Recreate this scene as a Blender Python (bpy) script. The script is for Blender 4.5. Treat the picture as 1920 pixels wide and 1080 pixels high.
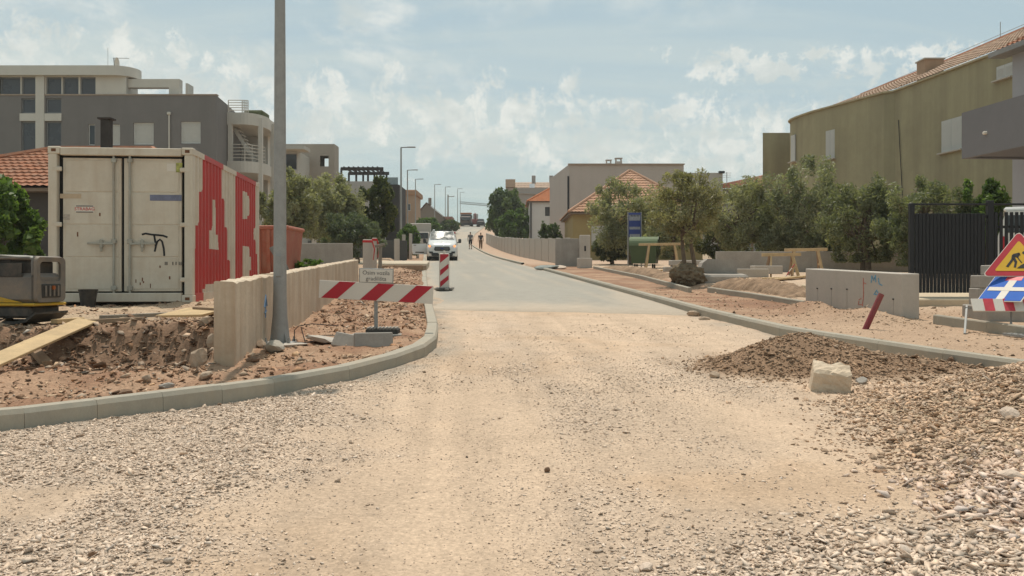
import bpy, bmesh, math, random
import numpy as np
from mathutils import Vector, Matrix, Euler

for o in list(bpy.data.objects):
    bpy.data.objects.remove(o)
R = math.radians
SC = bpy.context.scene
COL = SC.collection

# ------------------------------------------------------------------ camera, sky, sun, exposure
EYE = 1.35            # eye height above the gravel at the camera
FPX = 1700.0          # focal length in photograph pixels (1920 wide)
HOR = 510.0           # horizon row
cam_d = bpy.data.cameras.new('camera')
cam_d.sensor_width = 36.0
cam_d.lens = 36.0*FPX/1920.0
cam_d.shift_y = -(540.0-HOR)/1920.0
cam_d.clip_start = 0.1
cam_d.clip_end = 6000.0
cam = bpy.data.objects.new('camera', cam_d)
COL.objects.link(cam)
cam.location = (0, 0, EYE)
cam.rotation_euler = (R(90), 0, 0)
SC.camera = cam

SUN_EL, SUN_AZ = 68.0, -4.0      # azimuth from +Y, negative = to the left of the view
az, el = R(SUN_AZ), R(SUN_EL)
to_sun = Vector((math.sin(az)*math.cos(el), math.cos(az)*math.cos(el), math.sin(el)))
sun_d = bpy.data.lights.new('sun', 'SUN')
sun_d.energy = 3.55
sun_d.angle = R(0.6)
sun_d.color = (1.0, 0.915, 0.80)
sun = bpy.data.objects.new('sun', sun_d)
COL.objects.link(sun)
sun.location = (0, 0, 60)
sun.rotation_euler = (-to_sun).to_track_quat('-Z', 'Y').to_euler()

SC.view_settings.view_transform = 'Standard'
SC.view_settings.look = 'None'
SC.view_settings.gamma = 1.0
SC.view_settings.use_curve_mapping = False
SC.view_settings.exposure = 0.0

def build_world():
    w = bpy.data.worlds.new('World')
    SC.world = w
    w.use_nodes = True
    nt = w.node_tree
    nt.nodes.clear()
    N, L = nt.nodes.new, nt.links.new
    out = N('ShaderNodeOutputWorld')
    bg = N('ShaderNodeBackground')
    bg.inputs['Strength'].default_value = 0.105
    sky = N('ShaderNodeTexSky')
    sky.sky_type = 'NISHITA'
    sky.sun_disc = False
    sky.sun_elevation = R(SUN_EL)
    sky.sun_rotation = R(SUN_AZ)
    sky.air_density = 1.0
    sky.dust_density = 1.6
    sky.ozone_density = 1.2
    tc = N('ShaderNodeTexCoord')
    sep = N('ShaderNodeSeparateXYZ')
    L(tc.outputs['Generated'], sep.inputs[0])
    def math_(op, a, b=None, c=None):
        n = N('ShaderNodeMath'); n.operation = op
        for i, v in enumerate((a, b, c)):
            if v is None: continue
            if isinstance(v, (int, float)): n.inputs[i].default_value = v
            else: L(v, n.inputs[i])
        return n.outputs[0]
    def rng(v, a, b, c=0.0, d=1.0, smooth=True):
        n = N('ShaderNodeMapRange')
        n.interpolation_type = 'SMOOTHSTEP' if smooth else 'LINEAR'
        L(v, n.inputs[0])
        for i, q in enumerate((a, b, c, d)): n.inputs[i+1].default_value = q
        return n.outputs[0]
    def mixc(f, a, b):
        n = N('ShaderNodeMix'); n.data_type = 'RGBA'
        if isinstance(f, float): n.inputs[0].default_value = f
        else: L(f, n.inputs[0])
        for i, v in ((6, a), (7, b)):
            if isinstance(v, tuple): n.inputs[i].default_value = v
            else: L(v, n.inputs[i])
        return n.outputs[2]
    zc = math_('MAXIMUM', sep.outputs[2], 0.0)
    den = math_('ADD', zc, 0.09)
    px = math_('DIVIDE', sep.outputs[0], den)
    py = math_('DIVIDE', sep.outputs[1], den)
    def vec(a, b, c):
        n = N('ShaderNodeCombineXYZ')
        for i, v in enumerate((a, b, c)):
            if isinstance(v, (int, float)): n.inputs[i].default_value = v
            else: L(v, n.inputs[i])
        return n.outputs[0]
    def noise(v, scale, detail, rough, dist=0.0):
        n = N('ShaderNodeTexNoise')
        L(v, n.inputs['Vector'])
        n.inputs['Scale'].default_value = scale
        n.inputs['Detail'].default_value = detail
        n.inputs['Roughness'].default_value = rough
        n.inputs['Distortion'].default_value = dist
        return n.outputs['Fac']
    # thin streaked veil, high up
    veil = noise(vec(math_('MULTIPLY', px, 0.45), math_('MULTIPLY', py, 1.2), 3.1), 0.9, 8, 0.62, 0.8)
    veil = rng(veil, 0.36, 0.70)
    # a mottled layer of small puffs, in a broken field
    pl = vec(px, py, 0.0)
    field = rng(noise(vec(px, math_('MULTIPLY', py, 0.9), 9.3), 0.42, 3, 0.5, 0.3), 0.44, 0.58)
    puff = noise(vec(math_('MULTIPLY', px, 1.0), math_('MULTIPLY', py, 0.55), 5.7), 3.6, 8, 0.62, 0.25)
    puff = rng(puff, 0.45, 0.68)
    puffs = math_('MULTIPLY', puff, field)
    # upright heaps of cloud low over the houses (azimuth / height coordinates)
    azm = math_('ARCTAN2', sep.outputs[0], sep.outputs[1])
    # the row of heaps sinks from left to right across the view, a second flat row lies on the right
    lift = math_('ADD', sep.outputs[2], math_('MULTIPLY', azm, 0.085))
    hz = noise(vec(math_('MULTIPLY', azm, 11.0), math_('MULTIPLY', sep.outputs[2], 9.5), 1.7), 2.8, 10, 0.68, 0.25)
    band = math_('MULTIPLY', rng(lift, 0.06, 0.135), rng(lift, 0.25, 0.165))
    thr = math_('SUBTRACT', 0.64, math_('MULTIPLY', band, 0.19))
    heap = math_('MULTIPLY', rng(math_('SUBTRACT', hz, thr), -0.03, 0.13), rng(band, 0.0, 0.35))
    lift2 = math_('ADD', sep.outputs[2], math_('MULTIPLY', azm, 0.045))
    band2 = math_('MULTIPLY', rng(lift2, 0.195, 0.222), rng(lift2, 0.262, 0.235))
    band2 = math_('MULTIPLY', band2, rng(azm, 0.10, 0.24))
    hz2 = noise(vec(math_('MULTIPLY', azm, 14.0), math_('MULTIPLY', sep.outputs[2], 15.0), 4.4), 3.0, 10, 0.66, 0.2)
    heap = math_('MAXIMUM', heap, math_('MULTIPLY', rng(math_('SUBTRACT', hz2, math_('SUBTRACT', 0.66, math_('MULTIPLY', band2, 0.22))), -0.015, 0.12), rng(band2, 0.0, 0.35)))
    cov = math_('MAXIMUM', math_('MULTIPLY', puffs, 0.85), heap)
    base = mixc(0.78, sky.outputs[0], (4.5, 5.75, 6.0, 1))
    low = rng(sep.outputs[2], 0.0, 0.16, 0.62, 0.0)
    base = mixc(low, base, (4.1, 5.45, 4.95, 1))
    mid = math_('MULTIPLY', rng(lift, 0.03, 0.12), rng(lift, 0.24, 0.14))
    vf = math_('MINIMUM', math_('ADD', math_('MULTIPLY', veil, 0.5), math_('MULTIPLY', mid, 0.2)), 1.0)
    a = mixc(vf, base, (6.5, 7.0, 6.5, 1))
    shade = noise(vec(math_('MULTIPLY', azm, 7.0), math_('MULTIPLY', sep.outputs[2], 11.0), 6.1), 2.6, 5, 0.55)
    ccol = mixc(rng(shade, 0.35, 0.62), (6.2, 6.6, 6.3, 1), (8.5, 8.5, 7.9, 1))
    b = mixc(math_('MULTIPLY', cov, 0.74), a, ccol)
    L(b, bg.inputs['Color'])
    L(bg.outputs[0], out.inputs['Surface'])
build_world()

# ------------------------------------------------------------------ small helpers
def P(u, v, D):
    """Where a point seen at photograph pixel (u, v) stands when it is D metres ahead."""
    return Vector(((u-960.0)/FPX*D, D, EYE+(HOR-v)/FPX*D))
def PX(u, D): return (u-960.0)/FPX*D
def PZ(v, D): return EYE+(HOR-v)/FPX*D

def _tmpl():
    faces = []
    def idx(c, a): return c*3+a
    bit = lambda c, a: (c >> a) & 1
    for a in range(3):
        b, k = [q for q in range(3) if q != a]
        for s in (0, 1):
            cs = [(s << a) | (x << b) | (y << k) for x, y in ((0,0),(1,0),(1,1),(0,1))]
            faces.append([idx(c, a) for c in cs])
    for a in range(3):
        for b in range(a+1, 3):
            k = 3-a-b
            for s in (0,1):
                for t in (0,1):
                    c0 = (s<<a)|(t<<b); c1 = c0 | (1<<k)
                    faces.append([idx(c0,a), idx(c1,a), idx(c1,b), idx(c0,b)])
    for c in range(8): faces.append([idx(c,0), idx(c,1), idx(c,2)])
    def vert(c, a, h, bv):
        return [(1 if bit(c,i) else -1)*(h[i] if i == a else h[i]-bv) for i in range(3)]
    V = np.array([vert(c, a, (1,1,1), .2) for c in range(8) for a in range(3)])
    out = []
    for f in faces:
        p = V[f]; n = np.cross(p[1]-p[0], p[2]-p[0])
        out.append(f if np.dot(n, p.mean(0)) > 0 else f[::-1])
    return out, vert
CB_FACES, CB_VERT = _tmpl()

class MB:
    """collects shapes; build() links them as one mesh object"""
    def __init__(s): s.v, s.f, s.m = [], [], []
    def add(s, verts, faces, mi=0, M=None):
        o = len(s.v)
        for p in verts:
            p = Vector(p)
            s.v.append(tuple(M @ p if M else p))
        for f in faces:
            s.f.append([i+o for i in f]); s.m.append(mi)
        return s
    def box(s, c, size, bv=0.0, rot=(0,0,0), mi=0):
        M = Matrix.Translation(Vector(c)) @ Euler(rot).to_matrix().to_4x4()
        h = [q/2 for q in size]
        bv = min(bv, min(h)*.8)
        if bv > 0:
            V = [CB_VERT(k, a, h, bv) for k in range(8) for a in range(3)]
            return s.add(V, CB_FACES, mi, M)
        V = [(x*h[0], y*h[1], z*h[2]) for x in (-1,1) for y in (-1,1) for z in (-1,1)]
        F = [(0,1,3,2),(4,6,7,5),(0,4,5,1),(2,3,7,6),(0,2,6,4),(1,5,7,3)]
        return s.add(V, F, mi, M)
    def bar(s, a, b, w, h, bv=0.0, up=(0,0,1), mi=0):
        a, b = Vector(a), Vector(b); d = b-a; L = d.length; x = d.normalized()
        upv = Vector(up)
        if abs(x.dot(upv)) > .98: upv = Vector((0,1,0))
        y = upv.cross(x).normalized(); z = x.cross(y)
        M = Matrix.Translation((a+b)/2) @ Matrix((x,y,z)).transposed().to_4x4()
        hh = (L/2, w/2, h/2); bv = min(bv, min(hh)*.8)
        if bv > 0:
            V = [CB_VERT(k, q, hh, bv) for k in range(8) for q in range(3)]
            return s.add(V, CB_FACES, mi, M)
        V = [(i*hh[0], j*hh[1], k*hh[2]) for i in (-1,1) for j in (-1,1) for k in (-1,1)]
        F = [(0,1,3,2),(4,6,7,5),(0,4,5,1),(2,3,7,6),(0,2,6,4),(1,5,7,3)]
        return s.add(V, F, mi, M)
    def tube(s, pts, r, n=10, cap=True, mi=0):
        pts = [Vector(p) for p in pts]
        rs = r if isinstance(r, (list, tuple)) else [r]*len(pts)
        V, F = [], []
        prev = None
        for i, p in enumerate(pts):
            t = (pts[min(i+1, len(pts)-1)]-pts[max(i-1, 0)]).normalized()
            if prev is None:
                a = Vector((0,0,1)) if abs(t.z) < .9 else Vector((1,0,0))
                x = a.cross(t).normalized()
            else:
                x = (prev - t*prev.dot(t)).normalized()
            prev = x; y = t.cross(x)
            for k in range(n):
                an = 2*math.pi*k/n
                V.append(p + (x*math.cos(an)+y*math.sin(an))*rs[i])
        for i in range(len(pts)-1):
            for k in range(n):
                q = (k+1) % n
                F.append((i*n+k, i*n+q, (i+1)*n+q, (i+1)*n+k))
        if cap:
            F.append(tuple(range(n))[::-1]); F.append(tuple((len(pts)-1)*n+k for k in range(n)))
        return s.add(V, F, mi)
    def prism(s, poly, thick, M=None, mi=0):
        """polygon in local XY, extruded along +Z by thick"""
        n = len(poly)
        V = [(x, y, 0) for x, y in poly]+[(x, y, thick) for x, y in poly]
        ar = sum(poly[i][0]*poly[(i+1)%n][1]-poly[(i+1)%n][0]*poly[i][1] for i in range(n))
        a, b = tuple(range(n)), tuple(range(n, 2*n))
        if ar > 0: F = [a[::-1], b]+[(i, (i+1)%n, n+(i+1)%n, n+i) for i in range(n)]
        else: F = [a, b[::-1]]+[((i+1)%n, i, n+i, n+(i+1)%n) for i in range(n)]
        return s.add(V, F, mi, M)
    def quad(s, a, b, c, d, mi=0): return s.add([a,b,c,d], [(0,1,2,3)], mi)
    def mesh(s, name, mats, smooth=False):
        me = bpy.data.meshes.new(name)
        me.from_pydata(s.v, [], s.f)
        for m in (mats if isinstance(mats, (list, tuple)) else [mats]): me.materials.append(m)
        me.polygons.foreach_set('material_index', s.m)
        if smooth:
            me.polygons.foreach_set('use_smooth', [True]*len(s.f))
            try: me.set_sharp_from_angle(angle=R(35))
            except Exception: pass
        me.update()
        return me
    def build(s, name, mats, parent=None, smooth=False, loc=None, rot=None):
        o = bpy.data.objects.new(name, s.mesh(name, mats, smooth))
        return link(o, parent, loc, rot)

def link(o, parent=None, loc=None, rot=None):
    COL.objects.link(o)
    if parent is not None: o.parent = parent
    if loc is not None: o.location = loc
    if rot is not None: o.rotation_euler = rot
    return o
def tag(o, label=None, cat=None, group=None, kind=None):
    if label: o['label'] = label
    if cat: o['category'] = cat
    if group: o['group'] = group
    if kind: o['kind'] = kind
    return o
def thing(name, label, cat, loc=(0,0,0), rz=0.0, group=None):
    o = bpy.data.objects.new(name, None)
    o.empty_display_size = .2
    link(o, None, loc, (0,0,rz))
    return tag(o, label, cat, group)
def struct(o): return tag(o, kind='structure')
def copy_tree(o, parent=None):
    c = o.copy(); COL.objects.link(c); c.parent = parent
    for ch in list(o.children): copy_tree(ch, c)
    return c

def np_mesh(name, V, F, mats, attrs=None, smooth=False):
    """V n x 3, F m x k (k = 3 or 4) numpy arrays"""
    me = bpy.data.meshes.new(name)
    V = np.asarray(V, np.float32); F = np.asarray(F, np.int32)
    m, k = F.shape
    me.vertices.add(len(V)); me.vertices.foreach_set('co', V.ravel())
    me.loops.add(m*k); me.loops.foreach_set('vertex_index', F.ravel())
    me.polygons.add(m)
    me.polygons.foreach_set('loop_start', np.arange(0, m*k, k, dtype=np.int32))
    me.polygons.foreach_set('loop_total', np.full(m, k, dtype=np.int32))
    if smooth: me.polygons.foreach_set('use_smooth', np.ones(m, dtype=bool))
    for q in (mats if isinstance(mats, (list, tuple)) else [mats]): me.materials.append(q)
    for nm, arr in (attrs or {}).items():
        arr = np.asarray(arr, np.float32)
        if arr.ndim == 1:
            at = me.attributes.new(nm, 'FLOAT', 'POINT'); at.data.foreach_set('value', arr)
        else:
            at = me.attributes.new(nm, 'FLOAT_COLOR', 'POINT')
            a4 = np.ones((len(arr), 4), np.float32); a4[:, :3] = arr
            at.data.foreach_set('color', a4.ravel())
    me.update(calc_edges=True)
    me.validate()
    return me

# ------------------------------------------------------------------ materials
MATS = {}
def mat(name, col, rough=.8, var=.12, scale=6.0, metal=0.0, spec=.3, bump=.15, bscale=60.0, dirt=None, dirt_amt=.0,
        dirt_scale=2.0, streak=None, streak_amt=0.0, streak_scale=5.5, coat=0.0, emit=0.0, trans=0.0, fine=0.5):
    if name in MATS: return MATS[name]
    m = bpy.data.materials.new(name); MATS[name] = m
    m.use_nodes = True
    nt = m.node_tree; N, L = nt.nodes.new, nt.links.new
    b = nt.nodes['Principled BSDF']
    b.inputs['Roughness'].default_value = rough
    b.inputs['Metallic'].default_value = metal
    b.inputs['Specular IOR Level'].default_value = spec
    if coat: b.inputs['Coat Weight'].default_value = coat
    if trans: b.inputs['Transmission Weight'].default_value = trans
    tc = N('ShaderNodeTexCoord'); oi = N('ShaderNodeObjectInfo')
    ad = N('ShaderNodeVectorMath'); ad.operation = 'MULTIPLY_ADD'
    L(oi.outputs['Random'], ad.inputs[0]); ad.inputs[1].default_value = (31, 17, 11)
    L(tc.outputs['Object'], ad.inputs[2])
    vec = ad.outputs[0]
    def noise(scale_, det=5, rgh=.6, v=vec):
        n = N('ShaderNodeTexNoise'); L(v, n.inputs['Vector'])
        n.inputs['Scale'].default_value = scale_; n.inputs['Detail'].default_value = det; n.inputs['Roughness'].default_value = rgh
        return n.outputs['Fac']
    def rng(v, a, b_, c, d):
        n = N('ShaderNodeMapRange'); L(v, n.inputs[0])
        for i, q in enumerate((a, b_, c, d)): n.inputs[i+1].default_value = q
        return n.outputs[0]
    def mix(f, a, c, typ='MIX'):
        n = N('ShaderNodeMix'); n.data_type = 'RGBA'; n.blend_type = typ
        if isinstance(f, float): n.inputs[0].default_value = f
        else: L(f, n.inputs[0])
        for i, v in ((6, a), (7, c)):
            if isinstance(v, (tuple, list)): n.inputs[i].default_value = (*v[:3], 1)
            else: L(v, n.inputs[i])
        return n.outputs[2]
    f = rng(noise(scale), .3, .7, 0, 1)
    c = mix(f, tuple(q*(1-var) for q in col), tuple(min(1, q*(1+var)) for q in col))
    if fine:
        f2 = rng(noise(scale*9, 3), .3, .7, 1-var*fine, 1+var*fine)
        g = N('ShaderNodeVectorMath'); g.operation = 'SCALE'; L(c, g.inputs[0]); L(f2, g.inputs['Scale']); c = g.outputs[0]
    if dirt is not None:
        fd = rng(noise(dirt_scale, 7, .68), .45, .72, 0, dirt_amt)
        c = mix(fd, c, dirt)
    if streak is not None:
        mp = N('ShaderNodeMapping'); L(vec, mp.inputs['Vector']); mp.inputs['Scale'].default_value = (streak_scale, streak_scale, streak_scale*.065)
        fs = rng(noise(1.0, 5, .62, mp.outputs[0]), .46, .74, 0, streak_amt)
        c = mix(fs, c, streak)
    L(c, b.inputs['Base Color'])
    if emit:
        L(c, b.inputs['Emission Color']); b.inputs['Emission Strength'].default_value = emit
    rr = rng(f, 0, 1, max(.02, rough-.06), min(1, rough+.06)); L(rr, b.inputs['Roughness'])
    if bump:
        bn = N('ShaderNodeBump'); bn.inputs['Strength'].default_value = bump; bn.inputs['Distance'].default_value = .02
        L(noise(bscale, 4), bn.inputs['Height']); L(bn.outputs[0], b.inputs['Normal'])
    return m

def attr_mat(name, attr, rough=.9, bump=.3, bscale=30, grain=.25, gscale=40.0, spec=.2, coords='Object', chips=None):
    """colour from a colour attribute, with procedural grain on top"""
    m = bpy.data.materials.new(name); m.use_nodes = True
    nt = m.node_tree; N, L = nt.nodes.new, nt.links.new
    b = nt.nodes['Principled BSDF']
    b.inputs['Roughness'].default_value = rough; b.inputs['Specular IOR Level'].default_value = spec
    at = N('ShaderNodeAttribute'); at.attribute_name = attr
    tc = N('ShaderNodeTexCoord')
    n1 = N('ShaderNodeTexNoise'); n1.inputs['Scale'].default_value = gscale; n1.inputs['Detail'].default_value = 7; n1.inputs['Roughness'].default_value = .7
    L(tc.outputs[coords], n1.inputs['Vector'])
    n2 = N('ShaderNodeTexNoise'); n2.inputs['Scale'].default_value = gscale*.07; n2.inputs['Detail'].default_value = 5; n2.inputs['Roughness'].default_value = .6
    L(tc.outputs[coords], n2.inputs['Vector'])
    def rng(v, a, b_, c, d):
        n = N('ShaderNodeMapRange'); L(v, n.inputs[0])
        for i, q in enumerate((a, b_, c, d)): n.inputs[i+1].default_value = q
        return n.outputs[0]
    mu = N('ShaderNodeMath'); mu.operation = 'MULTIPLY'
    L(rng(n1.outputs['Fac'], .3, .7, 1-grain, 1+grain), mu.inputs[0]); L(rng(n2.outputs['Fac'], .3, .7, 1-grain*.45, 1+grain*.45), mu.inputs[1])
    fac = mu.outputs[0]; vor = None
    if chips:
        # fine crushed stone: every cell a chip of its own shade
        ga = N('ShaderNodeAttribute'); ga.attribute_name = chips
        vor = N('ShaderNodeTexVoronoi'); vor.inputs['Scale'].default_value = 62; vor.inputs['Randomness'].default_value = 1
        L(tc.outputs[coords], vor.inputs['Vector'])
        sp = N('ShaderNodeSeparateColor'); L(vor.outputs['Color'], sp.inputs[0])
        cell = rng(sp.outputs[0], 0, 1, .80, 1.20)
        edge = rng(vor.outputs['Distance'], .3, .8, 1.0, .80)
        ce = N('ShaderNodeMath'); ce.operation = 'MULTIPLY'; L(cell, ce.inputs[0]); L(edge, ce.inputs[1])
        mg = N('ShaderNodeMix'); mg.data_type = 'FLOAT'; L(ga.outputs['Fac'], mg.inputs[0]); mg.inputs[2].default_value = 1.0; L(ce.outputs[0], mg.inputs[3])
        m3 = N('ShaderNodeMath'); m3.operation = 'MULTIPLY'; L(fac, m3.inputs[0]); L(mg.outputs[0], m3.inputs[1]); fac = m3.outputs[0]
    g = N('ShaderNodeVectorMath'); g.operation = 'SCALE'; L(at.outputs['Color'], g.inputs[0]); L(fac, g.inputs['Scale'])
    L(g.outputs[0], b.inputs['Base Color'])
    if bump:
        nb = N('ShaderNodeTexNoise'); nb.inputs['Scale'].default_value = bscale; nb.inputs['Detail'].default_value = 8; nb.inputs['Roughness'].default_value = .7
        L(tc.outputs[coords], nb.inputs['Vector'])
        bn = N('ShaderNodeBump'); bn.inputs['Strength'].default_value = bump; bn.inputs['Distance'].default_value = .03
        L(nb.outputs['Fac'], bn.inputs['Height']); L(bn.outputs[0], b.inputs['Normal'])
    return m

def leaf_mat(name):
    m = bpy.data.materials.new(name); m.use_nodes = True
    nt = m.node_tree; N, L = nt.nodes.new, nt.links.new
    nt.nodes.clear()
    out = N('ShaderNodeOutputMaterial'); at = N('ShaderNodeAttribute'); at.attribute_name = 'tint'
    b = N('ShaderNodeBsdfPrincipled'); b.inputs['Roughness'].default_value = .5; b.inputs['Specular IOR Level'].default_value = .35
    L(at.outputs['Color'], b.inputs['Base Color'])
    t = N('ShaderNodeBsdfTranslucent')
    g = N('ShaderNodeVectorMath'); g.operation = 'MULTIPLY'; L(at.outputs['Color'], g.inputs[0]); g.inputs[1].default_value = (1.15, 1.25, .6)
    L(g.outputs[0], t.inputs['Color'])
    mx = N('ShaderNodeMixShader'); mx.inputs[0].default_value = .42
    L(b.outputs[0], mx.inputs[1]); L(t.outputs[0], mx.inputs[2]); L(mx.outputs[0], out.inputs['Surface'])
    return m

def text_obj(body, size, material, parent, loc, rot, name='lettering', extrude=.001, sx=1.0):
    cu = bpy.data.curves.new('tmp', 'FONT'); cu.body = body; cu.size = size; cu.align_x = 'CENTER'; cu.align_y = 'CENTER'
    cu.extrude = extrude; cu.resolution_u = 3
    t = bpy.data.objects.new('tmp', cu); COL.objects.link(t)
    dg = bpy.context.evaluated_depsgraph_get()
    me = bpy.data.meshes.new_from_object(t.evaluated_get(dg)); me.name = name
    bpy.data.objects.remove(t); bpy.data.curves.remove(cu)
    me.materials.clear(); me.materials.append(material)
    o = bpy.data.objects.new(name, me); link(o, parent, loc, rot); o.scale.x = sx
    return o

# common materials
M_CONC = mat('concrete', (.40,.36,.30), .9, .10, 3, bump=.25, bscale=35, dirt=(.27,.22,.17), dirt_amt=.35, dirt_scale=1.4)
M_CONC_WALL = mat('formwork_concrete', (.60,.50,.38), .9, .10, 2.2, bump=.25, bscale=30, dirt=(.36,.25,.16), dirt_amt=.55, dirt_scale=.9, streak=(.36,.21,.115), streak_amt=.6, streak_scale=3.5)
M_CONC_GREY = mat('grey_concrete', (.36,.325,.285), .9, .10, 2.2, bump=.2, bscale=30, dirt=(.22,.2,.17), dirt_amt=.4, streak=(.22,.2,.17), streak_amt=.3)
M_CONC_PALE = mat('pale_concrete', (.49,.44,.38), .9, .06, 2.0, bump=.2, bscale=30, dirt=(.34,.29,.24), dirt_amt=.4, streak=(.33,.3,.26), streak_amt=.25)
M_KERB = mat('kerb_concrete', (.36,.325,.262), .9, .08, 5, bump=.2, bscale=90, dirt=(.42,.34,.25), dirt_amt=.45, dirt_scale=3)
M_GALV = mat('galvanised_steel', (.31,.305,.29), .6, .10, 9, metal=.15, bump=.03)
M_DARK = mat('dark_steel', (.025,.025,.027), .5, .1, 8, bump=.03)
M_BLACK = mat('black_rubber', (.02,.02,.02), .7, .1, 8, bump=.05)
M_RED = mat('sign_red', (.42,.022,.035), .45, .06, 4, bump=0)
M_WHITE = mat('sign_white', (.68,.62,.54), .65, .05, 4, bump=0, dirt=(.5,.44,.36), dirt_amt=.35)
M_BLUE = mat('sign_blue', (.03,.12,.45), .7, .05, 4, bump=0, spec=.15)
M_YELLOW = mat('sign_yellow', (.62,.36,.02), .45, .05, 4, bump=0)
M_INK = mat('black_paint', (.02,.02,.022), .6, .05, 4, bump=0)
M_WOOD = mat('raw_timber', (.52,.37,.20), .75, .16, 5, bump=.15, bscale=40, dirt=(.32,.22,.13), dirt_amt=.4)
M_WOOD_OLD = mat('weathered_timber', (.30,.20,.125), .85, .18, 5, bump=.2, bscale=40, dirt=(.2,.16,.12), dirt_amt=.4)
M_WOOD_GREY = mat('grey_timber', (.24,.21,.17), .85, .15, 5, bump=.2, bscale=40)
M_GLASS = mat('dark_glass', (.03,.035,.04), .12, .1, 2, spec=.6, bump=0)
M_STONE = mat('limestone', (.41,.31,.225), .9, .16, 7, bump=.5, bscale=18, dirt=(.3,.2,.13), dirt_amt=.5, dirt_scale=4)
# ------------------------------------------------------------------ terrain
def S(y):
    """height of the road along the view direction: 3.5 per cent, steeper from 60 m, a crest at 225 m"""
    y = np.asarray(y, float)
    z = .035*np.minimum(y, 60)
    a = np.clip(y, 60, 110)-60
    z = z+.035*a+.5*.00073*a*a
    z = z+.0715*(np.clip(y, 110, 216)-110)
    b = np.clip(y, 216, 246)-216
    z = z+.0715*b-.5*(.0835/30)*b*b
    z = z-.012*(np.maximum(y, 246)-246)
    return z
KL = [(2.0,-22),(3.4,-14),(4.6,-8.5),(5.3,-6.3),(6.38,-3.6),(6.9,-3.04),(7.42,-2.5),(7.93,-2.02),(8.7,-1.55),(9.47,-1.25),(10.4,-1.02),(11.3,-.945),(13,-1.05),(17.3,-1.51),
      (19.2,-1.75),(46,-4.4),(110,-10.4),(146,-11.3),(260,-11.5)]
KR = [(2.0,18),(4,12),(5.5,8.2),(7.5,5.95),(9.2,4.98),(12.6,3.79),(16,3.36),(21,2.96),(38.6,1.47),(46,.78),(110,-5.2),(146,-6.1),(260,-6.3)]
def XL(y): return np.interp(y, [p[0] for p in KL], [p[1] for p in KL])
def XR(y): return np.interp(y, [p[0] for p in KR], [p[1] for p in KR])
def XW(y): return -2.81-.094*(np.asarray(y)-9.2)      # the left retaining wall

def _h(ix, iy, s):
    q = np.sin(ix*127.1+iy*311.7+s*74.7)*43758.5453
    return q-np.floor(q)
def vnoise(x, y, s=0):
    ix, iy = np.floor(x), np.floor(y); fx, fy = x-ix, y-iy
    fx = fx*fx*(3-2*fx); fy = fy*fy*(3-2*fy)
    a, b, c, d = _h(ix,iy,s), _h(ix+1,iy,s), _h(ix,iy+1,s), _h(ix+1,iy+1,s)
    return (a*(1-fx)+b*fx)*(1-fy)+(c*(1-fx)+d*fx)*fy
def fbm(x, y, s=0, o=4):
    t = 0; am = .5; tot = 0
    for i in range(o):
        t = t+am*vnoise(x*2**i, y*2**i, s+i*13); tot += am; am *= .5
    return t/tot
def ss(a, b, x):
    t = np.clip((x-a)/(b-a), 0, 1); return t*t*(3-2*t)

def bank_y(x): return np.interp(x, [-9,-6,-4.6,-3.6,-2.9], [9.7,9.75,9.85,9.8,9.7])+(fbm(x*1.3, x*0+2.0, 5)-.5)*.6
def H(x, y):
    x = np.asarray(x, float); y = np.asarray(y, float)
    h = S(y)
    dl = XL(y)-x; dr = x-XR(y)
    near = ss(60, 20, y)
    foot_l = ss(.10, .16, dl); foot_r = ss(.10, .16, dr)
    h = h+foot_l*.085+foot_r*.085
    rough_l = foot_l*ss(.1,.5,dl)
    h = h+rough_l*near*((fbm(x*1.7,y*1.7,3)-.5)*.16+(fbm(x*7,y*7,9)-.5)*.07)
    # the plot behind the wall and the cut bank in front of it
    edge = bank_y(x)
    crag = (fbm(x*2.6,y*2.6,7)-.5)*.75+(fbm(x*8,y*8,8)-.5)*.30
    plot = np.where(x < XW(y)-.13, ss(edge-.42, edge+.22, y+crag), 0.0)
    bk_ = np.exp(-((y-edge+.1)/.55)**2)*ss(-2.8,-3.1,x)
    h = h+bk_*((np.abs(fbm(x*4,y*4,12)-.5))*-.16+.04+(fbm(x*13,y*13,14)-.5)*.07)
    plot = plot*(.31-.11*ss(9.5, 15, y))
    h = h+plot
    hollow = np.exp(-((y-(edge-.45))/.33)**2)*ss(-2.9,-3.4,x)*.06
    h = h-hollow*foot_l
    # loose earth on the left footway and beside the right wall
    for mx, my, mh, sx, sy in ((-2.6,25,.13,.5,1.6),(-3.5,31,.16,.6,1.5),(-4.4,34.5,.25,.7,1.2),(-2.2,19.5,.14,.6,1.5),(5.25,15.8,.20,.32,.9),(5.75,14.6,.15,.35,.6)):
        h = h+mh*np.exp(-((x-mx)/sx)**2-((y-my)/sy)**2)*(.7+.6*fbm(x*4,y*4,21))
    # right-hand side: plots behind the inner edging stand a little higher
    h = h+ss(2.0,2.5,dr)*near*.10*ss(14,18,y)+foot_r*ss(.1,.4,dr)*near*(fbm(x*5,y*5,31)-.5)*.035
    # wheel-worn gravel in the junction
    road = (1-foot_l)*(1-foot_r)*ss(19,15,y)
    h = h+road*((fbm(x*.8,y*.8,41)-.5)*.05+(fbm(x*5,y*5,43)-.5)*.016)
    h = h+road*.045*ss(.45,0,np.abs(x-(-1.35-.03*y)))*ss(3,4,y)*ss(9,7,y)
    return h
def Hs(x, y): return float(H(np.array([x]), np.array([y]))[0])

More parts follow.
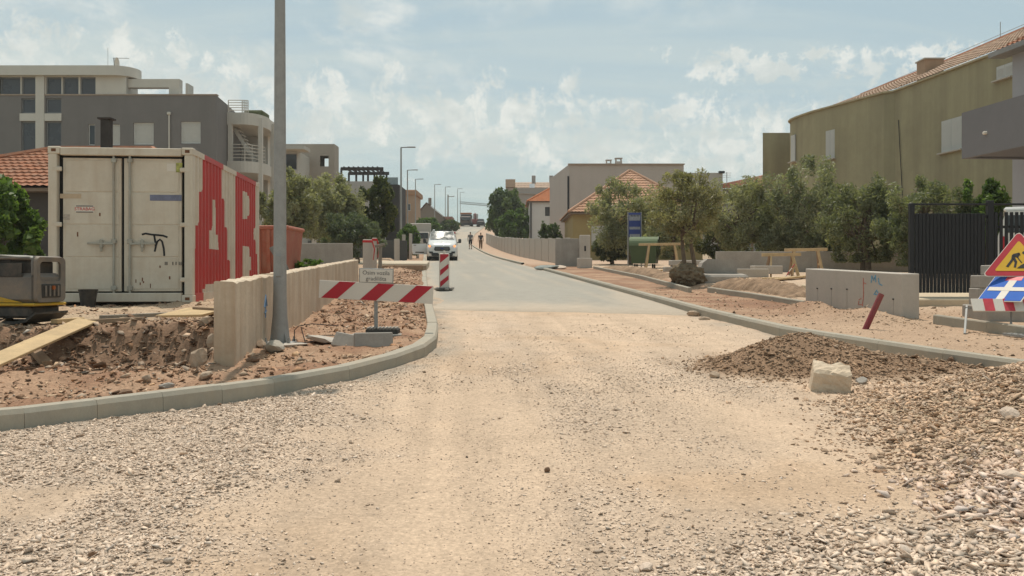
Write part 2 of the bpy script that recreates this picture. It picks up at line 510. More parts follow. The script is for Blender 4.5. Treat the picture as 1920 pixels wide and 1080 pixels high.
# heaps that lie on the gravel
HEAPS = [(3.15,9.75,.35,.75,.75),(4.35,9.55,.10,.7,.5),(2.5,9.35,.10,.5,.45)]
HEAP2 = [(5.0,6.3,.62,1.35,1.5),(4.1,7.2,.16,.9,.8),(3.9,4.7,.28,1.0,.8),(3.3,5.6,.09,.8,.8)]
def bump_sum(x, y, hs):
    t = 0
    for mx,my,mh,sx,sy in hs: t = t+mh*np.exp(-((x-mx)/sx)**2-((y-my)/sy)**2)
    return t
def heap_h(x, y, hs, seed): return bump_sum(x,y,hs)*(.85+.3*fbm(x*3,y*3,seed))-.035+(fbm(x*9,y*9,seed+5)-.5)*.02
def top(x, y):
    b = H(x, y)
    return b+np.maximum(np.maximum(heap_h(x,y,HEAPS,51), heap_h(x,y,HEAP2,61)), 0)

# colours (albedo)
C_SAND = np.array((.565,.42,.30)); C_SAND2 = np.array((.53,.365,.235)); C_GRAV = np.array((.54,.42,.32)); C_RED = np.array((.30,.17,.105))
C_REDL = np.array((.40,.255,.165)); C_GREYD = np.array((.34,.295,.24)); C_PLOT = np.array((.46,.345,.235)); C_FIELD = np.array((.30,.25,.16))
def zones(x, y):
    """(albedo, gravel 0..1, earth 0..1)"""
    wx = x+(fbm(x*.9,y*.9,71)-.5)*1.1; wy = y+(fbm(x*.9,y*.9,73)-.5)*1.2
    dl = XL(y)-x; dr = x-XR(y)
    # gravel: left field, right-hand patches
    gl = ss(-.35,-1.55, wx+.035*wy+.9*(fbm(x*3.5,y*3.5,74)-.5))
    gl = gl*(1-.85*ss(.55,.72, fbm(x*.75+3, y*1.1, 77))*ss(6.3,5.2,y))
    gl = np.maximum(gl, .34*ss(.38,.72,fbm((x+.09*y)*1.1,y*.13,79)+.25*(fbm(x*3,y*3,78)-.5))*ss(19,9,y)*ss(3.4,6.5,y))
    gr = ss(-.1,1.2,wx+.8*(fbm(x*3.5,y*3.5,75)-.5))*ss(5.3,4.0,wy+.25*wx)
    xs_ = np.interp(y, [3.5,4.5,7,12,17], [.8,.6,.42,-.1,-.5])
    gr = np.maximum(gr, .55*np.exp(-((wx-xs_)/.45)**2)*ss(.3,.6,fbm(x*2.2,y*.9,76)))
    gr = np.maximum(gr, ss(2.0,2.7,wx)*ss(7.5,6.2,wy))
    gr = np.maximum(gr, .5*ss(.7,1.7,wx)*ss(2.9,2.0,wx)*ss(6.8,8.6,wy)*ss(13,9.5,wy))
    g = np.clip(np.maximum(gl, gr), 0, 1)
    c = C_SAND*(1-g[:,None])+C_GRAV*g[:,None]
    t = ss(.5,.7,fbm(x*.6+9,y*.6,81))[:,None]*.55
    c = c*(1-t*(1-g[:,None]))+C_SAND2*t*(1-g[:,None])
    tw = vnoise((x+.075*y)*5.5,y*.22,301)*.6+vnoise((x+.06*y)*13,y*.5,303)*.4
    c = c*(.85+.28*tw)[:,None]
    # grey dust along the foot of the kerbs
    kd = np.maximum(ss(-.55,-.05,dl)*ss(.5,.2,dl), ss(-.6,-.1,dr)*ss(.5,.2,dr)*ss(11,13,y)*.8)[:,None]
    kd = kd*(.25+.55*ss(.35,.6,fbm(x*2,y*2,83)))[:,None]
    c = c*(1-kd)+C_GREYD*kd
    # earth behind the kerbs
    e = np.maximum(ss(.05,.15,dl), ss(.05,.15,dr))
    q = ss(.38,.62,fbm(x*1.6,y*1.6,85))[:,None]
    ec = C_RED*(1-q)+C_REDL*q
    pl = (np.where(x < XW(y), ss(0,.5,y-bank_y(x)-.1), 0)*(.55+.4*ss(.4,.6,fbm(x,y,87))))[:,None]
    ec = ec*(1-pl)+C_PLOT*pl
    cut = (np.exp(-((y-bank_y(x)+.12)/.42)**2)*ss(-2.8,-3.2,x)*(.55+.6*fbm(x*3,y*3,88)))[:,None].clip(0,1)
    ec = ec*(1-cut)+np.array((.19,.115,.072))*cut
    st = (ss(2.2,2.7,dr)*ss(14,17,y))[:,None]
    ec = ec*(1-st)+C_SAND*st*.95
    near_r = (ss(.1,.3,dr)*ss(17,13.5,y))[:,None]*.8
    ec = ec*(1-near_r)+np.array((.47,.335,.23))*near_r
    # darker red-brown stripes across the right-hand footway
    stripe = (ss(.55,.75,vnoise(x*.35,(y+x*.55)*1.25,89))*ss(.1,.3,dr)*ss(2.2,2.0,dr)*ss(15,18,y)*ss(44,38,y))[:,None]*.45
    ec = ec*(1-stripe)+np.array((.23,.13,.085))*stripe
    ft = (ss(.1,.3,dr)*ss(44,50,y))[:,None]*.9
    ec = ec*(1-ft)+np.array((.50,.355,.255))*ft
    ftl = (ss(.1,.3,dl)*ss(30,40,y)*ss(3.5,3,dl))[:,None]*.5
    ec = ec*(1-ftl)+np.array((.45,.30,.20))*ftl
    c = c*(1-e[:,None])+ec*e[:,None]
    far = ss(12, 30, np.abs(x+.09*y))[:,None]
    c = c*(1-far)+C_FIELD*far
    return c, g*(1-e), e

def axis(segs):
    out = []
    for a, b, d in segs:
        n = max(1, int(round((b-a)/d)))
        out += [a+(b-a)*i/n for i in range(n)]
    out.append(segs[-1][1])
    return np.array(out)
gx = axis([(-2600,-300,460),(-300,-60,24),(-60,-16,2.2),(-16,-7,.3),(-7,-4,.06),(-4,5.5,.05),(5.5,8,.08),(8,16,.4),(16,60,2.4),(60,300,24),(300,2600,460)])
gy = axis([(-60,-4,8),(-4,2.6,.6),(2.6,11,.05),(11,16,.08),(16,26,.16),(26,48,.4),(48,120,1.6),(120,260,3.5),(260,600,34),(600,4000,340)])
X, Y = np.meshgrid(gx, gy)
xf, yf = X.ravel(), Y.ravel()
zf = H(xf, yf)
zc, zg, ze = zones(xf, yf)
nx, ny = len(gx), len(gy)
ii = (np.arange(ny-1)[:,None]*nx+np.arange(nx-1)[None,:]).ravel()
GF = np.stack([ii, ii+1, ii+nx+1, ii+nx], 1)
M_GROUND = attr_mat('gravel_and_earth', 'zone', bump=.55, bscale=26, grain=.2, gscale=34, chips='grav')
ground = struct(link(bpy.data.objects.new('ground', np_mesh('ground', np.stack([xf,yf,zf],1), GF, M_GROUND, {'zone': zc, 'grav': np.clip(.45+.55*zg+.2*ze, 0, 1)}, True))))

# asphalt laid from 17 m on, with a ragged cut edge
ya = np.concatenate([np.linspace(0,1,16), np.linspace(1,1,1)])
def asphalt():
    us = np.linspace(0, 1, 57)
    ys = axis([(16,24,.12),(24,40,.35),(40,70,1),(70,250,4)])[1:]
    V, F = [], []
    def row(y, first=False):
        for k, u in enumerate(us):
            yy = y+(17.55-1.25*u+.16*(fbm(np.array([u*9.]),np.array([3.]),91)[0]-.5)-y if first else 0)
            a, b = XL(yy)+.005, XR(yy)-.005
            x = a+(b-a)*u
            V.append((x, yy, float(S(yy))+(.012 if first else .018+.016*min(1,(yy-17)/3))+.012*(1-(2*u-1)**2)))
    row(0, True)
    for y in ys:
        if y > 17.9: row(y)
    n = len(us); r = len(V)//n
    for i in range(r-1):
        for k in range(n-1): F.append((i*n+k, i*n+k+1, (i+1)*n+k+1, (i+1)*n+k))
    o = len(V)
    for k in range(n):
        x, y, z = V[k]; V.append((x, y-.05, z-.05))
    for k in range(n-1): F.append((o+k, o+k+1, k+1, k))
    V = np.array(V); vx, vy = V[:,0], V[:,1]
    uu = (vx-XL(vy))/(XR(vy)-XL(vy))
    c = np.array((.335,.31,.265))*(1+.16*(fbm(vx*.7,vy*.18,201)-.5))[:,None]
    edge = 17.55-1.25*uu
    dust = ss(3.2,0,vy-edge+1.6*(fbm(vx*2.2,vy*1.1,203)-.5))*.85
    dust = np.maximum(dust, .55*ss(.54,.68,fbm(vx*.35,vy*.07,205)))
    dust = np.maximum(dust, .6*np.maximum(ss(.10,.0,uu), ss(.90,1.0,uu))*ss(.35,.6,fbm(vx*1.2,vy*.4,207)))
    for tr in (.30,.44,.66,.80):
        dust = np.maximum(dust, .30*np.exp(-((uu-tr-.015*np.sin(vy*.11))/.035)**2)*ss(.3,.6,fbm(vx*.8,vy*.15,209)))
    c = c*(1-dust[:,None])+np.array((.50,.405,.31))*dust[:,None]
    me = np_mesh('road', V, np.array(F), attr_mat('dusty_asphalt', 'zone', bump=.3, bscale=110, grain=.14, gscale=60), {'zone': c}, smooth=True)
    return struct(link(bpy.data.objects.new('road', me)))
asphalt()

# ------------------------------------------------------------------ kerbs, stone by stone
def kerb_mesh(w=.16, h=.145, depth=.16, ch=.022):
    # x along (unit length), y to the back, z up; y = 0 is the road face
    prof = [(0,-depth),(0,h-ch*1.6),(ch,h),(w-.008,h),(w,h-.008),(w,-depth)]
    V = [(x, y, z) for x in (-.5,.5) for y, z in prof]
    n = len(prof)
    F = [tuple(range(n)), tuple(range(2*n-1, n-1, -1))]+[(i, n+i, n+(i+1)%n, (i+1)%n) for i in range(n)]
    return MB().add(V, F).mesh('kerb_stone', M_KERB)
KM = kerb_mesh()
KM_IN = kerb_mesh(.09, .14, .12, .01)
def walk(pts, step):
    """cut a polyline into chords of about step(p) metres"""
    pts = [Vector((p[0], p[1], 0)) for p in pts]
    out = [pts[0]]; i = 0; cur = pts[0].copy()
    while i < len(pts)-1:
        need = step(cur); 
        while i < len(pts)-1 and (pts[i+1]-cur).length < need:
            need -= (pts[i+1]-cur).length; cur = pts[i+1].copy(); i += 1
        if i < len(pts)-1:
            cur = cur+(pts[i+1]-cur).normalized()*need
        out.append(cur.copy())
    return out
rk = random.Random(4)
def kerb(name, pts, back, mesh=KM, step=lambda p: 1.0, dz=0.0, base=S):
    """back = +1 when the footway lies on the left hand of the walking direction"""
    root = struct(link(bpy.data.objects.new(name, None)))
    cs = walk(pts, step)
    for a, b in zip(cs[:-1], cs[1:]):
        d = b-a
        if d.length < .15: continue
        o = bpy.data.objects.new('kerb_stone', mesh)
        link(o, root)
        m = (a+b)/2
        o.location = (m.x, m.y, float(base(m.y))+dz+rk.uniform(-.003,.003))
        slope = math.atan2(float(base(b.y))-float(base(a.y)), d.length)
        an = math.atan2(d.y, d.x)
        if back < 0:
            o.rotation_euler = (0, slope, an+math.pi); 
        else:
            o.rotation_euler = (0, -slope, an)
        o.scale = ((d.length-.003), 1, 1)
    return root
lk = [(float(XL(y)), y) for y in list(np.arange(3.4, 13, .12))+list(np.arange(13, 46, 1))+[46]]
kl = kerb('kerb_left', lk, +1, step=lambda p: .5 if p.y < 7.6 else (.95 if p.y < 14 else 1.0))
rkp = [(float(XR(y)), y) for y in list(np.arange(6.0, 13, .12))+list(np.arange(13, 39.5, 1))+[39.6]]
kr = kerb('kerb_right', rkp, -1)
def kerb_strip(fn, side, y0, y1, parent):
    mb = MB(); ys = np.arange(y0, y1+.1, 4.0); V = []; F = []
    for y in ys:
        x = float(fn(y)); z = float(S(y))
        V += [(x, y, z-.1), (x, y, z+.14), (x+side*.16, y, z+.14), (x+side*.16, y, z-.1)]
    for i in range(len(ys)-1):
        for k in range(3):
            q = (i*4+k, i*4+k+1, (i+1)*4+k+1, (i+1)*4+k)
            F.append(q if side < 0 else q[::-1])
    mb.add(V, F); return mb.build('kerb_run', M_KERB, parent)
kerb_strip(XL, -1, 46, 222, kl)
kerb_strip(XR, 1, 49, 222, kr)
# inner edging kerbs on the right-hand footway
def on_ground(u, v, lift=.12):
    D = (EYE-lift)/((v-HOR)/FPX+.035); return (PX(u, D), D)
kerb('edging_kerb_far', [on_ground(1290,546), on_ground(1200,521), on_ground(1112,503)], -1, KM_IN, dz=.07)
kerb('edging_kerb_middle', [on_ground(1520,576), on_ground(1420,559), on_ground(1326,545)], -1, KM_IN, dz=.07)
kerb('edging_kerb_near', [(7.4,8.6),(6.75,11.2),(6.36,13.7)], -1, KM_IN, dz=.09)

# ------------------------------------------------------------------ loose stones
rng_ = np.random.default_rng(7)
def stone_shapes(n, seed):
    out = []
    r = np.random.default_rng(seed)
    for _ in range(n):
        bm = bmesh.new()
        for k in range(8):
            d = r.normal(size=3); d /= np.linalg.norm(d)
            d *= np.array((1, .8, .38))*r.uniform(.8, 1.05)
            bm.verts.new(d)
        res = bmesh.ops.convex_hull(bm, input=bm.verts)
        bmesh.ops.delete(bm, geom=[g for g in res['geom_interior'] if isinstance(g, bmesh.types.BMVert)], context='VERTS')
        bmesh.ops.triangulate(bm, faces=bm.faces)
        bm.verts.index_update()
        out.append((np.array([v.co[:] for v in bm.verts]), np.array([[v.index for v in f.verts] for f in bm.faces])))
        bm.free()
    return out
SHAPES = stone_shapes(14, 3)
M_STONES = attr_mat('stone_chips', 'tint', rough=.92, bump=.15, bscale=90, grain=.16, gscale=60)
def scatter(name, xs, ys, size, cols, zfn, sink=.28, up=None):
    """one mesh of individual stones, size = array of half lengths"""
    n = len(xs); zs = zfn(xs, ys)
    sh = rng_.integers(0, len(SHAPES), n)
    Vs, Fs, Cs = [], [], []; off = 0
    yaw = rng_.uniform(0, 6.283, n); tl = rng_.normal(0, .35, (n, 2))
    for k, (sv, sf) in enumerate(SHAPES):
        I = np.nonzero(sh == k)[0]
        if not len(I): continue
        sc = size[I][:,None,None]*sv[None]*rng_.uniform(.8,1.25,(len(I),1,3))
        c, s = np.cos(yaw[I])[:,None], np.sin(yaw[I])[:,None]
        x, y, z = sc[...,0], sc[...,1], sc[...,2]
        z = z+x*tl[I,0][:,None]+y*tl[I,1][:,None]
        x, y = x*c-y*s, x*s+y*c
        P3 = np.stack([x+xs[I][:,None], y+ys[I][:,None], z+zs[I][:,None]+size[I][:,None]*(.45-sink)], -1)
        m = len(sv)
        Vs.append(P3.reshape(-1,3)); Cs.append(np.repeat(cols[I], m, 0))
        Fs.append((sf[None]+(np.arange(len(I))*m)[:,None,None]+off).reshape(-1,3)); off += len(I)*m
    me = np_mesh(name, np.concatenate(Vs), np.concatenate(Fs), M_STONES, {'tint': np.concatenate(Cs)})
    return bpy.data.objects.new(name, me)
def tint(n, base, spread=.22, warm=.06):
    v = np.clip(rng_.normal(1, spread, n), .45, 1.55)[:,None]
    w = rng_.normal(0, warm, n)[:,None]*np.array((1,.1,-1))
    c = np.array(base)*v*(1+w)
    return np.maximum(c*np.minimum(1, .82/c.max(1))[:,None], .02)
def cand(n, x0, x1, y0, y1, py=1.0):
    return rng_.uniform(x0, x1, n), y0+(y1-y0)*rng_.uniform(0, 1, n)**py

# 1. gravel of the roadway
xs, ys = cand(270000, -6.5, 4.5, 3.2, 10.5, 1.35)
inr = (xs > XL(ys)+.03) & (xs < XR(ys)-.03) & (xs > -(ys+.6)*.62) & (xs < (ys+.6)*.62)
xs, ys = xs[inr], ys[inr]
_, g, _ = zones(xs, ys)
keep = rng_.uniform(0,1,len(xs)) < (g**1.3*.95+.016)
xs, ys, g = xs[keep], ys[keep], g[keep]
sz = np.exp(rng_.normal(np.log(.0082), .46, len(xs)))*(.75+.35*g)
right = ss(.6,1.8,xs)*ss(5.6,4.4,ys)
sz = np.clip(sz*(1+1.0*right), .005, .045)
tc_ = tint(len(xs), (.66,.52,.405), .14, .02)
lone = g < .15
tc_[lone] *= rng_.uniform(.6,1.05,(lone.sum(),1)); sz[lone] *= .85
tag(link(scatter('gravel', xs, ys, sz, tc_, H)), 'pale crushed stone spread over the roadway', 'gravel', kind='stuff')
# fine grit bedded all over the compacted sand
xs, ys = cand(90000, -3.5, 4.0, 3.3, 11, 1.5)
inr = (xs > XL(ys)+.05) & (xs < XR(ys)-.05) & (np.abs(xs) < (ys+.6)*.62); xs, ys = xs[inr], ys[inr]
keep = rng_.uniform(0,1,len(xs)) < .25+.75*ss(.4,.65,fbm((xs+.07*ys)*2.2,ys*.5,401)); xs, ys = xs[keep], ys[keep]
tag(link(scatter('grit', xs, ys, np.clip(np.exp(rng_.normal(np.log(.0042),.4,len(xs))),.002,.011), tint(len(xs),(.52,.40,.31),.24,.02), H, .35)), 'fine grit bedded in the compacted sand of the junction', 'gravel', kind='stuff')
# 2. small far chips
xs, ys = cand(42000, -3, 5, 8, 18, 1.2)
inr = (xs > XL(ys)+.02) & (xs < XR(ys)-.02) & (ys < 17.2-.25*(xs-XL(ys)))
xs, ys = xs[inr], ys[inr]
keep = rng_.uniform(0,1,len(xs)) < .10+.4*ss(.5,.65,fbm(xs*.9,ys*.7,97))
xs, ys = xs[keep], ys[keep]
tag(link(scatter('gravel_chips', xs, ys, np.clip(np.exp(rng_.normal(np.log(.0085),.4,len(xs))),.005,.03), tint(len(xs),(.54,.42,.32),.2,.03), H)), 'fine stone chips over the compacted sand before the asphalt', 'gravel', kind='stuff')
# 3. broken earth and stones behind the left kerb
xs, ys = cand(76000, -7.2, -.9, 4.6, 24, 1.35)
inr = (xs < XL(ys)-.17) & (xs > -(ys+.5)*.62)
xs, ys = xs[inr], ys[inr]
keep = rng_.uniform(0,1,len(xs)) < np.where(ys < bank_y(xs)+.4, .5, .26)*(.4+ss(.35,.65,fbm(xs*1.4,ys*1.4,99)))
xs, ys = xs[keep], ys[keep]
q = rng_.uniform(0,1,(len(xs),1))
tc_ = tint(len(xs),(.33,.20,.125),.25)*(q<.55)+tint(len(xs),(.47,.34,.235),.2)*(q>=.55)
sz = np.clip(np.exp(rng_.normal(np.log(.0125),.62,len(xs))),.005,.085)
tag(link(scatter('earth_rubble', xs, ys, sz, tc_, H)), 'reddish broken earth and stones behind the curved kerb', 'rubble', kind='stuff')
# larger clods and stones tumbled down the cut bank, and over the left footway farther on
n_ = 1500; xs = rng_.uniform(-6.6,-2.95,n_); ys = bank_y(xs)+rng_.normal(-.25,.42,n_)
ok = (xs < XW(ys)-.05) | (ys < 9.0); ok &= xs < XL(ys)-.3; xs, ys = xs[ok], ys[ok]; n_ = len(xs)
q = rng_.uniform(0,1,(n_,1)); tc_ = tint(n_,(.24,.145,.09),.25)*(q<.7)+tint(n_,(.45,.33,.235),.2)*(q>=.7)
tag(link(scatter('bank_clods', xs, ys, np.clip(np.exp(rng_.normal(np.log(.028),.5,n_)),.01,.10), tc_, H, .15)), 'clods of earth and stones lying on the cut bank', 'rubble', kind='stuff')
xs, ys = cand(16000, -6, -1, 13, 40); ok = (xs < XL(ys)-.2) & (xs > XW(ys)+.12); xs, ys = xs[ok], ys[ok]; n_ = len(xs)
q = rng_.uniform(0,1,(n_,1)); tc_ = tint(n_,(.28,.165,.10),.25)*(q<.6)+tint(n_,(.45,.33,.235),.2)*(q>=.6)
tag(link(scatter('footway_clods', xs, ys, np.clip(np.exp(rng_.normal(np.log(.022),.55,n_)),.008,.09), tc_, H, .15)), 'reddish clods over the left footway behind the barrier', 'rubble', kind='stuff')
# 4. right-hand footway
xs, ys = cand(26000, 2.5, 9.5, 8, 24, 1.0)
inr = (xs > XR(ys)+.17) & (xs < (ys+.5)*.62)
xs, ys = xs[inr], ys[inr]
ex = np.exp(-((xs-5.25)/.42)**2-((ys-15.8)/1.1)**2)+np.exp(-((xs-5.8)/.45)**2-((ys-14.5)/.8)**2)
keep = rng_.uniform(0,1,len(xs)) < .2+.9*ex+.35*ss(.6,.7,fbm(xs*1.2,ys*1.2,103))
xs, ys = xs[keep], ys[keep]
tag(link(scatter('footway_rubble', xs, ys, np.clip(np.exp(rng_.normal(np.log(.014),.5,len(xs))),.005,.07), tint(len(xs),(.44,.31,.21),.25), H)), 'clods and stones on the bare right footway', 'rubble', kind='stuff')

# heaps: a mound of earth under a skin of stones
def heap(name, hs, box, seed, label, n, base, col, sz0, szv, dens):
    x0,x1,y0,y1 = box
    ax = np.linspace(x0,x1,int((x1-x0)/.05)); ay = np.linspace(y0,y1,int((y1-y0)/.05))
    A, B = np.meshgrid(ax, ay); a, b = A.ravel(), B.ravel()
    z = H(a,b)+heap_h(a,b,hs,seed)
    k = len(ax); i0 = (np.arange(len(ay)-1)[:,None]*k+np.arange(k-1)[None,:]).ravel()
    up = heap_h(a,b,hs,seed) > -.022
    F = np.stack([i0,i0+1,i0+k+1,i0+k],1)
    F = F[up[F].any(1)]
    used = np.unique(F); rem = -np.ones(len(a), int); rem[used] = np.arange(len(used))
    v = fbm(a*2,b*2,seed+9)[:,None]
    cc = np.array(base)*(.8+.4*v)
    w_ = ss(-.02,.05,heap_h(a,b,hs,seed))[:,None]; cc = cc*w_+zones(a,b)[0]*(1-w_)
    root = thing(name, label, 'gravel heap', (0,0,0))
    link(bpy.data.objects.new('earth', np_mesh('earth', np.stack([a,b,z],1)[used], rem[F], M_GROUND, {'zone': cc[used]}, True)), root)
    xs, ys = cand(n, x0, x1, y0, y1)
    hh = heap_h(xs,ys,hs,seed)
    keep = (rng_.uniform(0,1,len(xs)) < ss(-.035,.05,hh)*dens) & (xs < (ys+2.6)*.62)
    xs, ys = xs[keep], ys[keep]
    sz = np.clip(np.exp(rng_.normal(np.log(sz0),szv,len(xs))),.006,.07)
    if hs is HEAP2: sz = np.clip(sz*(1+.7*ss(5.4,4.2,ys)), .006, .055)
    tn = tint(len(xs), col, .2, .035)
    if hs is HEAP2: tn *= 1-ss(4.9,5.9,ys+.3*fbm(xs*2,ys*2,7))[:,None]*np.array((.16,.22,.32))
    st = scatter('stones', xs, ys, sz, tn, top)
    tag(link(st, root), kind='stuff')
    return root
heap('gravel_heap', HEAPS, (1.4,5.4,8.3,11.2), 51, 'low heap of dark brown earthy gravel against the right kerb', 26000, (.27,.17,.105), (.36,.24,.155), .0125, .5, .8)
heap('gravel_heap', HEAP2, (1.6,6.6,3.2,8.6), 61, 'large heap of crushed limestone at the right edge of the picture', 105000, (.42,.32,.22), (.68,.52,.415), .0140, .48, .95)

# single stones one can point at
def rock(label, loc, size, seed, col=None, name='stone', group=None, parent=None, sub=2, rz=0.0):
    r = random.Random(seed)
    bm = bmesh.new()
    bmesh.ops.create_icosphere(bm, subdivisions=sub, radius=1)
    pl = [(Vector((r.gauss(0,1),r.gauss(0,1),r.gauss(0,1))).normalized(), r.uniform(.55,.85)) for _ in range(9)]
    for v in bm.verts:
        for n, d in pl:
            k = v.co.dot(n)
            if k > d: v.co -= n*(k-d)
        v.co *= 1+r.uniform(-.03,.03)
        v.co = Vector((v.co.x*size[0], v.co.y*size[1], v.co.z*size[2]))
    me = bpy.data.meshes.new(name); bm.to_mesh(me); bm.free(); me.materials.append(col or M_STONE)
    o = bpy.data.objects.new(name, me); link(o, parent, loc, (r.uniform(-.2,.2), r.uniform(-.2,.2), rz or r.uniform(0,6)))
    if parent is None: tag(o, label, 'stone', group)
    return o
# ------------------------------------------------------------------ site container
def inside(px, py, poly):
    c = False; n = len(poly); j = n-1
    for i in range(n):
        xi, yi = poly[i]; xj, yj = poly[j]
        if (yi > py) != (yj > py) and px < (xj-xi)*(py-yi)/(yj-yi)+xi: c = not c
        j = i
    return c
def container():
    A = [(.84,2.7),(.82,2.02),(.55,1.88),(.52,1.42),(.33,1.29),(.15,.78),(.08,.17),(.05,-.05),(.70,-.05),(.72,.05),(.94,.29),(2.1,.29),(2.35,-.05),(3.1,-.05),(3.02,.3),(2.97,.7),(2.82,.77),(2.77,1.32),(2.58,1.4),(2.53,1.84),(2.34,1.93),(2.32,2.7)]
    AH = [(1.51,1.84),(1.67,1.84),(1.72,1.37),(1.85,1.21),(1.94,.94),(1.22,.93),(1.22,1.22),(1.38,1.29),(1.46,1.39)]
    B = [(3.56,2.7),(3.54,-.05),(5.85,-.05),(5.91,.39),(5.9,.63),(5.78,1.13),(5.51,1.3),(5.39,1.39),(5.64,1.55),(5.66,2.7)]
    B1 = [(4.3,2.24),(4.71,2.26),(4.95,2.11),(4.95,1.81),(4.71,1.68),(4.3,1.64)]
    B2 = [(4.3,1.06),(4.83,1.07),(5.07,.93),(5.13,.57),(4.89,.42),(4.24,.41)]
    def red(s, z): return (inside(s,z,A) and not inside(s,z,AH)) or (inside(s,z,B) and not inside(s,z,B1) and not inside(s,z,B2))
    W, Ln, Hh = 2.33, 6.06, 2.59
    mw = mat('container_cream', (.60,.535,.435), .6, .05, 1.5, bump=.05, bscale=20, dirt=(.42,.31,.21), dirt_amt=.28, dirt_scale=2.6, streak=(.40,.27,.17), streak_amt=.32)
    mr = mat('container_red', (.46,.055,.05), .55, .06, 2, bump=.05, dirt=(.34,.10,.08), dirt_amt=.4, dirt_scale=3)
    mrust = mat('rust', (.16,.07,.035), .9, .3, 9, bump=.3)
    root = thing('site_container', 'cream steel site container with large red letters on its side', 'container', (-5.35,15.2,.84), R(5.37))
    # frame
    for nm, x, y in (('corner_post',-.07,.07),('corner_post',-W+.07,.07),('corner_post',-.07,Ln-.07),('corner_post',-W+.07,Ln-.07)):
        MB().box((x,y,Hh/2), (.14,.14,Hh-.24), .012).build(nm, mw, root)
    for x in (-.09,-W+.09):
        for y in (.085,Ln-.085):
            for z in (.06,Hh-.06):
                c = MB().box((x,y,z), (.19,.18,.125), .012).build('corner_casting', mw, root)
                s = -1 if y < 1 else 1
                MB().box((x,y+s*.091,z), (.075,.006,.05), .002).build('socket', mrust, c)
    MB().box((-W/2,.07,Hh-.075), (W-.38,.13,.13), .01).build('door_header', mw, root)
    MB().box((-W/2,.07,.085), (W-.38,.13,.15), .01).build('door_sill', mw, root)
    # side rails, painted with the letters
    for side, (z0, z1) in ((0,(.0,.15)),(0,(Hh-.10,Hh-.005)),(-1,(.0,.15)),(-1,(Hh-.10,Hh-.005))):
        mb = MB(); k = 80
        for i in range(k):
            s0 = .18+(Ln-.36)*i/k; s1 = .18+(Ln-.36)*(i+1)/k; sm = (s0+s1)/2
            if True:
                x0, x1 = (-.075,-.004) if side == 0 else (-W+.004,-W+.075)
                V = [(x,y,z) for x in (x0,x1) for y in (s0,s1) for z in (z0,z1)]
                F = [(0,1,3,2),(4,6,7,5),(0,2,6,4),(1,5,7,3)]
                if i == 0: F.append((0,4,5,1))
                if i == k-1: F.append((2,3,7,6))
                mb.add(V, F, 1 if side == 0 and red(sm, (z0+z1)/2) else 0)
        mb.build('side_rail', [mw,mr], root)
    # corrugated sides
    for side in (0,-1):
        ss_, off = [.14], [.012]; s = .14; pitch = .2485
        while s < Ln-.15:
            for d, o in ((.035,.012),(.035,.012),(.054,.05),(.035,.05),(.035,.05),(.0545,.012)):
                s += d; ss_.append(s); off.append(o)
        ss_ = [min(q, Ln-.14) for q in ss_]
        zs = np.linspace(.15, Hh-.10, 118 if side == 0 else 3)
        mb = MB(); n = len(ss_)
        xb = lambda o: -o if side == 0 else -W+o
        V = [(xb(off[i]), ss_[i], z) for z in zs for i in range(n)]
        mb.v = V
        for j in range(len(zs)-1):
            zm = (zs[j]+zs[j+1])/2
            for i in range(n-1):
                q = (j*n+i, j*n+i+1, (j+1)*n+i+1, (j+1)*n+i)
                mb.f.append(q if side == 0 else q[::-1])
                mb.m.append(1 if side == 0 and red((ss_[i]+ss_[i+1])/2, zm) else 0)
        mb.build('corrugated_side', [mw,mr], root)
    MB().box((-W/2,Ln/2,Hh-.03), (W-.16,Ln-.2,.03)).build('roof', mw, root)
    MB().box((-W/2,Ln-.05,Hh/2), (W-.3,.05,Hh-.26)).build('end_wall', mw, root)
    MB().box((-W/2,Ln/2,.10), (W-.2,Ln-.2,.06)).build('floor', M_WOOD_OLD, root)
    MB().box((-W/2,.16,Hh/2), (W-.26,.02,Hh-.3)).build('door_seal', M_BLACK, root)
    md = mat('galvanised_rod', (.36,.35,.30), .55, .1, 6, metal=.2, bump=.03, dirt=(.3,.2,.13), dirt_amt=.4)
    zb, zt = .185, Hh-.175
    for sgn, x0, x1 in ((-1,-W+.205,-W/2-.022),(1,-W/2+.022,-.205)):
        d = MB().box(((x0+x1)/2,.115,(zb+zt)/2), (x1-x0,.05,zt-zb), .006).build('door', mw, root)
        # four pressed panels
        for k in range(4):
            h = (zt-zb-.06)/4; z = zb+.03+h*(k+.5)
            MB().box(((x0+x1)/2,.088,z), (x1-x0-.09,.012,h-.022), .005).build('pressed_panel', mw, d)
        xr = -W/2+sgn*.13
        rod = MB().tube([(xr,.045,.03),(xr,.045,Hh-.05)], .019, 10).build('lock_rod', md, d, True)
        for z in (.10,.24,1.02,Hh-.22,Hh-.10): MB().box((xr,.05,z), (.085,.05,.075), .01).build('rod_bracket', md, d)
        hz = .98
        hd = MB(); hd.bar((xr,.03,hz), (xr+sgn*.42,.025,hz+.005), .018, .035, .006); hd.box((xr+sgn*.20,.045,hz), (.05,.05,.15), .012); hd.box((xr+sgn*.20,.04,hz-.1),(.035,.03,.06),.008)
        hd.build('handle', md, d)
        xh = -W+.11 if sgn < 0 else -.11
        for z in (.38,1.30,2.22):
            MB().box((xh-sgn*.02,.02,z), (.17,.045,.075), .012).build('hinge', mw, d)
    def card(name, x, z, w, h, m, y=.080, tp=root): return MB().box((x,y,z), (w,.003,h)).build(name, m, tp)
    # plates, stickers and the black painted scrawl on the doors
    def U(u): return (u-364)/268.0*W
    def Vv(v): return (567-v)/289.0*Hh
    p = card('name_plate', U(160), Vv(393), .30, .125, M_WHITE, .0795)
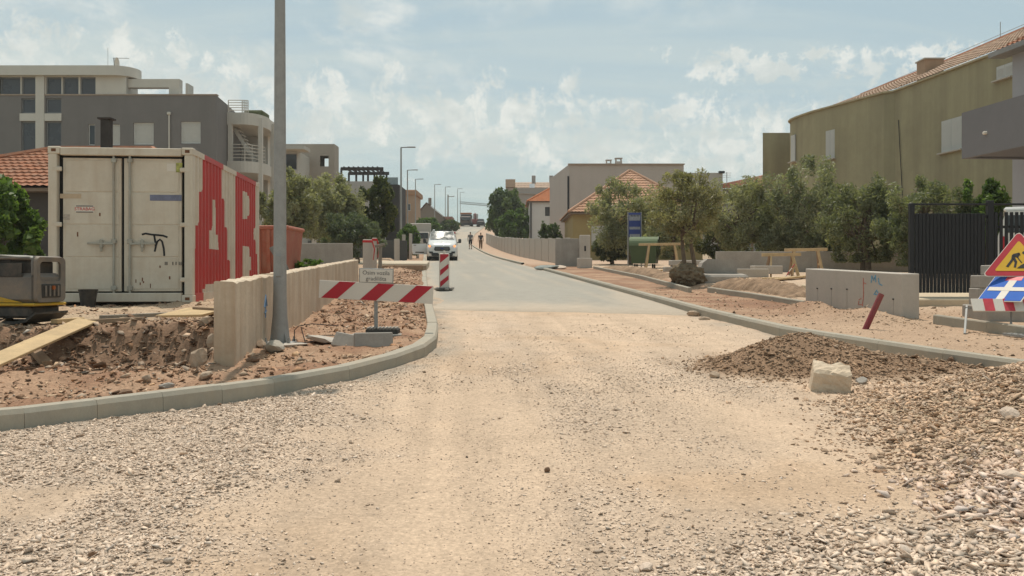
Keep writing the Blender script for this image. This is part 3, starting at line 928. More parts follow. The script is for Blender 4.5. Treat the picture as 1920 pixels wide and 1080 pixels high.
    MB().box((U(160),.0775,Vv(393)+.05),(.28,.002,.014)).build('plate_line', M_INK, p)
    MB().box((U(160),.0775,Vv(393)-.05),(.28,.002,.014)).build('plate_line', M_INK, p)
    text_obj('STRABAG', .075, mat('plate_red', (.5,.03,.03), .5, bump=0), p, (U(160),.0765,Vv(393)), (R(90),0,0))
    card('label_strip', U(134), Vv(369), .34, .075, mat('tan_sticker', (.50,.38,.26), .6, .1, 9, bump=0), .0795)
    b = card('label_strip', U(311), Vv(371), .52, .10, mat('blue_sticker', (.16,.17,.24), .5, .2, 9, bump=0), .0795)
    card('sticker', U(321), Vv(314), .14, .13, M_WHITE, .0795)
    card('sticker', U(336), Vv(314), .10, .16, mat('lime_sticker', (.36,.36,.10), .5, .45, 14, bump=0), .0795)
    card('sticker', U(127), Vv(408), .10, .09, mat('faded_print', (.42,.36,.30), .7, .2, 30, bump=0), .0795)
    for u in (310,313,324,330,336,340): card('stencil_mark', U(u), Vv(494), .022, .055, mat('stencil_grey', (.20,.18,.15), .7, .3, 40, bump=0), .0795)
    rs = random.Random(3)
    for u, v in ((255,527),(267,524),(269,529),(282,536),(263,532),(318,521),(188,403),(300,500),(147,440)):
        card('paint_chip', U(u), Vv(v), .012+rs.random()*.012, .03+rs.random()*.05, mrust, .0795)
    sc = [[(266,440),(273,438),(284,440),(297,441),(306,442),(314,445)],[(289,441),(291,452),(292,463),(290,472)],[(292,462),(295,453),(300,449),(304,453),(307,466),(308,480)]]
    mb = MB()
    for st in sc:
        mb.tube([(U(u),.0785,Vv(v)) for u, v in st], .018, 6)
    for i, q in enumerate(mb.v): mb.v[i] = (q[0], .0785+(q[1]-.0785)*.12, q[2])
    mb.build('painted_scrawl', M_INK, root)
    return root
container()

# black bucket in front of the container doors
bp = Vector((-6.85,14.65,Hs(-6.85,14.65)))
bk = thing('bucket', 'small black builder\'s bucket before the container doors', 'bucket', bp)
mb = MB(); n = 18
V = []
for r, z in ((.105,0),(.14,.29),(.15,.29),(.15,.31),(.138,.31),(.10,.02)): V += [(r*math.cos(6.283*k/n), r*math.sin(6.283*k/n), z) for k in range(n)]
F = [(i*n+k, i*n+(k+1)%n, (i+1)*n+(k+1)%n, (i+1)*n+k) for i in range(5) for k in range(n)]+[tuple(range(n))[::-1], tuple(5*n+k for k in range(n))]
mb.add(V, F).build('pail', mat('black_plastic', (.025,.024,.023), .6, .3, 9, bump=.1, dirt=(.2,.16,.12), dirt_amt=.4), bk, True)
MB().tube([(.145*math.cos(a), .05-.02*math.sin(a), .30-.16*math.sin(a)) for a in np.linspace(0, math.pi, 12)], .004, 6).build('bail_handle', M_GALV, bk, True)
MB().box((0,0,.008), (.55,.42,.016), .01).build('grey_patch', mat('patch_grey', (.20,.185,.165), .9, .2, 9, bump=.4), bk)  # flat dark grey sheet round the foot of the bucket

# ------------------------------------------------------------------ plate compactor at the left edge
def compactor():
    D = 10.45; x1 = PX(113, D)
    root = thing('plate_compactor', 'dirty yellow and grey plate compactor at the left edge of the earth bank', 'compactor', (x1-.66, D+.1, Hs(x1-.6, D+.1)+.01), R(-9)); root.scale = (.91,.91,.93)
    my = mat('machine_yellow', (.50,.30,.02), .5, .12, 5, bump=.06, dirt=(.22,.16,.10), dirt_amt=.5, dirt_scale=4)
    mg = mat('machine_grey', (.17,.15,.13), .55, .12, 5, bump=.08, dirt=(.30,.22,.15), dirt_amt=.6, dirt_scale=4)
    md = mat('machine_dark', (.045,.042,.038), .6, .2, 6, bump=.1, dirt=(.16,.12,.085), dirt_amt=.5, dirt_scale=6)
    # base plate with upturned ends
    prof = [(-.72,.13),(-.60,.03),(-.45,0),(.35,0),(.50,.03),(.62,.12),(.62,.145),(.48,.06),(.35,.032),(-.45,.032),(-.6,.06),(-.72,.155)]
    M = Matrix.Translation((0,.32,0)) @ Matrix.Rotation(R(90),4,'X')
    MB().prism(prof, .64, M).build('base_plate', md, root)
    MB().box((-.05,0,.145), (1.16,.58,.15), .03).build('exciter_deck', md, root)
    MB().box((0,0,.236), (1.22,.62,.035), .012).build('bumper_rim', my, root)
    # engine hood: rounded body; its openings are solid panels in a shade-dark colour
    x0, x1_ = -.70, .58
    hood = MB().box(((x0+x1_)/2,0,.435), (x1_-x0,.54,.37), .05).build('engine_hood', mg, root)
    MB().prism([(-.69,.262),(.42,.262),(-.08,.37),(-.69,.50)], .008, Matrix.Translation((0,-.272,0)) @ Matrix.Rotation(R(90),4,'X')).build('yellow_flash', my, hood)
    # protective frame above the hood
    fr = MB()
    def arch(x, y): return [(x,y,.58),(x,y,.80),]
    hoop = lambda x: [(x,-.26,.60),(x,-.265,.76),(x,-.24,.81),(x,.24,.81),(x,.265,.76),(x,.26,.60)]
    for x in (-.66,-.10,.55): fr.tube(hoop(x), .020, 8)
    for y in (-.25,.25): fr.tube([(-.68,y,.805),(.50,y,.805),(.565,y,.77),(.585,y,.60)], .020, 8)
    fr.build('guard_frame', mg, root, True)
    ring = []
    def rr_(w, h, r, n=5):
        o = []
        for cx, cy, a0 in ((w-r,h-r,0),(-w+r,h-r,90),(-w+r,-h+r,180),(w-r,-h+r,270)):
            for q in range(n+1): t = R(a0+90*q/n); o.append((cx+r*math.cos(t), cy+r*math.sin(t)))
        return o
    ou, inn = rr_(.285,.285,.07), rr_(.20,.12,.05); nn = len(ou)
    V = [(.575,p[0],.54+p[1]) for p in ou]+[(.575,p[0],.64+p[1]) for p in inn]+[(.615,p[0]*.97,.54+p[1]*.97) for p in ou]+[(.605,p[0],.64+p[1]) for p in inn]
    F = []
    for q in range(nn):
        z = (q+1)%nn
        F += [(2*nn+q,2*nn+z,3*nn+z,3*nn+q),(q,z,2*nn+z,2*nn+q),(nn+z,nn+q,3*nn+q,3*nn+z),(z,q,nn+q,nn+z)]
    MB().add(V, F).build('end_shroud', mg, root, True)
    MB().box((.30,0,.822), (.50,.52,.016), .006, (0,R(4),0)).build('top_cover', mat('machine_light', (.36,.35,.31), .5, .12, 5, bump=.06, dirt=(.3,.22,.15), dirt_amt=.4), root)
    MB().box((-.38,0,.70), (.56,.46,.20), .02).build('engine_block', md, root)
    MB().box((.33,0,.68), (.36,.40,.20), .03).build('air_filter', md, root)
    # end face (towards the camera's right): dark panel standing for a shaded well, latches and tail light
    MB().box((.612,0,.40), (.02,.36,.17), .008).build('vent_panel', md, root)
    for y in (-.12,-.04,.04,.12): MB().box((.626,y,.40), (.012,.03,.13), .004).build('vent_slot', mg, root)
    MB().tube([(.62,.02,.44),(.642,.02,.44)], .026, 10).build('tail_lamp', mat('lamp_amber', (.35,.10,.03), .3, bump=0), root, True)
    MB().box((.24,-.276,.66), (.34,.012,.17), .004).build('dark_side_panel', md, root)  # solid panel, its dark colour stands for the shaded opening
    # guide bar with its closed loop grip, reaching back out of the picture
    MB().tube([(-.35,-.1,.62),(-.36,-.1,.95),(-.33,-.12,1.18)], .022, 8).build('guide_bar', my, root, True)
    lp = []
    for a in np.linspace(0, 2*math.pi, 25):
        c, s = math.cos(a), math.sin(a)
        lp.append((-.30+.21*math.copysign(abs(c)**.6,c)+.04*s, -.14, 1.28+.115*math.copysign(abs(s)**.6,s)))
    MB().tube(lp, .012, 8, cap=False).build('grip_loop', mat('grip_black', (.05,.05,.05), .35, bump=0), root, True)
    MB().tube([(-.62,-.12,.60),(-.40,-.16,.86),(-.2,-.1,.84)], .016, 8).build('hose', M_BLACK, root, True)
    return root
compactor()

# ------------------------------------------------------------------ boards lying about
def board(name, label, a, b, w, t, m, roll=0.0, cat='board', group=None):
    a, b = Vector(a), Vector(b); d = b-a
    root = bpy.data.objects.new(name, MB().box((0,0,0), (d.length,w,t), .004).mesh(name, m))
    link(root, None, (a+b)/2)
    root.rotation_euler = (d.to_track_quat('X','Z') @ Euler((roll,0,0)).to_quaternion()).to_euler()
    return tag(root, label, cat, group)
pa = P(-60,728,8.0); pb = P(166,607,10.3)
board('plank', 'long pale plank leaning on the earth bank at the left edge', (pa.x,pa.y,Hs(pa.x,pa.y)+.09), (pb.x,pb.y,Hs(pb.x,pb.y)+.05), .24, .028, M_WOOD, R(6), 'plank')
def gb(u, v, lift=.02):
    """a point on the raised plot seen at (u, v)"""
    D = 12.0
    for _ in range(30):
        x = PX(u, D); z = Hs(x, D)+lift
        D = D*.5+.5*(EYE-z)*FPX/(v-HOR)
    return Vector((PX(u, D), D, Hs(PX(u, D), D)+lift))
board('plank', 'weathered grey plank on the ground before the container', gb(192,596,.05), gb(316,587,.05), .10, .06, M_WOOD_GREY, 0, 'plank')
board('plank', 'brown plank lying along the top of the earth bank', gb(165,606,.03), gb(268,603,.03), .12, .05, M_WOOD_OLD, 0, 'plank')
board('board', 'pale formwork board lying beside the end of the concrete wall', gb(322,594,.08), gb(410,582,.13), .44, .03, M_WOOD, R(11))
board('plank', 'thin batten on top of the pale formwork board', gb(366,588,.15), gb(408,580,.19), .07, .03, M_WOOD_OLD, 0, 'plank')
board('plank', 'short pale offcut behind the plate compactor', gb(102,604,.04), gb(152,598,.04), .10, .05, M_WOOD, 0, 'plank')
board('plank', 'brown earthy timber in front of the plate compactor', gb(14,640,.03), gb(88,630,.03), .10, .06, M_WOOD_OLD, 0, 'plank')

# rocks on the left
def rk_(label, u, v, D, size, seed, m=None, rz=0):
    p = P(u, v, D); return rock(label, (p.x, p.y, Hs(p.x, p.y)+size[2]*.55), size, seed, m, rz=rz)
rk_('large squared stone in the earth bank beside the concrete wall end', 374, 640, 9.25, (.13,.10,.16), 5)
rk_('mid sized stone above the squared stone at the wall end', 388, 606, 9.75, (.10,.09,.07), 6)
rk_('small stone wedged against the concrete wall end', 398, 640, 9.4, (.06,.06,.10), 7)
rk_('flat round stone on the earth near the kerb', 384, 692, 8.4, (.10,.08,.05), 8)
rk_('grey lump of mortar close to the kerb', 312, 712, 8.0, (.08,.06,.03), 9, M_CONC_GREY)
rk_('dark clod of earth near the kerb under the bank', 235, 735, 7.55, (.07,.06,.035), 10, mat('clod', (.2,.125,.08), .95, .2, 9, bump=.5, bscale=20))
rk_('broken concrete lump at the foot of the lamp post', 517, 660, 10.2, (.16,.12,.09), 11, M_CONC)
rk_('brown stone left of the lamp post foot', 489, 657, 10.4, (.07,.07,.07), 12)
rk_('small stone at the end of the concrete wall near the kerb', 472, 672, 9.7, (.055,.05,.04), 13)
rk_('low dark lump on the earth between wall end and kerb', 474, 680, 9.35, (.09,.06,.04), 14, MATS['clod'])  # flattened lump in a dark brown colour
p = P(620, 640, 11.4)
rock('flat pale concrete slab on the earth behind the kerb bend', (p.x,p.y,Hs(p.x,p.y)+.02), (.34,.26,.05), 15, M_CONC_PALE, rz=.2)

# ------------------------------------------------------------------ concrete retaining wall on the left
def wall_left():
    y0, y1 = 9.15, 25.8
    a = Vector((float(XW(y0)), y0, 0)); b = Vector((float(XW(y1)), y1, 0))
    root = thing('concrete_wall', 'rough board marked concrete wall beside the lamp post', 'wall', (a.x,a.y,float(S(y0))), 0)
    d = (b-a).normalized(); nrm = Vector((d.y,-d.x,0))
    L = (b-a).length; bays = [0, 2.55, 5.2, 8.6, 12.4, L]
    r = random.Random(2)
    for i in range(len(bays)-1):
        s0, s1 = bays[i]+.004, bays[i+1]-.004
        n = max(6, int((s1-s0)/.12)); V = []; F = []
        for k in range(n+1):
            s = s0+(s1-s0)*k/n; p = d*s; zg = float(S(a.y+p.y))-float(S(y0))
            tp = zg+.93-.13*s/L+r.uniform(-.012,.010)
            wob = r.uniform(-.003,.003)
            for q, z in ((-.10,zg-.2),(-.10,tp-.01),(-.085,tp),(.085,tp+r.uniform(-.008,.004)),(.10+wob,tp-.015),(.10+wob,zg-.2)):
                V.append((p.x+nrm.x*(q-.10), p.y+nrm.y*(q-.10), z))
        m = 6
        for k in range(n):
            for j in range(5):
                F.append((k*m+j, k*m+j+1, (k+1)*m+j+1, (k+1)*m+j)[::-1])
        F.append((0,1,2,3,4,5)[::-1]); F.append(tuple(n*m+j for j in range(6)))
        MB().add(V, [f[::-1] for f in F]).build('wall_section', M_CONC_WALL, root)
    # blue painted arrow on the face
    p = d*1.75; zz = float(S(a.y+p.y))-float(S(y0))
    mb = MB(); st = [[(0,.42),(.02,.62),(.04,.68)],[(-.07,.55),(.03,.69),(.11,.56)],[(-.05,.48),(.09,.50)]]
    for t in st: mb.tube([(p.x+d.x*q+nrm.x*.003, p.y+d.y*q+nrm.y*.003, zz+z) for q, z in t], .010, 6)
    mb.build('paint_mark', mat('survey_blue', (.18,.30,.48), .7, .3, 30, bump=0), root)
wall_left()

# ------------------------------------------------------------------ lamp posts
def lamp_post(name, label, x, y, h, near=False, arm=True, group='street lamps along the left footway'):
    root = thing(name, label, 'lamp post', (x,y,Hs(x,y)), 0, group)
    n = 16 if near else 8
    if near:
        MB().tube([(0,0,.02),(0,0,.06),(0,0,.16),(0,0,.34),(0,0,.62),(0,0,h*.5),(0,0,h)], [.118,.116,.108,.088,.079,.066,.045], n).build('post', M_GALV, root, True)
        MB().box((0,0,.025), (.33,.33,.022), .004).build('base_plate', M_GALV, root)
        for i, (sx, sy) in enumerate(((-1,-1),(1,-1),(1,1),(-1,1))):
            bl = MB().tube([(sx*.135,sy*.135,-.05),(sx*.135,sy*.135,.095)], .011, 8).build('anchor_bolt', M_GALV, root, True)
            MB().tube([(sx*.135,sy*.135,.037),(sx*.135,sy*.135,.06)], .022, 6).build('nut', M_GALV, bl)
        for q in range(4):
            an = q*math.pi/2+math.pi/4
            MB().prism([(.06,0),(.145,0),(.065,.26)], .010, Matrix.Rotation(an,4,'Z') @ Matrix.Translation((0,.005,.035)) @ Matrix.Rotation(R(90),4,'X')).build('gusset', M_GALV, root)
        MB().box((0,-.082,.95), (.07,.02,.26), .006).build('hatch', M_GALV, root)
    else:
        MB().tube([(0,0,-.1),(0,0,h*.5),(0,0,h)], [.085,.07,.055], n).build('post', M_GALV, root, True)
    if arm:
        ml = mat('lamp_grey', (.14,.14,.14), .5, bump=0)
        MB().bar((-.03,0,h), (.62,0,h+.03), .10, .07, .02).build('lamp_arm', ml, root)
        MB().box((.75,0,h+.03), (.62,.24,.075), .025).build('lamp_head', ml, root)
    return root
px_ = P(525, 640, 10.9)
lamp_post('lamp_post', 'thick galvanised lamp post rising out of the picture beside the concrete wall', px_.x, 10.9, 7.1, True)
rb = thing('concrete_footing', 'rough pale concrete footing under the near lamp post', 'footing', (px_.x,10.9,Hs(px_.x,10.9)))
rock('', (0,0,-.02), (.36,.32,.05), 31, M_CONC_PALE, 'pad', parent=rb, rz=.3)
for i, (u, D, h, lb) in enumerate(((752,66,8.0,'first distant lamp post behind the olive trees, tallest in the row'),(764,92,8.0,'second distant lamp post in the row up the hill'),(779,118,8.0,'third distant lamp post in front of the ochre building'),(815,146,8.0,'fourth distant lamp post, right of the gabled house'),
        (835,172,8.2,'fifth distant lamp post, slim, above the white van'),(858,199,8.4,'sixth distant lamp post, right above the white van'),(863,226,8.2,'seventh lamp post at the crest behind the dump truck'))):
    lamp_post('lamp_post', lb, PX(u, D), D, h)
D = 185; root = thing('utility_pole', 'dark wooden utility pole with short crossarm on the hill', 'utility pole', (PX(840,D),D,float(S(D))))
MB().tube([(0,0,-.2),(0,0,7.0)], [.17,.12], 8).build('pole', M_WOOD_GREY, root)
MB().bar((-.1,0,6.6),(1.3,0,6.65),.12,.12).build('crossarm', M_WOOD_GREY, root)

# ------------------------------------------------------------------ barrier board with text plate
def barrier():
    D = 12.0; x = PX(705, D); z0 = Hs(x, D)
    root = thing('road_barrier', 'red and white striped barrier board on a post behind the kerb', 'barrier', (x, D, z0))
    zl, zr = PZ(541.5, D)-z0, PZ(553, D)-z0
    xl, xr = PX(600, D)-x, PX(813, D)-x
    tilt = math.atan2(zr-zl, xr-xl); L = math.hypot(xr-xl, zr-zl)
    Mx = Matrix.Translation(((xl+xr)/2, -.05, (zl+zr)/2)) @ Matrix.Rotation(-tilt, 4, 'Y')
    h = .235
    mb = MB(); mb.add([tuple(Mx @ Vector(v)) for v in MB().box((0,0,0),(L,.022,h),.003).v], CB_FACES); mb.build('board', M_WHITE, root)
    k = 0
    for c in (-.495, .015, .52):
        w = .215; sl = .235
        poly = [(c-w/2-sl/2,-h/2+.004),(c+w/2-sl/2,-h/2+.004),(c+w/2+sl/2,h/2-.004),(c-w/2+sl/2,h/2-.004)]
        MB().prism(poly, .003, Mx @ Matrix.Translation((0,-.0112,0)) @ Matrix.Rotation(R(90),4,'X')).build('stripe', M_RED, root)
    zp = PZ(517, D)-z0
    MB().box((0,0,(zp+.1)/2+.02), (.045,.045,zp+.1-.04), .004).build('post', M_GALV, root)
    pl = MB().box((.012,-.05,zp), (.455,.02,.195), .004, (0,R(1.5),0)).build('text_plate', M_GALV, root)
    MB().box((.012,-.0635,zp), (.43,.006,.17), .001, (0,R(1.5),0)).build('plate_face', M_WHITE, pl)
    ink = mat('grey_lettering', (.12,.11,.10), .6, bump=0)
    text_obj('Osim vozila', .076, ink, pl, (.012,-.0675,zp+.036), (R(90),R(1.5),0))
    text_obj('gradilišta', .076, ink, pl, (.012,-.0675,zp-.04), (R(90),R(1.5),0))
    MB().box((.09,.02,.045), (.42,.30,.075), .012).build('foot', mat('recycled_rubber', (.06,.057,.052), .8, .2, 9, bump=.3), root)
    for i in range(9): MB().box((-.09+i*.045,-.01,.092), (.022,.26,.022), .005).build('foot_rib', M_CONC_GREY, root)
    MB().box((.02,-.10,-.01), (.66,.34,.05), .01).build('foot_slab', M_CONC_GREY, root)
barrier()
# curved kerb pieces left lying, rebar wire
p = P(668, 640, 11.0)
def loose_kerb(label, x, y, rz, L, tip):
    o = bpy.data.objects.new('kerb_piece', MB().box((0,0,0), (L,.10,.19), .012).mesh('kerb_piece', M_CONC_GREY))
    link(o, None, (x,y,Hs(x,y)+.07), (tip[0],tip[1],rz)); tag(o, label, 'kerb piece')
loose_kerb('dark grey kerb piece tipped on the earth left of the barrier foot', PX(650,10.95), 10.95, R(-22), .34, (R(-30),R(8),0))
loose_kerb('grey kerb piece lying flat in front of the barrier foot', PX(700,10.85), 10.85, R(12), .46, (R(-12),0,0))
p0 = P(552,650,11.0); zb = Hs(p0.x,11.0)
wr = thing('rebar_wire', 'thin bent rebar wire sticking out beside the lamp post', 'wire', (p0.x,11.0,zb))
MB().tube([(0,0,.02),(.0,0,.16),(.05,0,.21),(.2,.05,.235),(.5,.2,.20)], .006, 6).build('rod', M_DARK, wr)
MB().tube([(.08,0,.2),(.12,-.03,.08),(.15,-.05,-.01)], .006, 6).build('rod', M_DARK, wr)
MB().tube([(.02,-.05,.02),(.15,-.1,.015),(.26,-.12,.03)], .006, 6).build('rod', M_DARK, wr)

# ------------------------------------------------------------------ striped delineator on the road
def delineator():
    D = 23.6; x = PX(833, D); z0 = float(S(D))+.04
    root = thing('delineator', 'upright red and white striped delineator board standing on the asphalt', 'delineator', (x, D, z0), R(8))
    MB().box((0,0,.50), (.27,.05,.94), .02).build('board', M_WHITE, root)
    for z in (.20,.50,.82):
        t, b = min(.955, z+.17), max(.06, z-.17)
        poly = [(-.11,z-.115),(.11,z+.085 if z < .8 else .93),(.11,min(z+.20,.94) if z<.8 else .94),(-.11,min(z+.03,.94))]
        if z > .8: poly = [(-.11,.72),(.11,.90),(.11,.95),(-.11,.95)]
        MB().prism(poly, .004, Matrix.Translation((0,-.0252,0)) @ Matrix.Rotation(R(90),4,'X')).build('stripe', M_RED, root)
    MB().box((0,0,.99), (.06,.03,.10), .01).build('grip', M_WHITE, root)
    MB().box((.0,0,.035), (.40,.36,.09), .025).build('foot', mat('foot_rubber', (.10,.095,.085), .85, .25, 9, bump=.4, dirt=(.3,.25,.19), dirt_amt=.5), root)
    for i, (dx, dy, s) in enumerate(((-.2,-.05,.075),(.17,-.12,.085),(.05,-.2,.06))):
        rock('', (dx,dy,.05), (s*1.2,s,s*.8), 60+i, M_CONC_GREY, 'ballast_stone', parent=root)
delineator()
# ------------------------------------------------------------------ white van with its door open
def van(name, label, loc, rz, door_open=True, mbody=None):
    root = thing(name, label, 'van', loc, rz)
    mw = mbody or mat('van_white', (.72,.72,.70), .25, .03, 2, coat=.5, bump=0, dirt=(.5,.45,.38), dirt_amt=.2)
    mp = mat('van_plastic', (.035,.036,.038), .5, .1, 6, bump=.02)
    mg = mat('van_glass', (.035,.05,.045), .10, .05, 2, spec=.5, bump=0)
    # y = 0 at the nose, running back; station: (y, zbot, zbelt, ztop, wbot, wbelt, wtop)
    st = [(0,.42,.62,.78,.70,.78,.72),(.06,.30,.70,.95,.86,.92,.80),(.22,.26,.80,1.08,.95,.965,.84),(.55,.25,.95,1.20,.97,.985,.84),(.95,.25,1.05,1.33,.985,.99,.84),(1.02,.25,1.08,1.37,.985,.99,.83),
          (1.35,.25,1.10,1.63,.985,.99,.79),(1.70,.25,1.12,1.885,.985,.99,.75),(1.88,.25,1.12,1.955,.985,.99,.74),(2.6,.25,1.12,1.985,.985,.99,.76),(4.7,.25,1.12,1.97,.985,.99,.76),(4.95,.30,1.10,1.93,.96,.97,.74)]
    V, F = [], []; n = 0
    for y, zb, zm, zt, wb, wm, wt in st:
        r = .07
        half = [(0,zb),(wb-.06,zb),(wb,zb+.06),(wm,(zb+zm)/2),(wm,zm),(wt+(wm-wt)*.45,zm+(zt-zm)*.6),(wt+.01,zt-.06),(wt-.07,zt-.005),(wt*.5,zt+.012)]
        ring = half+[(0,zt+.018)]+[(-a,b) for a, b in half[:0:-1]]
        n = len(ring); V += [(a,y,b) for a, b in ring]
    k = len(st)
    for i in range(k-1):
        for j in range(n): F.append((i*n+j, i*n+(j+1)%n, (i+1)*n+(j+1)%n, (i+1)*n+j))
    F.append(tuple(range(n))); F.append(tuple((k-1)*n+j for j in range(n))[::-1])
    MB().add(V, [f[::-1] for f in F]).build('body', mw, root, True)
    # windscreen, slightly curved
    V, F = [], []; rows, cols = 6, 9
    for a in range(rows):
        t = a/(rows-1); y = 1.05+(1.72-1.05)*t; z = 1.40+(1.905-1.40)*t; w = .80-.08*t
        for b in range(cols):
            s = -1+2*b/(cols-1)
            V.append((s*w, y-.035+.02*s*s, z+.035-.012*s*s))
    for a in range(rows-1):
        for b in range(cols-1): F.append((a*cols+b, a*cols+b+1, (a+1)*cols+b+1, (a+1)*cols+b))
    MB().add(V, F).build('windscreen', mg, root, True)
    for q in (-.35,.3):
        MB().bar((q,1.0,1.405),(q+.42,1.11,1.50),.02,.02).build('wiper', mp, root)
    for s in (-1,1):
        MB().add([(s*.992,1.25,1.17),(s*.992,2.05,1.17),(s*.86,2.05,1.78),(s*.90,1.62,1.70)], [(0,1,2,3) if s>0 else (3,2,1,0)]).build('side_window', mg, root)
        hl = MB().prism([(s*.52,.80),(s*.80,.84),(s*.93,1.02),(s*.92,1.10),(s*.70,.96),(s*.54,.88)], .03, Matrix.Translation((0,.075,0)) @ Matrix.Rotation(R(90),4,'X') ).build('headlight', mat('lamp_clear', (.55,.53,.50), .12, bump=0, spec=.8), root)
        MB().tube([(s*.80,.02,.93),(s*.80,.06,.93)], .07, 12).build('indicator', mat('indicator_lit', (1.0,.32,.10), .3, bump=0, emit=1.6), hl, True)
        MB().prism([(s*.56,.44),(s*.80,.46),(s*.84,.58),(s*.60,.58)], .03, Matrix.Translation((0,.0,0)) @ Matrix.Rotation(R(90),4,'X')).build('fog_lamp_recess', mp, root)
        m_ = MB(); m_.box((s*1.14,1.16,1.30), (.20,.12,.28), .04); m_.bar((s*.95,1.2,1.18),(s*1.1,1.18,1.2),.06,.05); m_.build('wing_mirror', mp, root)
        for y in (.92,3.95):
            w = thing('wheel', None, None); w.parent = root; w.location = (s*.88, y, .33)
            mb = MB(); mb.tube([(-.11,0,0),(-.10,0,0),(.10,0,0),(.11,0,0)], [.29,.33,.33,.29], 24); mb.build('tyre', M_BLACK, w, True)
            MB().tube([(s*.09,0,0),(s*.116,0,0)], [.21,.19], 18).build('rim', M_GALV, w, True)
            MB().box((s*.93,y,.47), (.08,.84,.42), .06).build('wheel_arch', mp, root)
    MB().prism([(-.52,.70),(-.44,.62),(.44,.62),(.52,.70),(.46,.90),(-.46,.90)], .04, Matrix.Translation((0,-.002,0)) @ Matrix.Rotation(R(90),4,'X')).build('grille', mp, root)
    for z in (.68,.76,.84): MB().box((0,-.046,z), (.84,.008,.014)).build('grille_bar', M_GALV, root)
    bd = MB().prism([(.10*math.cos(a),.04*math.sin(a)) for a in np.linspace(0,2*math.pi,20)[:-1]], .012, Matrix.Translation((0,-.05,.77)) @ Matrix.Rotation(R(90),4,'X')).build('badge', mat('badge_blue', (.02,.05,.2), .3, bump=0), root)
    MB().box((0,.01,.40), (1.36,.09,.20), .04).build('lower_bumper', mp, root)
    MB().box((0,-.03,.50), (.52,.015,.11), .003).build('number_plate', M_WHITE, root)
    MB().box((0,2.5,.22), (1.7,4.4,.12), .02).build('underbody', mp, root)
    for s in (-1,1): MB().tube([(s*.66,2.0,2.03),(s*.66,4.5,2.02)], .02, 8).build('roof_rail', mw, root)
    MB().box((-.55,1.95,2.03),(.14,.10,.10),.03).build('roof_lamp', mw, root)
    if door_open:
        # driver's door swung out, seen nearly edge to the front
        d = thing('open_door', None, None); d.parent = root; d.location = (-1.0, 1.15, 0); d.rotation_euler = (0,0,R(-158))
        M = Matrix.Rotation(R(90),4,'X')
        MB().prism([(0,.42),(.95,.42),(1.0,.6),(1.0,1.10),(0,1.10)], .06, M).build('door_panel', mw, d)
        fr = MB(); pts = [(0,0,1.10),(.30,-.02,1.72),(.85,-.02,1.80),(1.0,0,1.10)]
        for a, b in zip(pts[:-1], pts[1:]): fr.bar(a, b, .05, .05, .01)
        fr.build('window_frame', mp, d)
        MB().box((.5,.012,.55), (.6,.02,.06), .01).build('trim_strip', mp, d)
        MB().tube([(.75,.03,1.0),(.92,.03,1.0)], .014, 8).build('handle', mp, d)
    return root
D = 58; van('van', 'white delivery van facing us with hazard lights on and driver door open', (PX(829,D), D, float(S(D))+.05), R(4))

# box truck parked behind on the left
D = 82; bt = thing('box_truck', 'pale box truck parked behind the white van', 'truck', (PX(786,D), D, float(S(D))+.05), R(5))
mbx = mat('box_cream', (.42,.38,.33), .6, .06, 2, bump=.02)
MB().box((0,3.4,1.75), (2.15,3.9,2.0), .06).build('cargo_box', mbx, bt)
MB().box((0,.75,1.15), (1.95,1.5,1.5), .15).build('cab', mbx, bt)
MB().box((0,-.01,1.55), (1.6,.03,.55), .05).build('windscreen', M_GLASS, bt)
for s in (-1,1):
    for y in (.8,4.2): MB().tube([(s*.78,y,.40),(s*1.0,y,.40)], .40, 18).build('wheel', M_BLACK, bt)

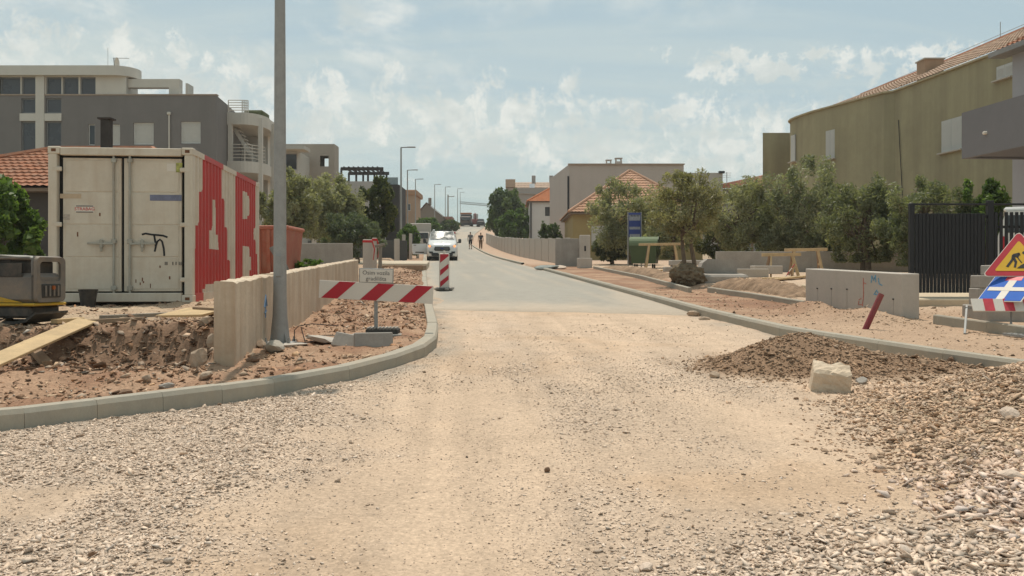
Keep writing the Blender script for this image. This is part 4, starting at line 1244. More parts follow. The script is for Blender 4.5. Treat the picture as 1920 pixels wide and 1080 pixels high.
# ------------------------------------------------------------------ two people walking away up the road
def skin_mesh(name, nodes, edges, m, parent, sub=2):
    me = bpy.data.meshes.new(name)
    me.from_pydata([n[0] for n in nodes], edges, []); me.materials.append(m)
    o = bpy.data.objects.new(name, me); link(o, parent)
    sk = o.modifiers.new('skin', 'SKIN'); sk.use_smooth_shade = True
    sv = me.skin_vertices[0].data
    for i, n in enumerate(nodes):
        r = n[1]; sv[i].radius = r if isinstance(r, tuple) else (r, r)
        sv[i].use_root = (i == 0)
    s = o.modifiers.new('sub', 'SUBSURF'); s.levels = sub; s.render_levels = sub
    return o
def person(label, loc, rz, shirt, lower, long_trousers, stride, h=1.76):
    root = thing('person', label, 'person', loc, rz, 'people walking up the road'); k = h/1.76
    skin = mat('skin', (.36,.22,.15), .6, .06, 6, bump=0); hair = mat('hair', (.025,.02,.016), .6, .1, 20, bump=.1)
    a = stride
    N_ = [((0,0,.96),(.145,.10)),((0,0,1.12),(.13,.095)),((0,.01,1.30),(.155,.105)),((0,.01,1.43),(.13,.085)),((0,0,1.50),(.055,.055)),((0,-.01,1.58),(.065,.075)),((0,-.015,1.67),(.078,.095)),((0,0,1.735),(.05,.06)),
         # legs
         ((-.095,0,.90),.085),((-.10,-a*.5,.50),(.06,.06)),((-.10,-a*.15,.10),(.04,.042)),((-.10,-a*.15-.14,.04),(.038,.03)),
         ((.095,0,.90),.085),((.10,a*.35,.50),(.06,.06)),((.10,a*.9,.12),(.04,.042)),((.10,a*.9-.13,.04),(.038,.03)),
         # arms
         ((-.19,.01,1.42),.055),((-.245,.04,1.15),(.043,.043)),((-.27,-.04,.93),(.033,.033)),((-.27,-.07,.83),(.034,.022)),((-.265,-.09,.76),(.02,.014)),
         ((.19,.01,1.42),.055),((.245,.04,1.15),(.043,.043)),((.27,-.02,.93),(.033,.033)),((.27,-.05,.83),(.034,.022)),((.265,-.07,.76),(.02,.014))]
    E_ = [(0,1),(1,2),(2,3),(3,4),(4,5),(5,6),(6,7),(0,8),(8,9),(9,10),(10,11),(0,12),(12,13),(13,14),(14,15),(3,16),(16,17),(17,18),(18,19),(19,20),(3,21),(21,22),(22,23),(23,24),(24,25)]
    skin_mesh('body', [(tuple(q*k for q in p), r) for p, r in N_], E_, skin, root)
    g = lambda i, s=1.0, dz=0: ((N_[i][0][0]*k, N_[i][0][1]*k, N_[i][0][2]*k+dz), tuple(q*s+.02 for q in (N_[i][1] if isinstance(N_[i][1], tuple) else (N_[i][1],)*2)))
    mid = lambda i, j, t, s=1.0: (tuple((N_[i][0][q]*(1-t)+N_[j][0][q]*t)*k for q in range(3)), tuple(.02+s*((N_[i][1] if isinstance(N_[i][1],tuple) else (N_[i][1],)*2)[q]*(1-t)+(N_[j][1] if isinstance(N_[j][1],tuple) else (N_[j][1],)*2)[q]*t) for q in range(2)))
    sh = [g(0,1.0,.0),g(1),g(2),g(3),g(16),mid(16,17,.75),g(21),mid(21,22,.75)]
    skin_mesh('shirt', sh, [(0,1),(1,2),(2,3),(3,4),(4,5),(3,6),(6,7)], shirt, root)
    tr = [g(0,1.03),g(8),g(9,1.15),g(12),g(13,1.15)]; ed = [(0,1),(1,2),(0,3),(3,4)]
    if long_trousers: tr += [g(10,1.1),g(14,1.1)]; ed += [(2,5),(4,6)]
    skin_mesh('trousers' if long_trousers else 'shorts', tr, ed, lower, root)
    hb = [((0,.015*k,1.62*k),(.068,.075)),((0,.005*k,1.70*k),(.085,.10)),((0,0,1.75*k),(.055,.065))]
    skin_mesh('hair', hb, [(0,1),(1,2)], hair, root)
    for i in (11,15):
        p = N_[i][0]; MB().box((p[0]*k,(p[1]+.06)*k,.04), (.10,.28,.08), .03).build('shoe', M_BLACK, root)
D = 93
person('person in grey shirt and dark shorts walking up the road', (PX(882,D),D,float(S(D))+.05), R(178), mat('grey_shirt', (.16,.155,.16), .9, .1, 8, bump=.1), mat('dark_shorts', (.018,.018,.022), .9, .1, 8, bump=.1), False, .12)
person('person in dark top and brown trousers walking along the right kerb', (PX(902,D),D-1,float(S(D-1))+.05), R(185), mat('navy_top', (.035,.037,.045), .9, .1, 8, bump=.1), mat('brown_trousers', (.13,.075,.04), .9, .1, 8, bump=.1), True, .05, 1.72)

# ------------------------------------------------------------------ trees
M_LEAF = leaf_mat('leaves')
M_BARK = mat('bark', (.16,.12,.085), .95, .25, 8, bump=.6, bscale=22)
OLIVE = ((.16,.16,.095),(.24,.235,.145),(.33,.315,.21))
GREEN = ((.055,.09,.025),(.085,.135,.035),(.13,.19,.05))
DARKG = ((.05,.075,.028),(.075,.105,.04),(.11,.14,.055))
def tree(name, label, base, height, crown, n_leaf, leaf, trunk_r, seed, pal=OLIVE, trunks=1, group=None, cat='tree', clumps=70, low=.25, hang=0.0, split=.35, narrow=.32):
    """crown = (rx, ry) radii; leaves gather in clumps at the ends of real branches"""
    rg = np.random.default_rng(seed); r = random.Random(seed)
    root = thing(name, label, cat, base, 0, group)
    rx, ry = crown; z0, z1 = height*low, height
    zc = (z0+z1)/2; rz = (z1-z0)/2
    # clump centres
    cs = []; clumps = int(clumps*1.25)
    lump = [(rg.normal(size=3), r.uniform(.55,1.22)) for _ in range(9)]
    while len(cs) < clumps:
        d = rg.normal(size=3); d /= np.linalg.norm(d)
        k = 1.0
        for v, s in lump:
            v = v/np.linalg.norm(v); c = d.dot(v)
            if c > .55: k = .35*k+.65*s
        q = d*k*(rg.uniform(.35,1)**.55)
        if q[2] < -.55 and r.random() < .4: continue
        if len(cs) % 8 == 0: q = d*k*rg.uniform(.95,1.1)
        cs.append((q[0]*rx, q[1]*ry, min(zc+q[2]*rz, height*1.04)))
    cs = np.array(cs)
    wood = MB()
    zs_ = height*split
    tips = []
    for t in range(trunks):
        ox = r.uniform(-.12,.12)*trunks; oy = r.uniform(-.1,.1)*trunks
        bx, by = r.uniform(-.15,.15)*rx, r.uniform(-.15,.15)*ry
        pts = [(ox,oy,-.15),(ox*.9,oy*.9,zs_*.3),(ox*.5+bx*.5+r.uniform(-.05,.05),oy*.5+by*.5,zs_*.7),(bx,by,zs_)]
        wood.tube(pts, [trunk_r*1.35,trunk_r,trunk_r*.85,trunk_r*.7], 8)
        tips.append((bx,by,zs_))
    nb = max(6, clumps//6)
    for i in range(nb):
        c = cs[(i*clumps)//nb]; s = tips[i % len(tips)]
        m = [(s[q]+c[q])/2+(r.uniform(-.1,.1)*rx if q < 2 else .06*height) for q in range(3)]
        wood.tube([s, m, tuple(c)], [trunk_r*.5,trunk_r*.3,trunk_r*.08], 6)
        for j in range(3):
            e = cs[r.randrange(clumps)]
            if np.linalg.norm(e-np.array(m)) < rx*1.1: wood.tube([m, tuple((np.array(m)+e)/2+np.array((0,0,.04))), tuple(e)], [trunk_r*.22,trunk_r*.13,trunk_r*.04], 5)
    wood.build('trunk', M_BARK, root, True)
    ci = rg.integers(0, clumps, n_leaf)
    rad = np.array([rx,ry,rz])*rg.uniform(.10,.20,(clumps,1)); rad[::8] *= np.array((.8,.8,1.1))
    off = rg.normal(size=(n_leaf,3)); off *= (rg.uniform(0,1,(n_leaf,1))**.4)/np.linalg.norm(off,axis=1,keepdims=True)
    c = cs[ci]+off*rad[ci]*1.3
    c[:,2] = np.maximum(c[:,2], .12*height)
    d = rg.normal(size=(n_leaf,3))+np.array((0,0,.35-hang)); d /= np.linalg.norm(d,axis=1,keepdims=True)
    w = np.cross(d, rg.normal(size=(n_leaf,3))); w /= np.linalg.norm(w,axis=1,keepdims=True)
    ln = leaf*rg.uniform(.6,1.4,(n_leaf,1))
    V = np.stack([c-d*ln, c+w*ln*narrow, c+d*ln, c-w*ln*narrow], 1).reshape(-1,3)
    F = np.arange(n_leaf*4).reshape(-1,4)
    pal = np.array(pal)
    ct = rg.uniform(0,1,clumps)[ci]; lt = np.clip(ct*.6+rg.uniform(0,1,n_leaf)*.55-.08, 0, 1)
    t = lt[:,None]*2
    pal = pal*1.22
    col = np.where(t < 1, pal[0]*(1-t)+pal[1]*t, pal[1]*(2-t)+pal[2]*(t-1))
    me = np_mesh('crown', V, F, M_LEAF, {'tint': np.repeat(col, 4, 0)})
    link(bpy.data.objects.new('crown', me), root)
    return root
def tree_at(u0, u1, vtop, D, label, n=9000, leaf=.07, seed=1, pal=OLIVE, lift=.15, zbase=None, **kw):
    x = (PX(u0,D)+PX(u1,D))/2; rx = abs(PX(u1,D)-PX(u0,D))/2*1.03; n = int(n*1.35)
    zb = (Hs(x,D) if zbase is None else zbase); h = PZ(vtop,D)-zb
    return tree(kw.pop('name','olive_tree'), label, (x,D,zb), h, (rx, kw.pop('ry',rx*.85)), n, leaf, kw.pop('tr',.10), seed, pal, **kw)
# left row
tree_at(486,600,330,38,'broad olive tree right behind the container end', 13000, .085, 11, trunks=2, low=.12, clumps=80)
tree_at(560,690,324,44,'tall olive tree in the middle of the left tree row', 15000, .09, 12, trunks=2, low=.10, clumps=90)
tree_at(612,722,392,41,'low rounded grey green bush before the left trees', 10000, .07, 13, ((.075,.095,.06),(.11,.13,.085),(.15,.165,.11)), name='shrub', cat='shrub', low=.05, clumps=60)
tree_at(668,745,326,52,'dark green tree with yellowish tips left of the first distant lamp post', 10000, .10, 14, ((.03,.045,.015),(.06,.075,.022),(.14,.135,.035)), name='tree', low=.12, narrow=.5)
tree_at(-70,76,330,19.5,'bright green leafy fig bush beside the tiled roof house', 7000, .085, 15, GREEN, name='fig_tree', low=.12, narrow=.55, clumps=60, tr=.05)
tree_at(780,826,404,128,'small rounded tree below the gabled house', 3500, .22, 16, GREEN, name='tree', low=.1, narrow=.5)
tree_at(822,866,414,150,'hedge like tree left of the far dump truck', 3000, .25, 17, DARKG, name='tree', low=.1, narrow=.5)
tree_at(742,790,418,62,'scrubby bush under the first distant lamp post', 3500, .10, 18, GREEN, name='shrub', cat='shrub', low=.05, narrow=.5)

# ------------------------------------------------------------------ buildings
def edge_frame(a, b):
    a, b = Vector((a[0],a[1],0)), Vector((b[0],b[1],0)); d = (b-a).normalized(); return a, d, Vector((d.y,-d.x,0)), (b-a).length
def block(root, poly, z0, z1, m, openings=None, name='wall', roof_mat=None, cap=True, depth=.14):
    """walls over a ground polygon (world XY, counter-clockwise), with real openings; openings[i] = [(s0,s1,za,zb)] on edge i. Outside is on the right of a->b reversed"""
    o = root.location; mb = MB(); n = len(poly)
    for i in range(n):
        a, d, nr, L = edge_frame(poly[i], poly[(i+1)%n])
        ops = (openings or {}).get(i, [])
        xs = sorted({0.0, L, *[q for op in ops for q in op[:2]]}); zs = sorted({z0, z1, *[q for op in ops for q in op[2:4]]})
        def pt(s, z, dep=0.0):
            p = a+d*s-nr*dep; return (p.x-o.x, p.y-o.y, z-o.z)
        for x0, x1 in zip(xs[:-1], xs[1:]):
            for q0, q1 in zip(zs[:-1], zs[1:]):
                xm, zm = (x0+x1)/2, (q0+q1)/2
                if any(op[0] < xm < op[1] and op[2] < zm < op[3] for op in ops): continue
                mb.quad(pt(x0,q0), pt(x1,q0), pt(x1,q1), pt(x0,q1))
        for s0, s1, za, zb in [op[:4] for op in ops]:
            mb.quad(pt(s0,za), pt(s0,zb), pt(s0,zb,depth), pt(s0,za,depth)); mb.quad(pt(s1,zb), pt(s1,za), pt(s1,za,depth), pt(s1,zb,depth))
            mb.quad(pt(s0,zb), pt(s1,zb), pt(s1,zb,depth), pt(s0,zb,depth)); mb.quad(pt(s1,za), pt(s0,za), pt(s0,za,depth), pt(s1,za,depth))
    if cap: mb.add([(p[0]-o.x,p[1]-o.y,z1-o.z) for p in poly], [tuple(range(n))])
    return mb.build(name, m, root)
def window(root, a, b, s0, s1, za, zb, kind='glass', dep=.12, frame=None, sill=False, pane=None, bars=1):
    """window unit filling an opening on the edge a->b"""
    o = root.location; p0, d, nr, L = edge_frame(a, b)
    fm = frame or mat('white_frame', (.60,.58,.54), .5, bump=0)
    an = math.atan2(d.y, d.x)
    c = p0+d*((s0+s1)/2)-nr*dep
    w = thing('window', None, None); w.parent = root; w.location = (c.x-o.x, c.y-o.y, (za+zb)/2-o.z); w.rotation_euler = (0,0,an)
    W, Hh = s1-s0, zb-za; t = min(.07, W*.12)
    fr = MB()
    for x in (-W/2+t/2, W/2-t/2): fr.box((x,0,0), (t,.06,Hh))
    for z in (-Hh/2+t/2, Hh/2-t/2): fr.box((0,0,z), (W-2*t,.06,t))
    for k in range(1, bars): fr.box((-W/2+W*k/bars,0,0), (t*.8,.05,Hh-2*t))
    fr.build('frame', fm, w)
    if kind == 'glass': MB().box((0,.012,0), (W-t,.012,Hh-t)).build('pane', pane or M_GLASS, w)
    elif kind == 'roller':
        sl = MB(); k = max(6, int(Hh/.08))
        for q in range(k): sl.box((0,-.005,-Hh/2+t+(Hh-2*t)*(q+.5)/k), (W-2*t,.03,(Hh-2*t)/k*.93), .006)
        sl.build('roller_shutter', pane or mat('shutter_white', (.52,.50,.46), .6, .04, 3, bump=0), w)
    elif kind == 'shutters':
        for s in (-1,1):
            lf = MB().box((s*W/4,-.10,0), (W/2-.015,.045,Hh-.01), .006).build('shutter_leaf', pane or mat('shutter_white', (.62,.60,.56), .6, .04, 3, bump=0), w)
            lv = MB()
            for q in range(12): lv.box((s*W/4,-.125,-Hh/2+.1+(Hh-.2)*(q+.5)/12), (W/2-.14,.012,(Hh-.2)/12*.7))
            lv.build('louvre', MATS['shutter_white'], lf)
    if sill: MB().box((0,-dep-.03,-Hh/2-.03), (W+.16,.26,.05)).build('sill', M_CONC_PALE, w)
    return w
def tiled_roof(root, corners_lo, corners_hi, m, name='roof', pitch=.22, rowlen=.36):
    """one sloping tiled plane between an eave line (2 points) and a ridge line (2 points): rolled tiles in stepped rows (world coords)"""
    o = root.location
    A, B = [Vector(c) for c in corners_lo]; C, Dd = [Vector(c) for c in corners_hi]     # C above A, Dd above B
    Lw = (B-A).length; n = max(4, int(Lw/pitch)); up = ((C+Dd)/2-(A+B)/2).length; rws = max(2, int(up/rowlen))
    nrm = (B-A).cross((C+Dd)/2-(A+B)/2).normalized()
    if nrm.z < 0: nrm = -nrm
    V, F = [], []; m_ = 4
    for r_ in range(rws):
        for e in (0, 1):
            t = (r_+e)/rws
            l = A.lerp(C, t); q = B.lerp(Dd, t)
            lift = .045 if e == 0 else .0
            # tile columns keep to the eave's spacing, so hips cut across them
            for k in range(n*m_+1):
                s = k/(n*m_)
                w = l.lerp(q, s)
                # phase measured along the eave direction
                ph = (w-A).dot((B-A).normalized())/pitch*2*math.pi
                V.append(tuple(w-o+nrm*(lift+.035*(.5+.5*math.cos(ph)))))
    k1 = n*m_+1
    for r_ in range(rws):
        b0 = r_*2*k1
        for k in range(n*m_): F.append((b0+k, b0+k+1, b0+k1+k+1, b0+k1+k))
        if r_ < rws-1:
            b1 = b0+k1; b2 = b0+2*k1
            for k in range(n*m_): F.append((b1+k, b1+k+1, b2+k+1, b2+k))
        if r_ == 0: 
            pass
    up_ = Vector(V[1])-Vector(V[0])
    f = F[0]; nn = (Vector(V[f[1]])-Vector(V[f[0]])).cross(Vector(V[f[2]])-Vector(V[f[0]]))
    if nn.z < 0: F = [q[::-1] for q in F]
    return MB().add(V, F).build(name, m, root, False)
M_TERRA = mat('terracotta', (.34,.145,.08), .85, .28, 3.5, bump=.1, dirt=(.30,.22,.16), dirt_amt=.5, dirt_scale=3)
M_TERRA_PALE = mat('pale_terracotta', (.43,.305,.225), .85, .25, 3.0, bump=.1, dirt=(.30,.24,.18), dirt_amt=.5, dirt_scale=2)
def hip_roof(root, x0, x1, y0, y1, ze, zr, rx0, rx1, ry, m):
    lo = [(x0,y0,ze),(x1,y0,ze),(x1,y1,ze),(x0,y1,ze)]; a, b = (rx0,ry,zr), (rx1,ry,zr)
    tiled_roof(root, (lo[0],lo[1]), (a,b), m); tiled_roof(root, (lo[1],lo[2]), (b,b), m, 'roof'); tiled_roof(root, (lo[2],lo[3]), (b,a), m, 'roof'); tiled_roof(root, (lo[3],lo[0]), (a,a), m, 'roof')
    o = root.location; mb = MB()
    for p, q in ((lo[0],a),(lo[1],b),(lo[2],b),(lo[3],a),(a,b)):
        p, q = Vector(p)-o+Vector((0,0,.06)), Vector(q)-o+Vector((0,0,.06))
        if (p-q).length > .1: mb.tube([p,q], .09, 6)
    mb.build('ridge_tiles', m, root)
    MB().box(((x0+x1)/2-o.x,(y0+y1)/2-o.y,ze-.06-o.z), (x1-x0-.1,y1-y0-.1,.10)).build('soffit', mat('eave_wood', (.20,.15,.11), .8), root)
def rect(x0,x1,y0,y1): return [(x0,y0),(x1,y0),(x1,y1),(x0,y1)]

# --- grey apartment building, left
def grey_building():
    D = 53.0
    z = lambda v: PZ(v, D); x = lambda u: PX(u, D)
    zg = float(S(D)); root = thing('apartment_building', 'grey modern apartment building with white penthouse and curved white balconies', 'building', (x(200),D,zg))
    mg = mat('grey_render', (.19,.172,.162), .9, .05, 1.2, bump=.05, streak=(.12,.11,.105), streak_amt=.3, streak_scale=1.2)
    mwh = mat('white_render', (.56,.52,.46), .9, .04, 1.2, bump=.03, streak=(.42,.38,.33), streak_amt=.25, streak_scale=1.5)
    mgl = mat('tinted_glass', (.07,.075,.085), .3, .1, 1, spec=.4, bump=0)
    xl, xr = x(-120), x(406); yb = D+2.9
    a, b = (xl,D), (xr,D); top = z(179)
    s = lambda u: x(u)-xl
    # openings on the front (edge 0)
    wins = [(165,178,233,272,'glass'),(207,225,233,272,'roller'),(250,288,230,271,'roller'),(339,376,228,269,'roller')]
    big = [(40,67,228,300),(86,115,228,300),(-90,-30,228,300),(40,67,184,212),(86,115,184,212)]
    op = [(s(u0),s(u1),z(v1),z(v0)) for u0,u1,v0,v1,_ in wins]+[(s(u0),s(u1),z(v1),z(v0)) for u0,u1,v0,v1 in big]
    poly = [(xl,D),(xr,D),(xr-.28,yb),(xr-1.5,D+13),(xl,D+13)]
    block(root, poly, zg-1, top, mg, {0: op})
    o = root.location
    fr = mat('grey_frame', (.20,.20,.20), .6, bump=0)
    for u0,u1,v0,v1,k in wins: window(root, a, b, s(u0), s(u1), z(v1), z(v0), k)
    for u0,u1,v0,v1 in big: window(root, a, b, s(u0), s(u1), z(v1), z(v0), 'glass', frame=fr, pane=mgl)
    loc = lambda X,Y,Z: (X-o.x, Y-o.y, Z-o.z)
    def bx(nm, u0,u1,v0,v1, y0, y1, m, bv=0.0):
        return MB().box(loc((x(u0)+x(u1))/2,(y0+y1)/2,(z(v0)+z(v1))/2), (x(u1)-x(u0), y1-y0, z(v0)-z(v1)), bv).build(nm, m, root)
    bx('white_pillar',68,84,143,320,D-.10,D+.25,mwh); bx('white_band',38,67.6,213,227,D-.08,D+.2,mwh); bx('white_band',84.4,116,213,227,D-.08,D+.2,mwh)
    bx('roof_coping',-120,407,176.5,179,D-.04,D+.3,mat('coping', (.34,.26,.2), .8, bump=0))
    # penthouse
    pzb, pzt = top, z(143)
    pl = [(-118,-60),(-52,0),(0,38),(40,67),(86,115),(117,147),(150,179)]
    ppoly = [(xl,D+.02),(x(236),D+.02),(x(232),D+2),(xl,D+2)]
    pop = [(x(u0)-xl,x(u1)-xl,z(180),z(144)) for u0,u1 in pl]
    pop = [(p,q,max(r_,top+.02),min(t,pzt-.02)) for p,q,r_,t in pop]
    block(root, ppoly, top, pzt, mwh, {0: pop}, 'penthouse_wall')
    for p in pop: window(root, ppoly[0], ppoly[1], *p, 'glass', frame=fr, pane=mgl)
    # roof slab with rounded end
    rr = []
    cx, cy, rad = x(222), D+2.6, 0; 
    pts = [(xl,D-.35),(x(215),D-.35)]+[(x(215)+1.1*math.sin(t), D+.9-1.25*math.cos(t)) for t in np.linspace(.15, math.pi-.15, 14)]+[(x(215),D+2.2),(xl,D+2.2)]
    MB().prism([(p[0]-o.x,p[1]-o.y) for p in pts], z(125)-pzt, Matrix.Translation((0,0,pzt-o.z))).build('penthouse_roof', mwh, root)
    # pergola frame on the terrace
    bx('pergola_beam',236,333,146,162,D+.3,D+.8,mwh); bx('pergola_leg',313,333,162,179,D+.3,D+.8,mwh); bx('pergola_leg',334,338,148,179,D+1.2,D+2.2,mwh)
    # dish and aerials on the penthouse roof
    zt = z(125)-o.z; dx = x(208)-o.x
    MB().tube([(dx,.5,zt),(dx-.05,.5,zt+.6)], .03, 6).build('dish_mast', M_GALV, root)
    me = MB(); V = []; F = []
    for i in range(4):
        for k in range(14):
            rr_ = i/3*.33; an = 6.283*k/14; V.append((dx+.05+.12*(rr_/.33)**2, .45+rr_*math.cos(an), zt+.32+rr_*math.sin(an)))
    for i in range(3):
        for k in range(14): F.append((i*14+k, i*14+(k+1)%14, (i+1)*14+(k+1)%14, (i+1)*14+k))
    me.add(V, F).build('satellite_dish', mwh, root, True)
    MB().tube([(dx-.1,.5,zt+.62),(dx+.85,.5,zt+.60)], .018, 6).build('aerial', M_GALV, root)
    MB().tube([(x(188)-o.x,1,zt),(x(188)-o.x,1,zt+1.35)], .012, 5).build('aerial', M_GALV, root)
    # downpipe
    MB().tube([(x(318)-o.x,-.07,z(213)-o.z),(x(318)-o.x,-.07,0)], .05, 8).build('downpipe', mwh, root, True); MB().box((x(318)-o.x,-.09,z(213)-o.z),(.2,.16,.16),.02).build('rain_hopper', mwh, root)
    # curved balconies on the right-hand side
    X0 = xr-.3; Y0 = yb-.1
    def plate(zb, zt_, R_=1.0, nm='balcony_slab'):
        pts = [(X0-.2,Y0)]+[(X0+.9+1.15*R_*math.sin(t), Y0+2.0-2.0*math.cos(t)) for t in np.linspace(0, math.pi*.62, 12)]+[(X0+1.9,Y0+6),(X0-.2,Y0+6)]
        MB().prism([(p[0]-o.x,p[1]-o.y) for p in pts], zt_-zb, Matrix.Translation((0,0,zb-o.z))).build(nm, mwh, root)
        return pts
    D2 = Y0+.6; zz = lambda v: PZ(v, D2)
    plate(zz(236),zz(214)); plate(zz(325),zz(304)); plate(zz(410),zz(392))
    for (px, py) in ((X0+1.85,Y0+.9),(X0+2.0,Y0+3.2),(X0+.2,Y0+.15)):
        MB().box((px-o.x,py-o.y,(zz(214)+zg-1)/2-o.z), (.26,.26,zz(214)-zg+.6)).build('column', mwh, root)
    for vb, vt in ((304,273),(214,191)):
        pts = [(X0+.1,Y0+.05)]+[(X0+.9+1.1*math.sin(t), Y0+2.0-1.95*math.cos(t)) for t in np.linspace(0,1.3 if vb > 250 else .35,8)]
        rl = MB()
        for k in range(5):
            zq = zz(vb)+(zz(vt)-zz(vb))*(k+1)/5-o.z; rl.tube([(p[0]-o.x,p[1]-o.y,zq) for p in pts], .028, 5)
        for p in pts[::2]: rl.bar((p[0]-o.x,p[1]-o.y,zz(vb)-o.z),(p[0]-o.x,p[1]-o.y,zz(vt)-o.z),.05,.05)
        rl.build('railing', mwh, root)
    stp = MB()
    for k in range(10):
        t = k/9; stp.box((X0+.25+1.25*t-o.x, Y0+1.4-o.y, zz(236)+(zz(304)-zz(236))*t-o.z), (.3,.8,.06))
    stp.bar((X0+.15-o.x,Y0+1.0-o.y,zz(238)-o.z),(X0+1.5-o.x,Y0+1.0-o.y,zz(302)-o.z),.08,.22); stp.build('stair_flight', mwh, root)
    MB().box((X0+1.2-o.x,Y0+2.4-o.y,zz(208)-o.z),(1.2,1.6,.5),.1).build('planter', mat('planter_green', (.09,.10,.05), .9, .4, 8, bump=.5), root)
    block(root, [(X0-1.2,Y0+5),(X0+1.2,Y0+5),(X0+1.2,Y0+8),(X0-1.2,Y0+8)], zg, zz(214), mwh, name='rear_wall')
grey_building()

# --- tiled house behind the container
def tiled_house():
    x0, x1, y0, y1 = -19.6, -9.6, 26, 34; zg = float(S(26))
    root = thing('tiled_house', 'low dark walled house with terracotta hipped roof behind the container', 'house', (-15,26,zg))
    block(root, rect(x0+.4,x1-.4,y0+.45,y1-.4), zg-.4, 3.85, mat('dark_render', (.075,.065,.06), .9, .08, 2, bump=.1))
    hip_roof(root, x0, x1, y0, y1, 3.78, 5.38, -15.2, -11.9, 30, M_TERRA)
    c = MB().box((PX(200,29.5)+15,3.5,5.75-zg), (.28,.3,1.1), .01).build('chimney', mat('sooty_render', (.05,.045,.04), .95, .2, 4, bump=.2), root)
    MB().box((PX(200,29.5)+15,3.5,6.33-zg), (.44,.44,.06), .01).build('chimney_cap', MATS['sooty_render'], c)
tiled_house()
D = 20.6
gw = thing('garden_wall', 'low grey garden wall at the left edge behind the compactor', 'wall', (-9.5,D,Hs(-9.5,D)))
MB().box((-1.3,0,.27), (6,.2,.7), .01).build('wall_body', M_CONC_GREY, gw)

# --- beige block, pergola house, far houses on the left
def beige_house():
    D = 75; zg = float(S(D)); root = thing('beige_house', 'beige flat roofed house with dark windows behind the lamp post', 'house', (PX(550,D),D,zg))
    mb_ = mat('beige_render', (.34,.29,.24), .9, .05, 1, bump=.03); mwh = mat('house_white', (.46,.43,.38), .9, .04, 1, bump=.03)
    a, b = (PX(470,D),D), (PX(558,D),D); s = lambda u: PX(u,D)-a[0]
    op = [(s(489),s(513),PZ(318,D),PZ(288,D)),(s(531),s(556.5),PZ(318,D),PZ(288,D))]
    block(root, [a,b,(b[0],D+5),(a[0],D+5)], zg-1, PZ(283,D), mwh, {0: op})
    for q in op: window(root, a, b, *q, 'glass', frame=mat('grey_frame',(.2,.2,.2)))
    MB().box((PX(522,D)-root.location.x,-.3,PZ(280.5,D)-zg), (PX(572,D)-PX(470,D)+.4,2.2,.28)).build('roof_slab', mwh, root)
    D2 = 79.5; a2, b2 = (PX(520,D2),D2), (PX(627,D2),D2)
    op2 = [(PX(600,D2)-a2[0],PX(616,D2)-a2[0],PZ(312,D2),PZ(292,D2))]
    poly = [a2,b2,(b2[0],D2+2.0),(a2[0],D2+2.0)]
    L = b2[0]-a2[0]
    block(root, poly, zg-1, PZ(270,D2), mb_, {0: op2, 2: [(L-op2[0][1],L-op2[0][0],op2[0][2],op2[0][3])]}, 'upper_wall', cap=True)
beige_house()
def pergola_house():
    D = 90; zg = float(S(D)); root = thing('pergola_house', 'pale house with dark steel roof pergola behind the trees', 'house', (PX(690,D),D,zg)); o = root.location
    mp = mat('pale_render', (.38,.36,.34), .9, .05, 1, bump=.03); mk = mat('dark_brown', (.04,.033,.03), .8, .1, 3, bump=.02)
    block(root, rect(PX(630,D),PX(716,D),D,D+8), zg-1, PZ(340,D), mp)
    block(root, rect(PX(719,D+3),PX(748,D+3),D+3,D+9), zg-1, PZ(346,D+3), mk, name='dark_wing')
    L = lambda u, y, v: (PX(u,y)-o.x, y-o.y, PZ(v,y)-o.z)
    for u in (640,668,690,714):
        for y in (D+.3,D+4.5): MB().bar(L(u,D+.3,340)[:1]+(y-o.y,L(u,D+.3,340)[2]), L(u,D+.3,316)[:1]+(y-o.y,L(u,D+.3,316)[2]), .18,.18).build('pergola_post', mk, root)
    for y in (D+.3,D+4.5): MB().bar((L(638,D,316)[0],y-o.y,L(0,D,316)[2]),(L(718,D,316)[0],y-o.y,L(0,D,316)[2]),.2,.32).build('pergola_beam', mk, root)
    for u in range(644,716,9): MB().bar((PX(u,D)-o.x,.1,L(0,D,313)[2]),(PX(u,D)-o.x,5,L(0,D,313)[2]),.1,.14).build('rafter', mk, root)
    MB().box((PX(733,D+3)-o.x,3.2,PZ(339,D+3)-o.z),(1.4,.03,.75)).build('glass_balustrade', mat('pale_glass',(.25,.30,.31),.2,bump=0), root)
pergola_house()
